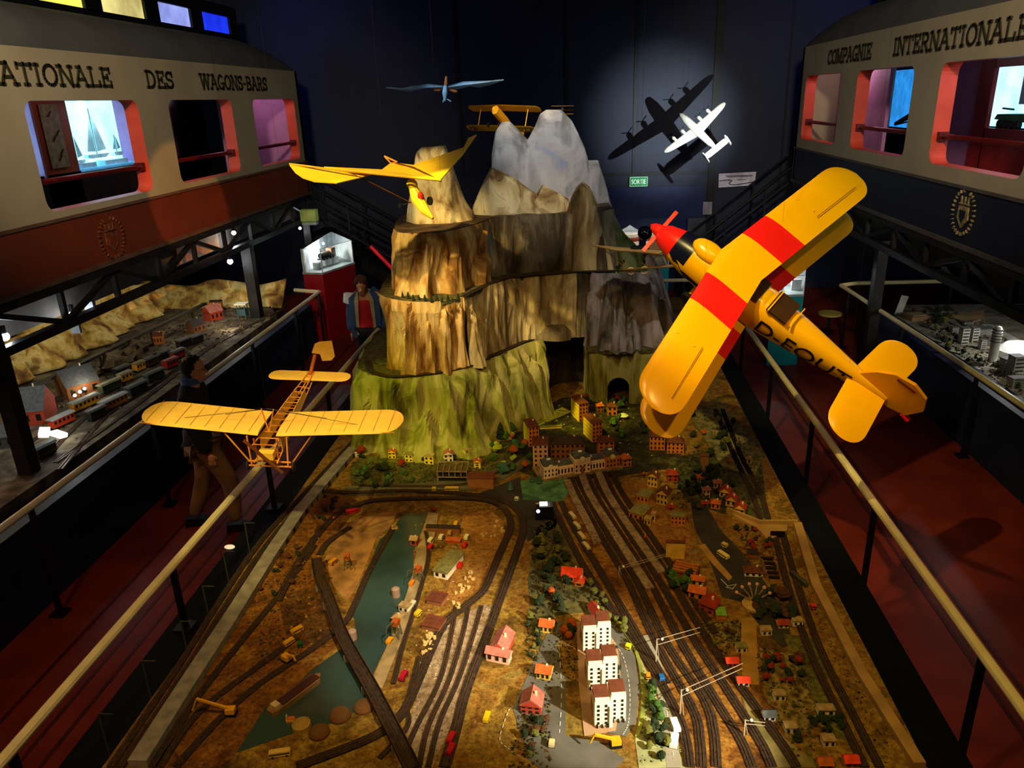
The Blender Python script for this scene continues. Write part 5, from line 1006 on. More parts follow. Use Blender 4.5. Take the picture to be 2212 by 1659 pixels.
wood([(1636, 1420), (1720, 1420), (1740, 1490), (1660, 1490)], 20, .06, [('b', 'brown'), ('b', 'dark'), ('b', 'red')], 'brownish model tree in the orchard right of the dirt road', 'orchard trees')
wood([(1396, 1480), (1415, 1475), (1440, 1560), (1410, 1560)], 14, .06, [('b', 'green'), ('b', 'dark')], 'green model tree in the row beside the pale road', 'row of trees by the pale road')
wood([(1398, 1565), (1440, 1580), (1440, 1650), (1400, 1650)], 9, .07, [('b', 'dark'), ('b', 'olive')], 'model tree left of the white trailers', 'trees left of the trailers')
wood([(1140, 1340), (1175, 1330), (1165, 1440), (1140, 1450)], 10, .05, [('b', 'dark'), ('b', 'olive')], 'small model tree along the hedged oval by the yellow cottages', 'trees of the hedged oval')
wood([(1135, 1560), (1180, 1545), (1185, 1640), (1120, 1640)], 12, .06, [('b', 'dark'), ('b', 'olive'), ('b', 'brown')], 'dark model tree below the pink-roofed red house', 'trees below the pink-roofed house')
wood([(1210, 1350), (1245, 1345), (1240, 1380), (1215, 1385)], 6, .07, [('b', 'dark'), ('b', 'orange')], 'model tree at the top of the white apartment blocks', 'trees above the apartment blocks')
wood([(1325, 1400), (1335, 1400), (1342, 1480), (1330, 1480)], 7, .035, [('b', 'dark')], 'tiny dark shrub in front of the white apartment blocks', 'shrubs before the apartment blocks')
wood([(1490, 900), (1560, 870), (1640, 1000), (1580, 1010), (1500, 980)], 18, .09, [('b', 'dark'), ('b', 'orange'), ('b', 'dark'), ('b', 'olive')], 'model tree on the dark hillside behind the village', 'hillside trees at the right edge')
wood([(1310, 870), (1400, 860), (1410, 960), (1330, 960)], 14, .09, [('b', 'dark'), ('b', 'dark'), ('b', 'green')], 'dark model tree between the tenements and the biplane wing', 'trees behind the station')
wood([(560, 1190), (650, 1180), (640, 1290), (560, 1300)], 12, .05, [('b', 'brown'), ('b', 'dark')], 'brown model shrub in the yard inside the left edge track', 'shrubs of the left yard')
wood([(700, 1075), (745, 1060), (720, 1110), (680, 1140)], 10, .06, [('b', 'dark'), ('b', 'brown')], 'dark model tree outside the left curve of the oval', 'trees outside the left curve')
wood([(770, 990), (1040, 990), (1040, 1002), (770, 1005)], 10, .055, [('b', 'dark'), ('b', 'green')], 'dark shrub between the villas under the cliff', 'shrubs between the cliff villas')
wood([(1240, 860), (1300, 840), (1310, 870), (1270, 890)], 8, .06, [('b', 'dark')], 'dark model tree in the mouth of the gorge', 'gorge trees')
wood([(1600, 1120), (1680, 1190), (1640, 1200), (1580, 1150)], 10, .05, [('b', 'dark'), ('b', 'red')], 'small model tree on the slope below the tan retaining wall', 'trees below the tan wall')
wood([(1520, 1350), (1600, 1350), (1598, 1395), (1535, 1400)], 10, .035, [('b', 'olive'), ('b', 'brown')], 'tiny bush in the garden rows below the lime green roof', 'garden bushes')
wood([(1738, 1555), (1810, 1552), (1822, 1582), (1755, 1588)], 20, .045, [('b', 'dark')], 'tiny dark shrub in the square field by the right track', 'shrubs of the hedged field')
for px, py, h, ci, lb in ((782, 985, .13, 'red', 'rust-red model tree at the left foot of the mountain'), (868, 1010, .09, 'red', 'orange-red model tree below the yellow villas'), (972, 975, .1, 'orange', 'orange model tree behind the cream villa'), (910, 975, .08, 'orange', 'small orange model tree against the cliff'), (1068, 1040, .08, 'orange', 'orange model tree by the road beside the brown block'), (1110, 985, .13, 'orange', 'tall orange model tree in front of the tenement'), (1256, 1355, .06, 'orange', 'orange model tree above the white apartment blocks'), (1190, 1285, .07, 'orange', 'orange model tree left of the red-roofed villa'), (936, 1110, .06, 'red', 'small red model tree at the harbour head'), (1395, 1165, .05, 'orange', 'small orange bush beside the station tracks'), (722, 1122, .04, 'orange', 'small orange bush inside the left curve'), (1626, 1190, .06, 'red', 'red model tree on the slope under the tan wall'), (1268, 865, .08, 'red', 'red model tree in front of the gorge'), (1334, 870, .08, 'red', 'red model tree before the tunnel'), (1390, 1028, .05, 'orange', 'orange model tree behind the yellow town houses')):
    p = A(px, py); tree(p.x, p.y, Z, h, 'b', ci, lb)
for px, py, h, lb in ((1082, 950, .17, 'tall dark fir at the right foot of the mossy cliff'), (1165, 1045, .08, 'teal model fir in front of the pink station'), (1150, 1042, .09, 'teal model fir left of the pink station'), (1103, 1060, .10, 'dark teal model fir beside the road bridge'), (1722, 1600, .08, 'single dark cypress near the olive field')):
    p = A(px, py); tree(p.x, p.y, Z, h, 'fir', 'teal' if 'teal' in lb else 'dark', lb)
# tiny firs on the ledges
for (px, py) in ((870, 640), (882, 643), (893, 646), (905, 645), (918, 648), (932, 650), (944, 648), (955, 652), (968, 650), (978, 652), (990, 646)):
    p = onz(px, py+2, 2.14); tree(p.x, p.y, 2.135, .07, 'fir', 'dark', 'tiny dark fir on the ledge below the upper yellow cliff', 'firs on the upper ledge')
for (px, py) in ((1290, 733), (1312, 735), (1325, 736), (1355, 733), (1372, 730), (1390, 726)):
    p = onz(px, py, 1.372); tree(p.x, p.y, 1.372, .05, 'b', 'dark', 'tiny dark bush on the castle rock ledge', 'bushes on the castle rock')
# ---------------- hanging model aeroplanes ----------------
def rodr(wv):
    v = Vector(wv); return Matrix.Rotation(v.length, 3, v.normalized())
def pose(wv, tv): return Matrix.Translation(tv) @ rodr(wv).to_4x4()
def wing(hs, ch, sweep=0, dih=0, th=.1, y0=0, z0=0, x0=0, side=1, stripe=None, n=28, tipk=.18, taper=0, thin=False):
    b = MB(); prof = [(0, 0), (.06, .55), (.2, .95), (.4, 1), (.7, .55), (1, 0), (.7, -.12), (.3, -.2), (.06, -.25)]
    xs = [x0+(hs-x0)*i/n for i in range(n+1)]
    if stripe: xs = sorted(set([x for x in xs if all(abs(x-s) > .012 for s in stripe)]+list(stripe)))
    # dense tips
    xs = sorted(set(xs+[hs-(hs*tipk)*k/10*.5 for k in range(10)]+[hs-.0005]))
    rows = []
    for x in xs:
        e = max(0, (x-(hs-ch*.5))/(ch*.5)); f = math.sqrt(max(0, 1-e**2.4)) if e > 0 else 1; c = ch*(1-taper*x/hs); cc = max(c*f, .004)
        yc = y0-x*sweep-c*.5; rows.append([(side*x, yc+cc*.5-cc*p, z0+x*dih+q*th*c*max(f, .15)) for p, q in prof])
    m = len(prof); vs = [v for r in rows for v in r]; b.v = [Vector(v) for v in vs]
    for i in range(len(rows)-1):
        mi = 1 if stripe and stripe[0]-1e-6 <= (xs[i]+xs[i+1])/2 <= stripe[1]+1e-6 else 0
        for k in range(m): b.f.append((i*m+k, i*m+(k+1) % m, (i+1)*m+(k+1) % m, (i+1)*m+k)); b.m.append(mi)
    b.f.append(tuple(range(m))); b.m.append(0); b.f.append(tuple((len(rows)-1)*m+k for k in range(m))); b.m.append(0)
    return b
def loft(secs, n=20):
    """secs: (y, halfwidth, halfheight, zc, power)"""
    b = MB()
    for (y, hw, hh, zc, p) in secs:
        for k in range(n):
            t = 2*math.pi*k/n; c, s_ = math.cos(t), math.sin(t); r = (abs(c)**p+abs(s_)**p)**(-1/p); b.v.append(Vector((hw*c*r, y, zc+hh*s_*r)))
    for i in range(len(secs)-1):
        for k in range(n): b.f.append((i*n+k, i*n+(k+1) % n, (i+1)*n+(k+1) % n, (i+1)*n+k)); b.m.append(0)
    b.f.append(tuple(range(n))); b.f.append(tuple((len(secs)-1)*n+k for k in range(n))); b.m += [0, 0]
    return b
y_or = mat('aero_yellow', (.95, .48, .0), .25, var=.01, spec=.5); y_red = mat('aero_red', (.80, .012, .01), .3, var=.02, spec=.4); y_navy = mat('aero_navy', '0c1230', .3)
# --- large yellow and red biplane ---
bp_ = T('model_biplane', 'large glossy yellow biplane with red wing bands and black registration letters', 'model aeroplane', mtx=pose((0.8521, -0.2318, 0.8859), (0.9991, 5.5793, 2.7928)))
HS = 1.29
for sd in (1, -1):
    wing(HS, .36, .147, -.01, .055, side=sd, stripe=(.221, .468)).build('upper_wing', [y_or, y_red], bp_, False, True)
    wing(HS-.02, .36, .147, -.01, .055, y0=-.10, z0=-.36, x0=.04, side=sd, stripe=(.221, .468)).build('lower_wing', [y_or, y_red], bp_, False, True)
    MB().bar((sd*.75, -.16, .01), (sd*.75, -.28, -.35), .012, .035).build('wing_strut', y_or, bp_, False); MB().bar((sd*.75, -.3, .01), (sd*.75, -.42, -.35), .012, .035).build('wing_strut', y_or, bp_, False)
    MB().bar((sd*.10, -.05, -.0), (sd*.07, -.02, -.2), .01, .02).build('cabane_strut', y_or, bp_, False)
    b = MB(); b.bar((sd*.72, -.36, .018), (sd*1.16, -.43, .013), .004, .004); b.build('aileron_gap', mat('gap_brown', '7a3c04', .6), bp_, False)
# cover the wing centre with the cockpit cut-out rim
fus = [(.50, .02, .02, -.28, 2), (.48, .045, .045, -.28, 2), (.42, .09, .09, -.28, 2), (.30, .125, .13, -.28, 2), (.15, .15, .165, -.28, 2.1), (-.10, .155, .18, -.28, 2.4), (-.45, .15, .175, -.275, 2.6), (-.8, .12, .14, -.26, 2.5), (-1.2, .07, .095, -.24, 2.3), (-1.55, .018, .05, -.22, 2)]
b = loft(fus, 24)
o = b.build('fuselage', [y_or, y_red, y_navy], bp_, False, True)
for p in o.data.polygons:
    y = p.center.y
    yy = y-.45*(p.center.z+.28); p.material_index = 1 if y > .31 else (2 if .06 < yy < .20 else 0)
b = MB(); prev = None
for k in range(13):
    t_ = k/12; y = .24-.75*t_; z = -.27+(.05 if t_ < .1 else -.02-.05*t_); b.v += [Vector((-.158, y+.05, z+.028-.02*t_)), Vector((-.158, y-.0, z-.028+.02*t_))]
for k in range(12): b.f.append((2*k, 2*k+2, 2*k+3, 2*k+1)); b.m.append(0)
b.build('side_flash', y_navy, bp_, False)
sp = MB().lathe([(.001, .08), (.03, .055), (.045, .02), (.05, 0), (.05, -.02)], n=16).build('spinner', y_red, bp_, False)
sp.matrix_local = Matrix.Translation((0, .48, -.28)) @ Matrix.Rotation(-math.pi/2, 4, 'X')
MB().bar((-.19, .47, -.34), (.19, .47, -.22), .03, .012).build('propeller', y_red, bp_, False)
MB().blob((0, .06, -.11), .11, 2, .02, 16, (.75, 1.3, .55)).build('cowl_bulge', y_or, bp_, False, True)
for y, l in ((-.62, .17), (-.40, .10)): MB().box((0, y+.02, -.098), (.20, l, .012)).build('cockpit_opening', mat('cockpit_dark', '38200a', .5), bp_, False)
b = MB(); b.bar((-.11, -.53, -.093), (.11, -.53, -.093), .01, .03); b.bar((-.10, -.72, -.1), (.10, -.72, -.1), .008, .02); b.build('cockpit_coaming', y_or, bp_, False)
b = MB(); b.add([(-.08, -.49, -.11), (.08, -.49, -.11), (.05, -.44, -.04), (-.05, -.44, -.04)], [(0, 1, 2, 3)]); b.build('windscreen', glass('clear_glass'), bp_, False)
for sd in (1, -1):
    wing(.47, .30, .12, 0, .05, y0=-1.25, z0=-.22, side=sd, n=16, x0=.01).build('tailplane', y_or, bp_, False, True)
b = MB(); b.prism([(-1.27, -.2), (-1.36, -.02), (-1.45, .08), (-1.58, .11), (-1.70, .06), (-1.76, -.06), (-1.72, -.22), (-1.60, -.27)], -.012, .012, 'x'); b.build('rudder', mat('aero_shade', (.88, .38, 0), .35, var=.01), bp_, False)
MB().bb((-.016, -1.62, .045), (-.013, -1.48, .065)).build('rudder_flag', mat('flag_red', '7a2408', .5), bp_, False)
MB().bb((.012, -1.62, .045), (.016, -1.48, .065)).build('rudder_flag', MATS['flag_red'], bp_, False)
MB().bar((0, -1.18, -.17), (0, -1.42, -.20), .05, .03).build('tail_fairing', y_red, bp_, False)
MB().tube([(0, -1.70, -.24), (0, -1.76, -.26)], .02, 10).build('tail_wheel', y_red, bp_, False)
# letters wrapped to the tapering port side
def side_x(y, z):
    for i in range(len(fus)-1):
        if fus[i][0] >= y >= fus[i+1][0]:
            f_ = (fus[i][0]-y)/(fus[i][0]-fus[i+1][0]); hw, hh, zc, pw = [fus[i][j]+(fus[i+1][j]-fus[i][j])*f_ for j in (1, 2, 3, 4)]
            return hw*max(0, 1-min(1, abs(z-zc)/hh)**pw)**(1/pw)
    return .02
def let(u, v, q):
    y = -.54-u; z = -.325+v*(1-.25*u)+u*.045
    return (-(side_x(y, z)+.005+(.001 if q > 0 else 0)), y, z)
vs, fs = text_mesh('D-EOUT', .2, .003, let, .74)
MB().add(vs, fs).build('registration_letters', mat('letter_black', '0a0806', .4), bp_, False)
for sd in (1, -1):
    MB().bar((sd*.08, .0, -.43), (sd*.14, .0, -.52), .02, .03).build('landing_leg', y_or, bp_, False); MB().tube([(sd*.13, .0, -.54), (sd*.17, .0, -.54)], .05, 14).build('wheel', m_black, bp_, False)
# --- yellow cloth monoplane, open frame ---
cloth = mat('cloth_yellow', (.90, .56, .10), .8, var=.03, scale=20); wood_ = mat('frame_wood', 'd89038', .5); 
bl_ = T('model_monoplane', 'yellow fabric early monoplane with an open ladder-like fuselage frame', 'model aeroplane', mtx=pose((-0.0857, 0.2135, -3.1037), (-2.0123, 4.3234, 1.8759)))
for sd in (1, -1):
    wing(.86, .305, 0, .074, .045, side=sd, x0=.06, n=20).build('wing', cloth, bl_, False, True)
    for k in range(8): x = .12+.095*k; MB().box((sd*x, -.15, x*.074+.0155), (.0022, .27, .002)).build('rib', mat('rib_tan', 'b8802c', .7), bl_, False)
    b = MB(); b.bar((sd*.06, -.01, -.0), (sd*.83, -.01, .062), .006); b.build('spar', wood_, bl_, False)
    MB().tube([(0, -.08, .16), (sd*.6, -.1, .05)], .0018, 4).build('wire', m_dark, bl_, False); MB().tube([(0, -.08, .16), (sd*.35, -.2, .03)], .0018, 4).build('wire', m_dark, bl_, False)
    wing(.31, .15, 0, 0, .04, y0=-.87, z0=-.058, side=sd, x0=.0, n=12).build('tailplane', cloth, bl_, False, True)
    # longerons
    for z in (-.03, -.15): MB().bar((sd*.075, .08, z), (sd*.018, -1.0, -.05 if z > -.1 else -.09), .007).build('longeron', wood_, bl_, False)
    MB().bar((sd*.13, 0, .0), (sd*.12, .02, -.21), .012, .008).build('undercarriage_post', wood_, bl_, False); MB().bar((sd*.075, .03, .0), (sd*.065, .03, -.17), .010).build('undercarriage_post', mat('post_red', 'b05a20', .5), bl_, False)
    MB().bar((sd*.29, -.02, .015), (sd*.14, .0, -.2), .007).build('wing_brace', wood_, bl_, False)
    MB().tube([(sd*.145, .0, -.22), (sd*.155, .0, -.22)], .035, 14).build('wheel', mat('tyre', '2a2014', .8), bl_, False)
    b = MB(); b.add([(sd*.07, -.05, -.03), (sd*.034, -.72, -.035), (sd*.034, -.72, -.10), (sd*.07, -.05, -.14)], [(0, 1, 2, 3)]); o = b.build('side_cloth', cloth, bl_, False); md = o.modifiers.new('s', 'SOLIDIFY'); md.thickness = .003
for k in range(13):
    y = .05-.08*k; f_ = (.08-y)/1.08; hw = .075-.057*f_; MB().bar((-hw, y, -.03-.02*f_), (hw, y, -.03-.02*f_), .005).build('cross_rung', wood_, bl_, False); MB().bar((-hw, y, -.15+.06*f_), (hw, y, -.15+.06*f_), .005).build('cross_rung', wood_, bl_, False)
for z in (-.18, -.215): MB().bar((-.14, .02, z), (.14, .02, z), .008).build('axle_bar', wood_, bl_, False)
MB().bar((-.11, .10, -.21), (.11, .10, .03), .022, .008).build('propeller', mat('prop_wood', '6a3c14', .4), bl_, False)
MB().box((0, .04, -.11), (.10, .06, .05)).build('engine', mat('engine_gold', 'e8b848', .35), bl_, False)
o = MB().prism([(.05, .02), (.02, .09), (-.02, .10), (-.11, .09), (-.12, -.04), (-.09, -.07), (-.02, -.06), (-.01, .0)], -.006, .006, 'x').build('rudder', cloth, bl_, False); o.matrix_local = Matrix.Translation((-.03, -1.12, .04)) @ Matrix.Rotation(math.radians(-62), 4, 'Z')
MB().bar((0, -.95, -.06), (0, -1.12, .03), .02, .02).build('tail_post', mat('post_red', 'b05a20', .5), bl_, False)
b = MB(); b.bar((0, -.05, 0), (.04, -.08, .16), .006); b.bar((0, -.05, 0), (-.04, -.08, .16), .006); b.build('king_post', wood_, bl_, False)
# --- silver four-engined airliner by the back wall ---
PY = 14.0
a, c = ony(1474, 251, PY), ony(1547, 322, PY-.75); nose = a; tail = c
L0, R0 = ony(1461, 312, PY-.1), ony(1556, 247, PY-.1)
m_sil = mat('silver_paint', 'dcd8c4', .3, .1, var=.03)
ax = (nose-tail).normalized(); rt = (R0-L0)
sil = T('model_airliner', 'silver four-engined model airliner casting its shadow on the dark back wall', 'model aeroplane', mtx=frame((nose+tail)/2, ax, rt, 1))
loft([(.6, .005, .005, 0, 2), (.52, .045, .05, 0, 2), (.35, .065, .07, 0, 2), (0, .07, .07, 0, 2), (-.35, .05, .055, .01, 2), (-.58, .012, .02, .03, 2)], 16).build('fuselage', m_sil, sil, False, True)
for sd in (1, -1):
    wing(.62, .24, .04, .08, .09, y0=.2, z0=-.03, x0=.02, side=sd, taper=.55, n=16).build('wing', m_sil, sil, False, True)
    wing(.22, .13, .02, .02, .07, y0=-.46, z0=.03, side=sd, n=8).build('tailplane', m_sil, sil, False, True)
    MB().prism([(-.44, -.03), (-.50, .13), (-.58, .14), (-.63, .02), (-.6, -.05)], sd*.215-.008, sd*.215+.008, 'x').build('tail_fin', m_sil, sil, False)
    for x in (.17, .35):
        MB().tube([(sd*x, .30, -.01), (sd*x, .26, -.01), (sd*x, .05, 0)], .03, 10, [.012, .03, .02]).build('engine', m_sil, sil, False)
        b = MB()
        for k in range(3): a_ = math.radians(20+120*k); b.bar((sd*x, .305, -.01), (sd*x+.07*math.cos(a_), .305, -.01+.07*math.sin(a_)), .012, .004)
        b.build('propeller', m_dark, sil, False)
sh = ony(1438, 268, 16); pl = (nose+tail)/2; dl = (pl-sh)*1.0
spot(pl+dl*.95, sh*.6+pl*.4, 400, (.82, .93, 1), 40, 1, .006); spot(pl+dl*.95, sh*.5+pl*.5, 30, (.82, .93, 1), 70, 1, .006)
# --- small orange-yellow biplane above the peaks ---
tm = T('model_biplane', 'small orange-yellow biplane with roundels hanging behind the grey peaks', 'model aeroplane', mtx=frame(ony(1082, 226, 10.2), (-.3, -.75, .5), (-1, .25, .13), 1))
m_tm = mat('moth_yellow', (.85, .38, .01), .45, var=.04)
for sd in (1, -1):
    wing(.52, .15, .05, 0, .05, side=sd, n=10).build('upper_wing', m_tm, tm, False, True); wing(.50, .15, .05, .02, .05, y0=-.04, z0=-.26, side=sd, n=10).build('lower_wing', m_tm, tm, False, True)
    MB().bar((sd*.34, -.1, 0), (sd*.34, -.15, -.26), .008).build('wing_strut', m_tm, tm, False)
    MB().tube([(sd*.4, -.13, -.266), (sd*.4, -.13, -.270)], .045, 16).build('roundel', mat('roundel_dark', '2a1c10', .6), tm, False); MB().tube([(sd*.4, -.13, -.2705), (sd*.4, -.13, -.272)], .028, 16).build('roundel_ring', m_tm, tm, False)
    wing(.16, .10, .02, 0, .04, y0=-.66, z0=-.12, side=sd, n=6).build('tailplane', m_tm, tm, False, True)
    MB().tube([(sd*.07, .04, -.30), (sd*.085, .04, -.30)], .03, 10).build('wheel', m_black, tm, False)
loft([(.14, .02, .02, -.13, 2), (.1, .045, .06, -.13, 2), (-.2, .045, .06, -.12, 2.5), (-.72, .01, .03, -.11, 2)], 12).build('fuselage', m_tm, tm, False)
MB().prism([(-.62, -.1), (-.66, .02), (-.74, .02), (-.76, -.1)], -.005, .005, 'x').build('rudder', m_tm, tm, False)
t2 = T('model_triplane', 'tiny brown and yellow biplane half hidden behind the tallest grey peak', 'model aeroplane', mtx=frame(ony(1215, 236, 10.6), (0, -1, .05), (-1, 0, .02), 1))
for sd in (1, -1):
    for k, z in enumerate((.04, -.01, -.06)): wing(.15, .06, 0, 0, .06, z0=z, side=sd, n=6).build('wing', m_tm if k != 1 else mat('moth_dark', '5a2c0c', .6), t2, False)
loft([(.06, .02, .02, 0, 2), (-.25, .01, .01, 0, 2)], 8).build('fuselage', m_dark, t2, False)
spot((-.8, 6.6, 5.9), (-.6, 10.2, 3.5), 330, (1, .8, .5), 24, .8, .05); spot((-3.0, 5.5, 6.1), (-.9, 9.0, 3.95), 260, (.8, .92, 1), 22, .8, .05)
# --- blue bird-winged model ---
c0 = ony(963, 188, 9.0); bd = T('model_ornithopter', 'pale blue bird-winged flying model with a wooden body above the mountain', 'model aeroplane', c0)
m_bw = mat('bird_blue', '8ab4d4', .6, var=.15); m_bwd = mat('bird_wood', 'b06a38', .6)
def feather(pl_, th=.012):
    P = [(lambda q: q)(ony(x, y, yy)) for x, y, yy in pl_]; n = len(P); b = MB(); b.add([(p.x, p.y, p.z) for p in P]+[(p.x, p.y+.01, p.z-th) for p in P], [tuple(range(n)), tuple(range(2*n-1, n-1, -1))]+[(i, (i+1) % n, n+(i+1) % n, n+i) for i in range(n)]); return b
feather([(834, 188, 9.0), (868, 190, 9.0), (890, 186, 9.0), (925, 181, 9.0), (957, 185, 9.0), (955, 190, 9.1), (925, 187, 9.1), (898, 192, 9.1), (884, 195, 9.1), (866, 193, 9.1)]).build('wing', m_bw, bd)
feather([(967, 186, 9.0), (1000, 176, 9.0), (1030, 175, 9.0), (1060, 174, 9.0), (1088, 171, 9.0), (1062, 180, 9.1), (1034, 187, 9.1), (1015, 184, 9.1), (990, 190, 9.1), (970, 192, 9.1)]).build('wing', m_bw, bd)
feather([(936, 190, 9.05), (955, 191, 9.05), (948, 195, 9.05), (938, 194, 9.05)]).build('tail_vane', m_bwd, bd); feather([(968, 190, 9.05), (988, 196, 9.05), (984, 198, 9.05), (970, 194, 9.05)]).build('tail_vane', m_bwd, bd)
MB().tube([ony(962, 185, 9), ony(961, 200, 8.98), ony(961, 218, 8.96)], .02, 8, [.02, .03, .012]).build('body', m_bw, bd); MB().tube([ony(963, 184, 9), ony(964, 165, 9.02)], .02, 8, [.022, .012]).build('head', m_bwd, bd)
b = MB(); b.bar(ony(958, 216, 8.96), ony(957, 221, 8.96), .012); b.bar(ony(966, 214, 8.96), ony(974, 219, 8.96), .012); b.build('foot', m_bw, bd)
# --- yellow hang-glider with pod ---
hg = T('model_microlight', 'yellow cloth hang-glider microlight with a yellow pod and red seat beside the left peak', 'model aeroplane', ony(900, 400, 6.6))
m_hg = mat('glider_cloth', (.80, .52, .02), .6, var=.05, scale=5)
def q(x, y, d): return ony(x, y, d)
def sail(tri):
    b = MB(); b.add([q(*p) for p in tri], [tuple(range(len(tri)))]); o = b.build('sail', m_hg, hg); md = o.modifiers.new('t', 'SOLIDIFY'); md.thickness = .008; return o
sail([(625, 355, 6.1), (638, 372, 6.0), (655, 384, 5.95), (680, 392, 5.95), (728, 395, 6.0), (780, 383, 6.2), (825, 368, 6.5), (700, 362, 6.2)])
sail([(700, 362, 6.2), (825, 368, 6.5), (846, 352, 6.75), (893, 360, 6.55), (952, 390, 6.2)])
sail([(952, 390, 6.2), (893, 360, 6.55), (846, 352, 6.75), (893, 358, 6.6), (975, 332, 6.85), (1002, 320, 6.9), (1012, 300, 7.0), (1030, 292, 7.0), (1000, 335, 6.7), (985, 352, 6.5)])
MB().tube([q(846, 350, 6.75), q(893, 362, 6.5), q(952, 391, 6.2)], .008, 6).build('keel_tube', mat('tube_brown', '5a3008', .4), hg); MB().tube([q(625, 354, 6.1), q(750, 370, 6.15), q(952, 390, 6.2)], .008, 6).build('leading_tube', mat('tube_yellow', 'c89018', .4), hg)
b = MB(); b.bar(q(830, 337, 6.7), q(858, 350, 6.7), .012); b.bar(q(830, 337, 6.7), q(845, 353, 6.7), .01); b.bar(q(845, 353, 6.7), q(858, 350, 6.7), .008); b.build('king_post', mat('post_orange', 'e08038', .4), hg)
MB().tube([q(748, 368, 6.2), q(888, 438, 6.3)], .004, 5).build('wire', mat('tube_brown', '5a3008'), hg)
MB().tube([q(889, 385, 6.35), q(894, 410, 6.3), q(902, 430, 6.28), q(918, 455, 6.2), q(935, 472, 6.15)], .05, 10, [.02, .04, .055, .04, .012]).build('pod', mat('pod_yellow', (.85, .6, .03), .35, var=.02), hg)
MB().blob(q(909, 428, 6.24), .035, 2, .1, 10, (.8, .6, 1.5)).build('seat', mat('seat_red', 'a81c14', .5), hg); MB().blob(q(890, 398, 6.3), .045, 4, .1, 10).build('engine_cover', mat('pod_yellow', (.85, .6, .03)), hg)
MB().tube([q(927, 434, 6.25), q(930, 434, 6.26)], .035, 14).build('wheel', m_black, hg); MB().tube([q(863, 444, 6.3), q(866, 444, 6.31)], .02, 10).build('wheel', m_black, hg); MB().bar(q(866, 443, 6.3), q(900, 434, 6.28), .006).build('axle', m_dark, hg)
# --- spindly grey-white early biplane at the right cliff ---
gp = T('model_early_biplane', 'spindly pale early biplane with spoked wheels above the right cliff', 'model aeroplane', ony(1380, 560, 7.3))
m_lin = mat('linen', 'b89458', .7)
feather([(1278, 529, 7.2), (1320, 532, 7.4), (1420, 550, 7.4), (1436, 542, 7.2), (1425, 548, 7.0), (1330, 540, 7.0)]).build('upper_wing', m_lin, gp); feather([(1345, 582, 7.1), (1395, 577, 7.4), (1455, 571, 7.4), (1458, 575, 7.1)]).build('lower_wing', m_lin, gp)
for (x0, y0_, x1, y1_) in ((1300, 535, 1350, 577), (1330, 538, 1355, 583), (1405, 548, 1400, 577), (1415, 550, 1412, 577), (1400, 577, 1420, 552), (1386, 546, 1400, 575), (1355, 541, 1398, 577), (1430, 545, 1440, 572)): MB().bar(ony(x0, y0_, 7.2), ony(x1, y1_, 7.2), .006).build('strut', m_lin, gp)
for x, y in ((1363, 585), (1392, 583)):
    p = ony(x, y, 7.15); b = MB(); n = 16
    for k in range(n): a0, a1 = 2*math.pi*k/n, 2*math.pi*(k+1)/n; b.bar(p+Vector((.032*math.cos(a0), 0, .032*math.sin(a0))), p+Vector((.032*math.cos(a1), 0, .032*math.sin(a1))), .008)
    for k in range(4): a0 = math.pi*k/4; b.bar(p-Vector((.03*math.cos(a0), 0, .03*math.sin(a0))), p+Vector((.03*math.cos(a0), 0, .03*math.sin(a0))), .004)
    b.build('wheel', mat('wheel_pale', 'c8b890', .5), gp)
feather([(1395, 535, 7.5), (1428, 512, 7.7), (1436, 545, 7.6), (1400, 545, 7.5)]).build('tail_cloth', mat('tail_brown', '8a6040', .7), gp); MB().tube([ony(1366, 537, 7.2), ony(1398, 538, 7.3)], .03, 8).build('engine', m_black, gp)

# hanging wires up to the ceiling
m_wire = mat('thin_wire', '101010', .6)
def hang(t, pts, local=True):
    for p_ in pts:
        q_ = (MW[t] @ Vector(p_)) if local else Vector(p_); MB().tube([q_, (q_.x, q_.y, 6.6)], .0006, 4).build('hanging_wire', m_wire, t)
hang(bp_, [(.5, -.2, .01), (-.5, -.2, .01), (0, -1.2, -.15)]); hang(bl_, [(0, -.08, .16), (0, -.9, -.04)]); hang(sil, [(.3, .1, 0), (-.3, .1, 0)])
hang(tm, [(.3, -.05, .01), (-.3, -.05, .01)]); hang(t2, [(0, 0, .04)]); hang(bd, [ony(961, 185, 9.0)], False); hang(hg, [ony(830, 337, 6.7), ony(952, 390, 6.2)], False); hang(gp, [ony(1380, 546, 7.2)], False)
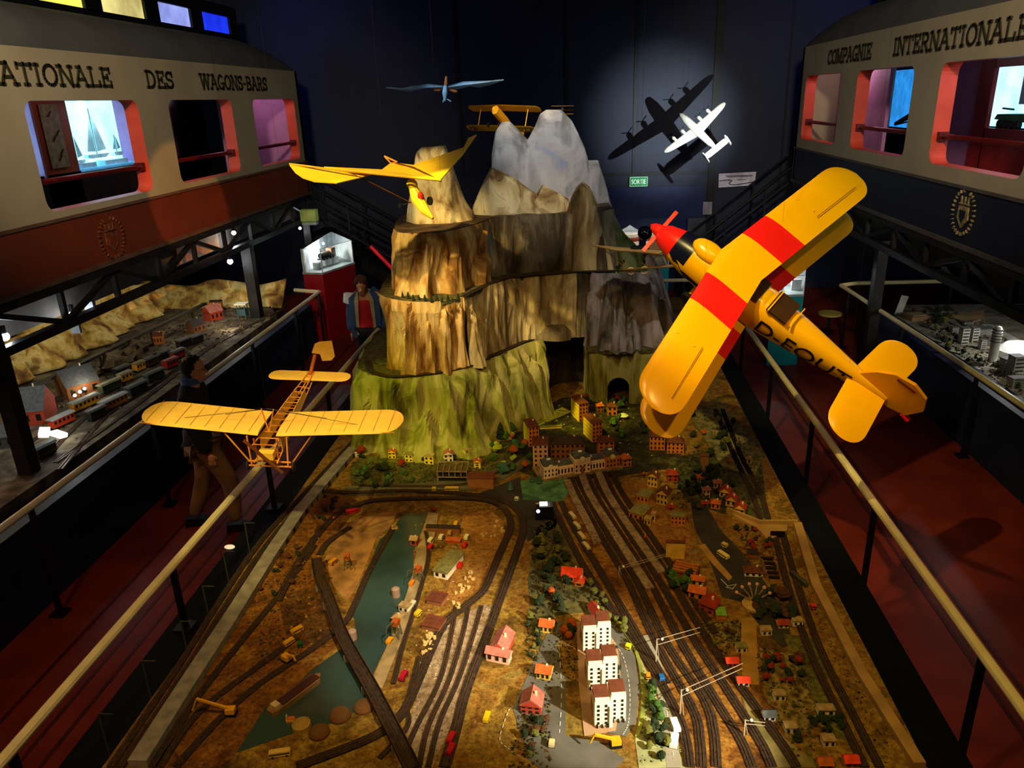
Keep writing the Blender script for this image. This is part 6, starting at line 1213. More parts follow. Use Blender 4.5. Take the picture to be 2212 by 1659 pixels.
# ---------------- left model railway ----------------
ZL = .8
def AL(px, py, z=ZL): return onz(px, py, z)
ll = T('side_railway_layout', 'model railway on the left with rocky backdrop, station and lit street lamps', 'model railway', (-6, 8, 0))
MB().prism([(-4.8, 7.0), (-4.78, 11.3), (-5.2, 12.0), (-7.7, 12.0), (-7.7, 3.2), (-4.85, 3.2)], .62, ZL).build('ground', ramp_mat('side_ground', [(.3, '241e18'), (.48, '4c4234'), (.62, '76694f'), (.8, '302820')], 4, (1, 1, 1)), ll)
MB().bb((-4.86, 3.1, .0), (-4.80, 11.9, .7)).build('front_panel', m_navyd, ll)
rk_side = ramp_mat('rock_ochre', [(.28, '3a2c18'), (.40, '8a6430'), (.5, 'c0a050'), (.58, 'd8c480'), (.66, '9a7434'), (.78, '5a5248')], 3.4, (1, 1, 1), bump=.6, distort=.3)
def backrock(y0, y1, x, hs, name='rock_face'):
    def f(u, v):
        y = y0+(y1-y0)*u; i = u*(len(hs)-1); k = min(int(i), len(hs)-2); h = hs[k]+(hs[k+1]-hs[k])*(i-k)
        n_ = noise.noise(Vector((y*2.2, v*2.4*h, 0))); n2 = noise.noise(Vector((y*6, v*5*h, 3)))
        return (x+(1-v)*.35+n_*.30+n2*.14, y+n2*.05, ZL+.0+v*h*(1+.25*noise.noise(Vector((y*3, 0, 5)))))
    b = MB(); b.grid(f, 90, 16); o = b.build(name, rk_side, ll, smooth=True); md = o.modifiers.new('s', 'SOLIDIFY'); md.thickness = .06
backrock(4.0, 12.0, -7.1, [.22, .28, .32, .30, .36, .42, .50, .46, .55, .60, .52, .55, .45, .42])
def f(u, v): x = -7.1+2.25*u; return (x, 12.05-(1-v)*.3+.12*noise.noise(Vector((x*3, v*2, 1))), ZL-.02+v*(.36+.06*math.sin(x*5)))
b = MB(); b.grid(f, 40, 10); o = b.build('rock_face', rk_side, ll, smooth=True); o.modifiers.new('s', 'SOLIDIFY').thickness = .05
b = MB(); b.prism([(4.2, 1.2), (4.9, 1.55), (6.5, 1.58), (8.8, 1.52), (10.4, 1.5), (11.4, 1.32), (11.6, .9), (4.2, .9)], -7.5, -7.46, 'x'); b.build('sky_board', mat('sky_board', '6aa8b8', .7, var=.06), ll)
b = MB(); b.bar((-6.0, 6.9, 1.08), (-6.0, 11.45, .95), .06, .035); b.build('elevated_track', mat('track_bed', '3a3424', .8), ll)
for y in (7.4, 8.6, 9.8, 11.0): MB().bar((-6.0, y, ZL), (-6.0, y, 1.08-(y-6.9)*.028), .02).build('trestle_post', MATS['track_bed'], ll)
def ltrk(px, w_=.06): return track([AL(x, y)+Vector((0, 0, .008)) for x, y in px], w_, ll, gauge=.03)
ltrk([(130, 1015), (230, 900), (330, 835), (420, 770), (500, 720), (570, 690), (608, 668), (607, 645), (560, 636)]); ltrk([(60, 960), (150, 900), (250, 840), (350, 790), (440, 735)]); ltrk([(90, 1000), (190, 900), (290, 860), (380, 800)])
def lhouse(px, py, w_, d, h, rz, wall, roof, label, lit=None, kind='gable', nw=(3, 1)): return house(px, py, w_, d, h, rz, wall, roof, kind, label, zz=ZL, nw=nw, rh=d*.5, win=lit)
lhouse(75, 905, .34, .42, .16, 20, 'red', 'grey', 'large red model house with a grey gabled roof on the left railway')
lhouse(172, 850, .36, .34, .16, 55, 'brown', 'grey', 'brown chalet-style model station with a pale lit gable roof on the left railway'); lhouse(462, 690, .22, .2, .14, 60, 'red', 'pink', 'red model barn with a pinkish roof beside the floodlit yard'); lhouse(425, 715, .2, .18, .1, 60, 'brown', 'dark', 'dark-roofed model engine shed beside the red barn')
lhouse(470, 672, .18, .06, .16, 10, 'orange', 'dark', 'orange lit model cabin behind the red barn', lit=m_glassl); lhouse(345, 742, .12, .1, .12, 10, 'orange', 'brown', 'small orange-brown hut against the rock wall'); lhouse(20, 960, .2, .2, .12, 20, 'grey', 'grey', 'grey model building behind the front column', nw=(2, 1))
p = AL(527, 690); t = T('model_water_tower', 'teal frame model tower lit white beside the far column', 'model building', p)
for x in (-.06, .06):
    for y in (-.05, .05): MB().bar((x, y, 0), (x, y, .24), .012).build('leg', mat('teal_frame', '3a5a5e', .5), t, False)
MB().box((0, 0, .25), (.18, .14, .02)).build('top_plate', mat('apart_white', 'e8e0c8'), t, False); MB().box((0, 0, .12), (.12, .1, .10)).build('platform', mat('teal_frame', '3a5a5e'), t, False)
def car(px, py, L_, rz, c, rf_, label):
    p = AL(px, py); t = T('model_carriage', label, 'model train', p, math.radians(rz)); m_ = mat('coach_'+c, c, .5)
    MB().box((0, 0, .07), (L_, .08, .09)).build('body', m_, t, False); MB().prism([(-.052, .113), (.052, .113), (.03, .13), (-.03, .13)], -L_/2-.015, L_/2+.015, 'x').build('roof', mat('coach_'+rf_, rf_, .6), t, False)
    n = max(3, int(L_/.05))
    for k in range(n): MB().box((-L_/2+L_*(k+.5)/n, -.041, .08), (L_/n*.5, .004, .03)).build('window', m_glassd, t, False)
    for x in (-L_*.3, L_*.3): MB().box((x, 0, .02), (.07, .06, .025)).build('bogie', m_black, t, False)
ra = 76
for px, py, L_, c, rf_, lb in ((185, 882, .33, 'c88a18', '8a8e88', 'yellow model carriage with a grey roof on the inner track of the left railway'), (248, 880, .33, 'b87818', '8a8e88', 'yellow model carriage nearest the edge of the left railway'), (240, 845, .28, '2e3a22', '6a6a50', 'dark green graffiti-covered model wagon on the left railway'), (298, 850, .26, '1e2a22', '4a5048', 'dark green model wagon behind the edge carriage'), (335, 822, .26, '22302a', '4e544c', 'dark model wagon ahead of the dark green wagon'), (136, 920, .26, 'b83a1c', '8a8a80', 'red model carriage behind the near yellow carriage'), (370, 795, .2, '8e1e14', '6a2a20', 'dark red model wagon before the engine shed'), (272, 825, .16, 'd89a28', '7a7460', 'orange and cream decorated model wagon on the left railway'), (302, 802, .14, 'd89428', '6a6040', 'second orange decorated model wagon farther along the left railway'), (350, 780, .24, '1a1c1a', '2a2a28', 'black model locomotive on the left railway'), (400, 750, .24, '1a1c1a', '2a2a28', 'long black model tender beside the red barn')):
    car(px, py, L_, ra, c, rf_, lb)
# street lamps with globes, platform lamps
m_bulb = mat('bulb', (1, .92, .7), .4, emit=9); m_cool = mat('bulb_cool', (.75, .85, 1), .4, emit=22)
for px, py in ((166, 858), (177, 850), (187, 843), (200, 835), (205, 828), (212, 832)):
    p = AL(px, py+14); t = T('street_lamp', 'tiny glowing globe lamp in the row before the lit chalet station', 'lamp', p, group='globe lamps before the chalet'); MB().tube([(0, 0, 0), (0, 0, .09)], .004, 5).build('pole', m_dark, t, False); MB().blob((0, 0, .10), .018, 1, .02, 8).build('globe', m_bulb, t, False)
point(AL(195, 860)+Vector((0, 0, .22)), 1.1, (1, .85, .6)); point(AL(110, 955)+Vector((0.1, 0, .3)), 2.2, (.9, 1, .95)); point(AL(498, 712)+Vector((0, 0, .14)), 1.4, (1, .9, .65)); point(AL(478, 700)+Vector((.05, -.12, .28)), .6, (1, .7, .45))
for k, (px, py, lb) in enumerate(((100, 955, 'larger white glowing lamp hood at the near end of the left railway'), (130, 960, 'tilted white glowing lamp hood beside the larger one'))):
    p = AL(px, py); o = MB().box((0, 0, .03), (.09, .13, .04)).build('lamp_hood', mat('hood_white', (1, 1, .95), .4, emit=2.2)); o.location = p+Vector((0, 0, .08)); o.rotation_euler = (.2, .2, .5+.9*k); tag(o, lb, 'lamp')
# lamps under the gallery
for px, py, r, lb in ((157, 679, .035, 'bright bluish spot lamp hanging under the left truss'), (10, 727, .04, 'round white lamp under the left truss at the picture edge'), (497, 565, .04, 'round white lamp under the left truss before the far column'), (505, 503, .032, 'small white lamp on the left truss'), (648, 493, .025, 'small white lamp at the far end of the left truss')):
    p = onx(px, py, -5.15); t = T('spot_lamp', lb, 'lamp', p); MB().blob((0, 0, 0), r, 1, .01, 12).build('bulb', m_cool, t, False); MB().tube([(0, 0, .03), (0, 0, .1)], .025, 10).build('holder', m_black, t, False)
    point(p+Vector((-.05, -.0, -.12)), 2.5 if r > .033 else 1, (.85, .9, 1), .03)
point((-6.1, 6.4, 1.75), 8, (1, .85, .55), .05); point((-6.1, 8.6, 1.75), 6.5, (1, .88, .6), .05); point((-6.0, 10.6, 1.75), 6, (1, .88, .65), .05)
o = MB().box((0, 0, 0), (.10, .05, .12)).build('lamp_bracket', mat('bracket_pale', '8a949a', .5)); o.location = onx(195, 663, -5.1); tag(o, 'pale grey lamp bracket on the left truss', 'bracket')
o = MB().box((0, 0, 0), (.10, .03, .16)).build('slotted_plate', mat('bracket_pale', '8a949a')); o.location = onx(162, 703, -5.1); tag(o, 'slotted pale plate below the bluish spot lamp', 'bracket')
p = ony(668, 465, 13.4); t = T('floodlight', 'small greenish-yellow floodlight at the end of the left truss', 'lamp', p); MB().box((0, 0, 0), (.28, .15, .2)).build('housing', mat('flood_green', '7a8440', .5, emit=.12), t, False); MB().box((0, 0, -.14), (.26, .12, .05)).build('shade', mat('flood_pale', '8a9a90', .5), t, False)
scrub([(60, 930), (200, 800), (430, 660), (560, 640), (620, 650), (600, 690), (380, 800), (180, 960)], 900, .022, ['2a241c', '4a3c28', '5c5232', '1e1c16', '6a5a3c'], 'undergrowth', 'dark rubble and scrub across the left model railway', ZL, 5)
for k, (px, py, c, lb) in enumerate(((385, 775, '7a2014', 'dark red model van behind the black locomotive'), (425, 742, '22241e', 'dark model wagon below the red barn'), (100, 985, '3a3c34', 'grey model wagon behind the near column'), (330, 790, '3c2a1a', 'brown model wagon against the rocks of the left railway'), (210, 905, '20221e', 'low black model flat wagon in front of the yellow carriages'), (265, 812, '2a3026', 'dark model van between the orange decorated wagons'))): car(px, py, .2, 76, c, '3a3c38', lb)
ltrk([(40, 930), (140, 860), (300, 760), (420, 700)], .05); ltrk([(120, 1000), (220, 930), (330, 850), (450, 755), (540, 705)], .05)
for px, py, lb in ((300, 770, 'dark rock outcrop in the middle of the left model railway'), (255, 795, 'brown rock outcrop behind the decorated wagons')):
    p = AL(px, py); o = MB().blob(p+Vector((0, 0, .05)), .2, px, .35, 12, (1, 1.2, .8)).build('rock_outcrop', mat('outcrop', '4a3c26', .9, var=.3, scale=12)); tag(o, lb, 'rock')
# ---------------- display cabinets ----------------
def cabinet(name, label, P4, zt, zc, c, back=True):
    t = T(name, label, 'display case', (P4[0][0], P4[0][1], 0)); MB().prism(P4, 0, zt).build('plinth', mat('plinth_'+c, c, .4, var=.05), t)
    cx = sum(p[0] for p in P4)/4; cy = sum(p[1] for p in P4)/4; Q = [(cx+(p[0]-cx)*.97, cy+(p[1]-cy)*.97) for p in P4]
    MB().prism([(cx+(p[0]-cx)*1.02, cy+(p[1]-cy)*1.02) for p in P4], zt, zt+.03).build('plinth_rim', mat('rim_pale', '8e9a94', .5), t)
    n = 4
    for i in range(4):
        a_, b_ = Q[i], Q[(i+1) % 4]; MB().bar((a_[0], a_[1], zt+.03), (a_[0], a_[1], zc), .012).build('case_edge', mat('edge_pale', 'b8c4c4', .4), t)
    if back:
        w_ = mat('case_white', 'd8dcd8', .7); MB().prism([(Q[2][0], Q[2][1]), (Q[3][0], Q[3][1]), (Q[3][0]+.01, Q[3][1]-.02), (Q[2][0]-.0, Q[2][1]-.02)], zt+.03, zc).build('back_panel', w_, t)
    MB().prism(Q, zc, zc+.006).build('glass_top', glass('clear_glass'), t)
    b = MB()
    for i in range(4):
        a_, b_ = Q[i], Q[(i+1) % 4]; b.add([(a_[0], a_[1], zt+.03), (b_[0], b_[1], zt+.03), (b_[0], b_[1], zc), (a_[0], a_[1], zc)], [(0, 1, 2, 3)])
    b.build('glass_case', glass('clear_glass'), t); return t
a0 = onz(655, 592, 1.25); P4 = [(-4.72, 12.35), (-4.35, 12.3), (-3.62, 13.0), (-4.3, 13.6)]
P4 = [tuple(onz(x, y, 1.2)[:2]) for x, y in ((655, 592), (697, 593), (766, 570), (722, 548))]
cb = cabinet('display_cabinet', 'tall dark red cabinet with a lit glass case holding a locomotive', P4, 1.2, 1.62, '8e0f16')
cx, cy = sum(p[0] for p in P4)/4, sum(p[1] for p in P4)/4
MB().prism([(P4[0][0]+.03, P4[0][1]), (P4[3][0]-.02, P4[3][1]), (P4[3][0]-.01, P4[3][1]-.02), (P4[0][0]+.05, P4[0][1]-.01)], 1.23, 1.62).build('side_panel', mat('case_white', 'd8dcd8'), cb)
point((cx-.05, cy-.02, 1.6), 9, (1, 1, .97), .02); point((cx-.2, cy-.15, 1.55), 3, (1, 1, .97), .02)
d = (Vector((P4[2][0], P4[2][1], 0))-Vector((P4[1][0], P4[1][1], 0))); az = math.atan2(d.y, d.x)
t = T('model_locomotive', 'black and copper model steam locomotive inside the lit glass case', 'model train', (cx+.0, cy-.04, 1.33), az)
MB().tube([(-.22, 0, .09), (.1, 0, .09)], .045, 12).build('boiler', mat('loco_black', '2a2018', .4), t, False); MB().box((.17, 0, .1), (.12, .1, .14)).build('cab', mat('loco_brown', '5a3a24', .5), t, False); MB().box((0, 0, .035), (.5, .08, .02)).build('frame', m_black, t, False)
for k in range(5): MB().tube([(-.2+.09*k, -.045, .03), (-.2+.09*k, -.055, .03)], .032, 12).build('wheel', m_black, t, False)
MB().tube([(-.18, 0, .12), (-.18, 0, .19)], .016, 8).build('chimney', m_black, t, False)
for k, (u, lb) in enumerate(((-.26, 'left white support block in the lit glass case'), (.0, 'middle white support block under the locomotive'), (.2, 'right white support block under the locomotive'))):
    o = MB().box((0, 0, .05), (.18, .12, .1)).build('support_block', mat('case_white', 'd8dcd8')); o.location = (cx+u*math.cos(az), cy-.05+u*math.sin(az), 1.23); o.rotation_euler = (0, 0, az); tag(o, lb, 'block')
P4 = [tuple(onz(x, y, 1.05)[:2]) for x, y in ((1668, 642), (1736, 640), (1737, 622), (1675, 622))]
cabinet('display_cabinet', 'teal cabinet with a white lit case behind the large biplane', P4, 1.05, 1.35, '0e8088'); cx, cy = sum(p[0] for p in P4)/4, sum(p[1] for p in P4)/4; point((cx, cy, 1.3), 3, (1, 1, 1), .02)
for dx, lb in ((-.15, 'left white card inside the teal cabinet case'), (.1, 'right white card inside the teal cabinet case')): o = MB().box((0, 0, .08), (.14, .05, .16)).build('white_card', mat('case_white', 'd8dcd8')); o.location = (cx+dx, cy, 1.08); tag(o, lb, 'card')
P4 = [tuple(onz(x, y, .95)[:2]) for x, y in ((1330, 580), (1445, 578), (1440, 545), (1330, 545))]
cabinet('display_cabinet', 'wide teal cabinet with a tall glass case of fairground models at the back', P4, .95, 1.6, '0e7a80', False); cx, cy = sum(p[0] for p in P4)/4, sum(p[1] for p in P4)/4
for px, lb, c in ((1360, 'lit model fairground organ with red and white bands in the back case', 'c8b088'), (1415, 'round lit model merry-go-round in the back case', 'b89a6a')):
    p = ony(px, 525, cy); t = T('fairground_model', lb, 'model', (p.x, cy, .98))
    for k in range(5): MB().lathe([(.17, 0), (.17, .055)], (0, 0, .08*k+.1), 14).build('tier', mat('fair_%d' % k, ['c8a878', 'a84030', 'd8c8a8', '7a3020', 'd0c0a0'][k], .6, emit=.25), t, False)
    MB().lathe([(.2, .5), (.06, .58), (.001, .62)], n=14).build('canopy', mat('fair_canopy', 'd8d0c0', .6, emit=.3), t, False)
point((cx-.2, cy-.1, 1.5), 4, (1, .95, .85), .02); point((cx+.2, cy-.1, 1.5), 3, (1, .95, .85), .02)
p = ony(1393, 503, cy-.6); o = MB().blob(p, .13, 1, 0, 22).build('black_sphere', mat('ball_black', '0c0e18', .12, spec=.7)); 
for f_ in o.data.polygons: f_.use_smooth = True
tag(o, 'glossy black ball behind the red nose of the large biplane', 'ball')
MB().tube([(p.x, p.y, 0), (p.x, p.y, p.z-.1)], .02).build('stand', m_black, o)
for k in range(6):
    p = onz(1310+k*13, 568+k*2, 1.35); t = T('pale_figure', 'upright pale figure in the row beyond the right cliff', 'figure', (p.x, p.y, 1.1), group='pale figures beyond the cliff')
    MB().tube([(0, 0, .0), (.02, 0, .12), (-.015, 0, .2), (.01, 0, .26)], .03, 8, [.025, .035, .03, .015]).build('figure_body', mat('figure_pale', 'd8c0a8', .6), t, False)
fp = [onz(1310+k*13, 568+k*2, 1.35) for k in range(6)]; x0_, x1_ = min(p.x for p in fp)-.1, max(p.x for p in fp)+.1; y0_, y1_ = min(p.y for p in fp)-.1, max(p.y for p in fp)+.1
t = T('figure_shelf', 'dark narrow table carrying the pale figures', 'table', (x0_, y0_, 0)); MB().bb((x0_, y0_, 1.06), (x1_, y1_, 1.1)).build('top', m_dark, t)
for x in (x0_+.03, x1_-.03):
    for y in (y0_+.03, y1_-.03): MB().bar((x, y, 0), (x, y, 1.06), .04).build('leg', m_dark, t)
p = onz(1793, 677, .62); t = T('bar_stool', 'round yellowish stool seat beyond the right railing', 'stool', (p.x, p.y, 0)); MB().lathe([(.17, .6), (.17, .63), (.001, .635)], n=20).build('seat', mat('stool_yellow', '9a8a40', .5), t, False); MB().tube([(0, 0, 0), (0, 0, .6)], .02).build('stem', m_black, t, False); MB().lathe([(.15, 0), (.13, .02)], n=16).build('base', m_black, t, False)
# ---------------- right miniature town ----------------
ZR = .8
rl = T('miniature_town', 'pale grey miniature town landscape on the right side table', 'model town', (5.5, 9, 0))
MB().prism([(4.42, 10.95), (4.56, 6.0), (4.7, 3.5), (7.1, 3.5), (7.1, 11.5), (4.7, 11.5)], .65, ZR).build('ground', ramp_mat('town_ground', [(.3, '4c463a'), (.5, '8c8674'), (.66, 'a09a88'), (.8, '5a5646')], 5, (1, 1, 1)), rl)
MB().prism([(4.36, 11.0), (4.5, 6.0), (4.64, 3.5), (4.7, 3.5), (4.56, 6.0), (4.42, 10.95)], .1, ZR+.01).build('front_panel', m_navyd, rl)
def AR(px, py, z=ZR): return onz(px, py, z)
for pts in ([(2035, 690), (2060, 700), (2100, 720), (2212, 775)], [(2100, 690), (2070, 690), (2085, 705)]):
    P = spline([AR(x, y, ZR+.01) for x, y in pts], 6); b = MB(); ribbon(b, P, .03, .01); b.build('road', m_roadd, rl)
b = MB(); ribbon(b, spline([AR(x, y, ZR+.02) for x, y in ((2130, 700), (2170, 722), (2212, 745))], 4), .12, .02); b.build('white_ramp', mat('ramp_white', 'b8b4a8', .7), rl)
MB().prism([tuple(AR(x, y)[:2]) for x, y in ((2050, 684), (2125, 672), (2125, 690), (2090, 700))], ZR, ZR+.015).build('sand_area', mat('town_sand', 'b89a70', .9), rl)
wood([(1965, 682), (2040, 672), (2070, 700), (2000, 720)], 18, .10, [('b', 'dark'), ('b', 'olive'), ('b', 'brown'), ('b', 'grey')], 'dark bush among the far trees of the right miniature town', 'far trees of the miniature town', ZR, 3)  # plants of the right town are small trees, not shrubs
wood([(2000, 725), (2060, 715), (2100, 770), (2060, 790)], 15, .09, [('b', 'dark'), ('b', 'olive'), ('b', 'grey')], 'small grey-green bush in the middle of the right miniature town', 'middle trees of the miniature town', ZR, 4)
wood([(2070, 780), (2212, 780), (2212, 860), (2150, 830)], 14, .07, [('b', 'dark'), ('b', 'grey'), ('b', 'green')], 'small bush near the front edge of the right miniature town', 'front trees of the miniature town', ZR, 5)
m_pw = mat('town_white', 'a8a89c', .7, var=.1)
def block(px, py, w_, d, h, label, m_=None, nf=5):
    p = AR(px, py); t = T('model_tower_block', label, 'model building', p, .15); MB().box((0, 0, h/2), (w_, d, h)).build('walls', m_ or m_pw, t, False); MB().box((0, 0, h+.005), (w_*1.06, d*1.06, .01)).build('roof', mat('town_roof', '5a5c58', .7), t, False)
    for k in range(nf): MB().box((0, -d/2-.002, h*(k+.5)/nf), (w_*.8, .004, h/nf*.35)).build('window_strip', m_glassd, t, False)
for px, py, w_, d, h, lb in ((2079, 742, .09, .09, .2, 'left slim white tower block in the right miniature town'), (2101, 738, .08, .08, .18, 'second slim white tower block in the right miniature town'), (2125, 722, .22, .12, .08, 'long low grey block behind the slim towers'), (2190, 810, .12, .12, .22, 'near white tower block at the right picture edge'), (2170, 800, .10, .1, .14, 'grey block beside the round tower'), (2205, 790, .16, .1, .08, 'wide low grey block at the picture edge'), (2115, 790, .08, .06, .03, 'tiny low white house in front of the round tower')): block(px, py, w_, d, h, lb)
scrub([(1960, 690), (2050, 675), (2110, 690), (2212, 760), (2212, 880), (2100, 800)], 700, .020, ['3a3c2a', '6a6450', '8a8672', '2a2c20', '5a3c28'], 'undergrowth', 'grey-green scrub across the right miniature town', ZR, 6)
for px, py, w_, d, h, lb in ((2060, 718, .08, .07, .07, 'small pale block among the middle trees'), (2140, 745, .2, .08, .05, 'long low white hall behind the round tower'), (2165, 765, .09, .08, .10, 'pale cube block right behind the round tower'), (2195, 835, .16, .10, .10, 'pale block at the lower right edge of the town'), (2090, 700, .12, .06, .03, 'tiny flat pavilion by the sandy area'), (2120, 755, .06, .06, .12, 'thin pale tower left of the round tower')): block(px, py, w_, d, h, lb)
p = AR(2143, 780); t = T('model_round_tower', 'tall white ringed round tower in the right miniature town', 'model building', p)
MB().lathe([(.05, 0), (.05, .30), (.055, .31), (.055, .35), (.045, .36), (.045, .39), (.03, .42), (.001, .43)], n=18).build('tower_shaft', mat('tower_white', 'd0d0c8', .5), t, False)
for k in range(5): MB().lathe([(.058, 0), (.058, .008)], (0, 0, .24+.035*k), 18).build('ring', m_roadd, t, False)
p = AR(2205, 770); o = MB().lathe([(.28, 0), (.26, .08), (.18, .15), (.001, .18)], p, 20).build('white_dome', mat('dome_white', 'e8e8e4', .5)); tag(o, 'brightly lit white dome at the right picture edge', 'model building'); point(p+Vector((-.1, -.1, .55)), 7, (1, 1, .97), .03)
for px, py, lb in ((1978, 688, 'brown framed relief plate at the corner of the right miniature town'),):
    p = AR(px, py); o = MB().box(p+Vector((0, 0, .03)), (.28, .26, .06), .2).build('relief_plate', mat('plate_tan', '8a6848', .7)); tag(o, lb, 'plaque'); MB().box(p+Vector((0, 0, .065)), (.2, .18, .01), .2).build('relief_centre', mat('plate_pale', 'a08868', .7), o)
for px, py, lb in ((2036, 749, 'farther white card label lying on the front edge of the right town'), (2107, 796, 'nearer white card label lying on the front edge of the right town')):
    o = MB().box((0, 0, .005), (.15, .10, .006)).build('label_card', mat('card_white', 'aaa69c', .7)); o.location = AR(px, py); tag(o, lb, 'label')
p = AR(1935, 680); b = MB(); q_ = Vector((p.x+.03, p.y, ZR)); b.add([q_+Vector((-.05, 0, 0)), q_+Vector((.05, 0, 0)), q_+Vector((.12, .02, .26)), q_+Vector((.02, .02, .28))], [(0, 1, 2, 3)]); o = b.build('sign_board', mat('sign_pale', 'a8a89c', .7)); o.modifiers.new('s', 'SOLIDIFY').thickness = .01; tag(o, 'leaning white rectangular sign at the far corner of the right town', 'sign')
area((5.8, 8.0, 1.9), (5.6, 8.6, .8), 12, (1, .95, .8), .6, 4)
for px, py, lb in ((1873, 520, 'far pale wedge bracket under the right truss'), (1990, 575, 'middle pale wedge bracket under the right truss'), (2045, 600, 'near pale wedge bracket under the right truss')):
    p = onx(px, py, 4.02); o = MB().prism([(p.y-.12, p.z), (p.y+.12, p.z), (p.y+.12, p.z+.1)], 4.0, 4.05, 'x').build('wedge_bracket', mat('bracket_pale', '8a949a')); tag(o, lb, 'bracket')
# ---------------- people ----------------
def skin(name, nodes, edges, m, par, lv=2):
    me = bpy.data.meshes.new(name); me.from_pydata([n[0] for n in nodes], edges, []); o = bpy.data.objects.new(name, me); COL.objects.link(o)
    o.modifiers.new('k', 'SKIN'); sm = o.modifiers.new('s', 'SUBSURF'); sm.levels = lv; sm.render_levels = lv
    if not me.skin_vertices: pass
    for i, n in enumerate(nodes):
        sv = me.skin_vertices[0].data[i]; r = n[1]; sv.radius = r if isinstance(r, tuple) else (r, r)
    me.skin_vertices[0].data[0].use_root = True
    dg = bpy.context.evaluated_depsgraph_get(); dg.update(); nm = bpy.data.meshes.new_from_object(o.evaluated_get(dg)); nm.name = name
    bpy.data.objects.remove(o); nm.materials.clear(); nm.materials.append(m)
    for p_ in nm.polygons: p_.use_smooth = True
    q = bpy.data.objects.new(name, nm); COL.objects.link(q); q.parent = par; MW[q] = MW[par]; return q
def ell(c, r, rot=None, n=20): 
    b = MB(); b.blob((0, 0, 0), 1, 0, 0, n); m_ = Matrix.Translation(c) @ (rot or Matrix.Identity(4)) @ Matrix.Diagonal((*r, 1)); b.v = [m_ @ v for v in b.v]; return b
def person(loc, rz, hgt, label, top, bottom, hairm, balding=False, bow=0.0, collar=None, inner=None, sleeve=None, stride=.14):
    t = T('person', label, 'person', loc, rz); k = hgt/1.75; sk = mat('skin', 'b8805c', .5, var=.04); shoe = m_black
    V = lambda x, y, z: (x*k, y*k, z*k)
    fy = bow
    nodes = [(V(0, 0, .95), (.15*k, .11*k)), (V(0, .0, 1.1), (.14*k, .10*k)), (V(0, .01, 1.28), (.165*k, .11*k)), (V(0, .01, 1.43), (.12*k, .08*k)), (V(0, .02+fy*.3, 1.50), .055*k), (V(0, .04+fy*.6, 1.57), .05*k),
             (V(.2, 0, 1.40), .06*k), (V(.25, .0, 1.12), .045*k), (V(.24, .10, .88), .035*k), (V(-.2, 0, 1.40), .06*k), (V(-.25, .0, 1.12), .045*k), (V(-.24, .10, .88), .035*k),
             (V(.10, stride*.3, .88), .09*k), (V(.11, stride, .50), .065*k), (V(.12, stride*.9, .09), .045*k), (V(-.10, 0, .88), .09*k), (V(-.11, -stride*.2, .50), .065*k), (V(-.12, -stride*.9, .09), .045*k)]
    E_ = [(0, 1), (1, 2), (2, 3), (3, 4), (4, 5), (3, 6), (6, 7), (7, 8), (3, 9), (9, 10), (10, 11), (0, 12), (12, 13), (13, 14), (0, 15), (15, 16), (16, 17)]
    body = skin('body', nodes, E_, sk, t)
    g = .016*k
    def grow(ids, ex, name, m, g=g):
        mp = {j: i for i, j in enumerate(ids)}; ns = []
        for j in ids:
            c, r = nodes[j]; ns.append((c, tuple(q+g for q in r) if isinstance(r, tuple) else r+g))
        return skin(name, ns, [(mp[a], mp[b_]) for a, b_ in ex], m, t)
    grow([0, 12, 13, 14, 15, 16, 17], [(0, 12), (12, 13), (13, 14), (0, 15), (15, 16), (16, 17)], 'trousers', bottom, .02*k)
    if inner: grow([1, 0, 2, 3], [(1, 0), (1, 2), (2, 3)], 'shirt', inner, .03*k)
    if sleeve: 
        grow([6, 7, 8], [(6, 7), (7, 8)], 'jacket_sleeve', sleeve, .03*k); grow([9, 10, 11], [(9, 10), (10, 11)], 'jacket_sleeve', sleeve, .03*k)
        for s in (-1, 1): 
            MB().prism([(s*.135*k, .80*k), (s*.22*k, .80*k), (s*.225*k, 1.40*k), (s*.10*k, 1.51*k), (s*.085*k, 1.49*k), (s*.13*k, 1.36*k)], -.15*k, .14*k, 'y').build('jacket_panel', sleeve, t, False)
    else: grow([1, 0, 2, 3, 4, 6, 7, 8, 9, 10, 11], [(1, 0), (1, 2), (2, 3), (3, 4), (3, 6), (6, 7), (7, 8), (3, 9), (9, 10), (10, 11)], 'jacket', top, .03*k)
    if collar: MB().lathe([(.09*k, 1.49*k), (.088*k, 1.53*k), (.068*k, 1.55*k)], (0, .02, 0), 16).build('shirt_collar', collar, t, False)
    # head built on the neck, face towards +y
    hm = Matrix.Translation(V(0, .06+fy*.9, 1.585)) @ Matrix.Rotation(-bow*1.6, 4, 'X')
    def hp(mb, name, m, sm=True, p_=None):
        mb.v = [hm @ v for v in mb.v]; return mb.build(name, m, p_ or t, False, sm)
    b = MB(); rows = [(-.09, .040, .05, .02), (-.06, .052, .068, .015), (-.02, .066, .082, .008), (.03, .074, .092, 0), (.08, .074, .094, -.004), (.12, .060, .078, -.006), (.145, .035, .045, -.006), (.152, .004, .006, -.006)]
    n = 24
    for z, rx, ry, yc in rows:
        for j in range(n):
            a_ = 2*math.pi*j/n; nx = math.cos(a_); ny = math.sin(a_); e = 1
            if ny > .9 and -.05 < z < .05: e = 1.06
            b.v.append(Vector((rx*nx*k, (yc+ry*ny*e)*k, z*k)))
    for i in range(len(rows)-1):
        for j in range(n): b.f.append((i*n+j, i*n+(j+1) % n, (i+1)*n+(j+1) % n, (i+1)*n+j)); b.m.append(0)
    b.f.append(tuple(range(n))); b.m.append(0); hd = hp(b, 'head', sk)
    hp(MB().prism([(.085*k, .035*k), (.122*k, -.012*k), (.085*k, -.02*k)], -.012*k, .012*k, 'x'), 'nose', sk, False)
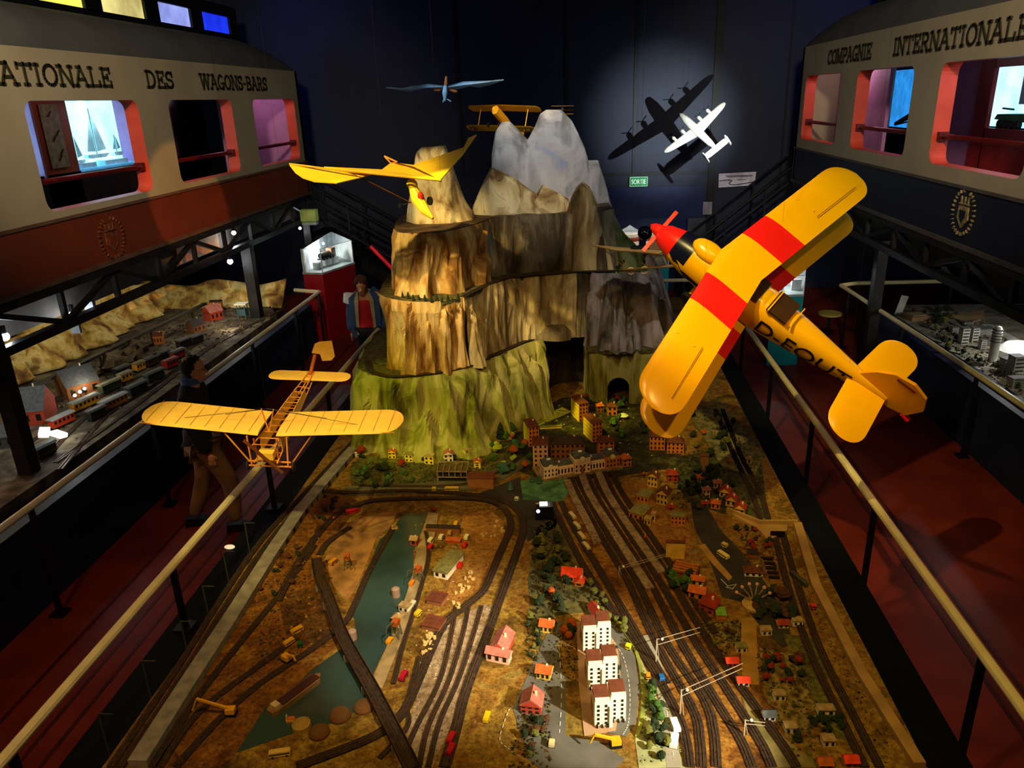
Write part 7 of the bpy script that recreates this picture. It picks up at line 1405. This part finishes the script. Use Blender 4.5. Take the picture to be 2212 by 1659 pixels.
    hp(ell(V(0, .088, -.042), V(.022, .006, .006), n=10), 'mouth', mat('lips', '9a4a40', .5))
    for s in (-1, 1):
        hp(ell(V(s*.028, .083, .03), V(.011, .008, .007), n=10), 'eye', mat('eye_dark', '1a120e', .3)); hp(ell(V(s*.075, -.005, .015), V(.008, .02, .03), n=10), 'ear', sk)
    b = MB(); m2 = 14
    for i in range(m2+1):
        ph = math.pi*i/m2*.80
        for j in range(n):
            a_ = 2*math.pi*j/n; d_ = Vector((math.sin(ph)*math.cos(a_), math.sin(ph)*math.sin(a_), math.cos(ph))); jz = noise.noise(d_*7)*(.012 if balding else .03)+(.004 if balding else .014)
            b.v.append(Vector(((.079+jz)*d_.x*k, ((.099+jz)*d_.y-.006)*k, ((.102+jz)*d_.z+.052)*k)))
    for i in range(m2):
        for j in range(n):
            q4 = (i*n+j, i*n+(j+1) % n, (i+1)*n+(j+1) % n, (i+1)*n+j); c_ = sum((b.v[x] for x in q4), Vector())/4/k
            face = c_.y > (.055 if c_.z > .11 else .02 if c_.z > .05 else -.005) if balding else c_.y > (.085 if c_.z > .09 else .05)
            crown = balding and (c_.z > .148 or (c_.z > .11 and c_.y < -.03 and abs(c_.x) < .045))
            if not face and not crown: b.f.append(q4); b.m.append(0)
    o = hp(b, 'hair', hairm); md = o.modifiers.new('s', 'SOLIDIFY'); md.thickness = .014*k; md.offset = -.2
    # hands
    for s in (-1, 1):
        w0 = Vector(V(s*.24, .10, .86)); q = []
        b = ell(w0+Vector((0, .01, -.03))*k, V(.016, .032, .042), n=12)
        for j in range(4):
            p0 = w0+Vector((0, -.018+.016*j, -.06))*k; b.tube([p0, p0+Vector((0, .004, -.032))*k, p0+Vector((-s*.012, .008, -(.055-.006*abs(j-1.5)))*1)*k], .008*k, 6)
        b.tube([w0+Vector((0, .03, -.01))*k, w0+Vector((-s*.005, .05, -.035))*k, w0+Vector((-s*.01, .052, -.055))*k], .009*k, 6); b.build('hand', sk, t, False, True)
    for s, yy in ((1, stride*.9), (-1, -stride*.9)): MB().prism([(yy*k-.09*k, 0), (yy*k+.17*k, 0), (yy*k+.16*k, .04*k), (yy*k+.05*k, .08*k), (yy*k-.08*k, .09*k)], (s*.12-.045)*k, (s*.12+.045)*k, 'x').build('shoe', shoe, t, False)
    return t, hp
man, hp = person((-3.58, 6.28, 0), math.radians(-70), 1.78, 'balding man in a dark jacket and khaki trousers walking beside the left railing', mat('jacket_black', '0e0f14', .8), mat('khaki', '6a4c2c', .8), mat('hair_dark', '1e1510', .9), True, collar=mat('collar_blue', '2a4a80', .7), stride=.22)
b = MB(); kk = 1.78/1.75
for s in (-1, 1):
    for j in range(10): a0, a1 = 2*math.pi*j/10, 2*math.pi*(j+1)/10; b.bar((s*.03+.02*math.cos(a0), .1, .03+.015*math.sin(a0)), (s*.03+.02*math.cos(a1), .1, .03+.015*math.sin(a1)), .002)
    b.bar((s*.05, .1, .035), (s*.077, -.0, .03), .003)
hp(b, 'glasses', m_dark, False)
boy, hp = person((-3.03, 10.3, 0), math.radians(185), 1.66, 'curly-haired person in red shirt and open blue-white jacket looking down beyond the left railing', mat('shirt_red', 'a80c14', .7), mat('trouser_dark', '12121a', .8), mat('hair_curly', '3a1c10', .95, var=.5, scale=90), False, bow=.16, inner=mat('shirt_red', 'a80c14'), sleeve=mat('jacket_blue', '2c4468', .8), stride=.04)
for s in (-1, 1): MB().tube([(s*.21, 0, 1.36), (s*.235, 0, 1.24)], .095, 12, [.093, .088]).build('white_sleeve_band', mat('jacket_white', 'c0c4c8', .7), boy, False)
for s in (-1, 1): MB().prism([(s*.11, .8), (s*.14, .8), (s*.135, 1.3), (s*.09, 1.42), (s*.07, 1.42)], .11, .14, 'y').build('pale_lining', mat('lining_beige', 'a09070', .8), boy, False)
spot((-3.2, 8.9, 5.6), (-3.03, 10.3, 1.2), 55, (1, .85, .75), 18, .7, .05)
spot((-5.2, 4.2, 1.8), (-3.9, 6.8, 0), 14, (1, .5, .35), 70, .9, .1)
spot((-2.9, -.2, 5.8), (-3.5, 4.2, 0), 110, (1, .55, .35), 50, .9, .15)
spot((3.0, 2.2, 5.8), (3.2, 6.0, 0), 20, (1, .45, .3), 45, .9, .15)
spot((-7.2, 12.5, 6.2), (-4.2, 16, 4.5), 38, (.05, .12, 1), 70, .9, .2); spot((5.8, 12.5, 6.2), (4.6, 16, 5.2), 30, (.03, .1, 1), 70, .9, .2)
# ---------------- tell the members of each group apart by their place ----------------
ORD = 'first second third fourth fifth sixth seventh eighth ninth tenth eleventh twelfth thirteenth fourteenth fifteenth sixteenth seventeenth eighteenth nineteenth twentieth'.split()
def ordw(i):
    return ORD[i] if i < 20 else (('twenty-' if i < 29 else 'thirty-')+ORD[(i-20) % 10] if i != 29 else 'thirtieth')
bpy.context.view_layer.update()
Mi = Matrix(M).transposed()
def pxx(p):
    v = Mi @ (Vector(p)-Vector((0, 0, H))); return v.x/v.z*F+CX
grp = {}
for o in SC.objects:
    if o.parent is None and o.get('group') and o.get('label'): grp.setdefault(o['group'], []).append(o)
for g, L_ in grp.items():
    L_.sort(key=lambda o: pxx(o.location if o.location.length > 0 else o.data.vertices[0].co))
    for i, o in enumerate(L_):
        o['label'] = ('leftmost ' if i == 0 else 'rightmost ' if i == len(L_)-1 else '')+o['label']+('' if i in (0, len(L_)-1) else ', %s from left' % ordw(i))
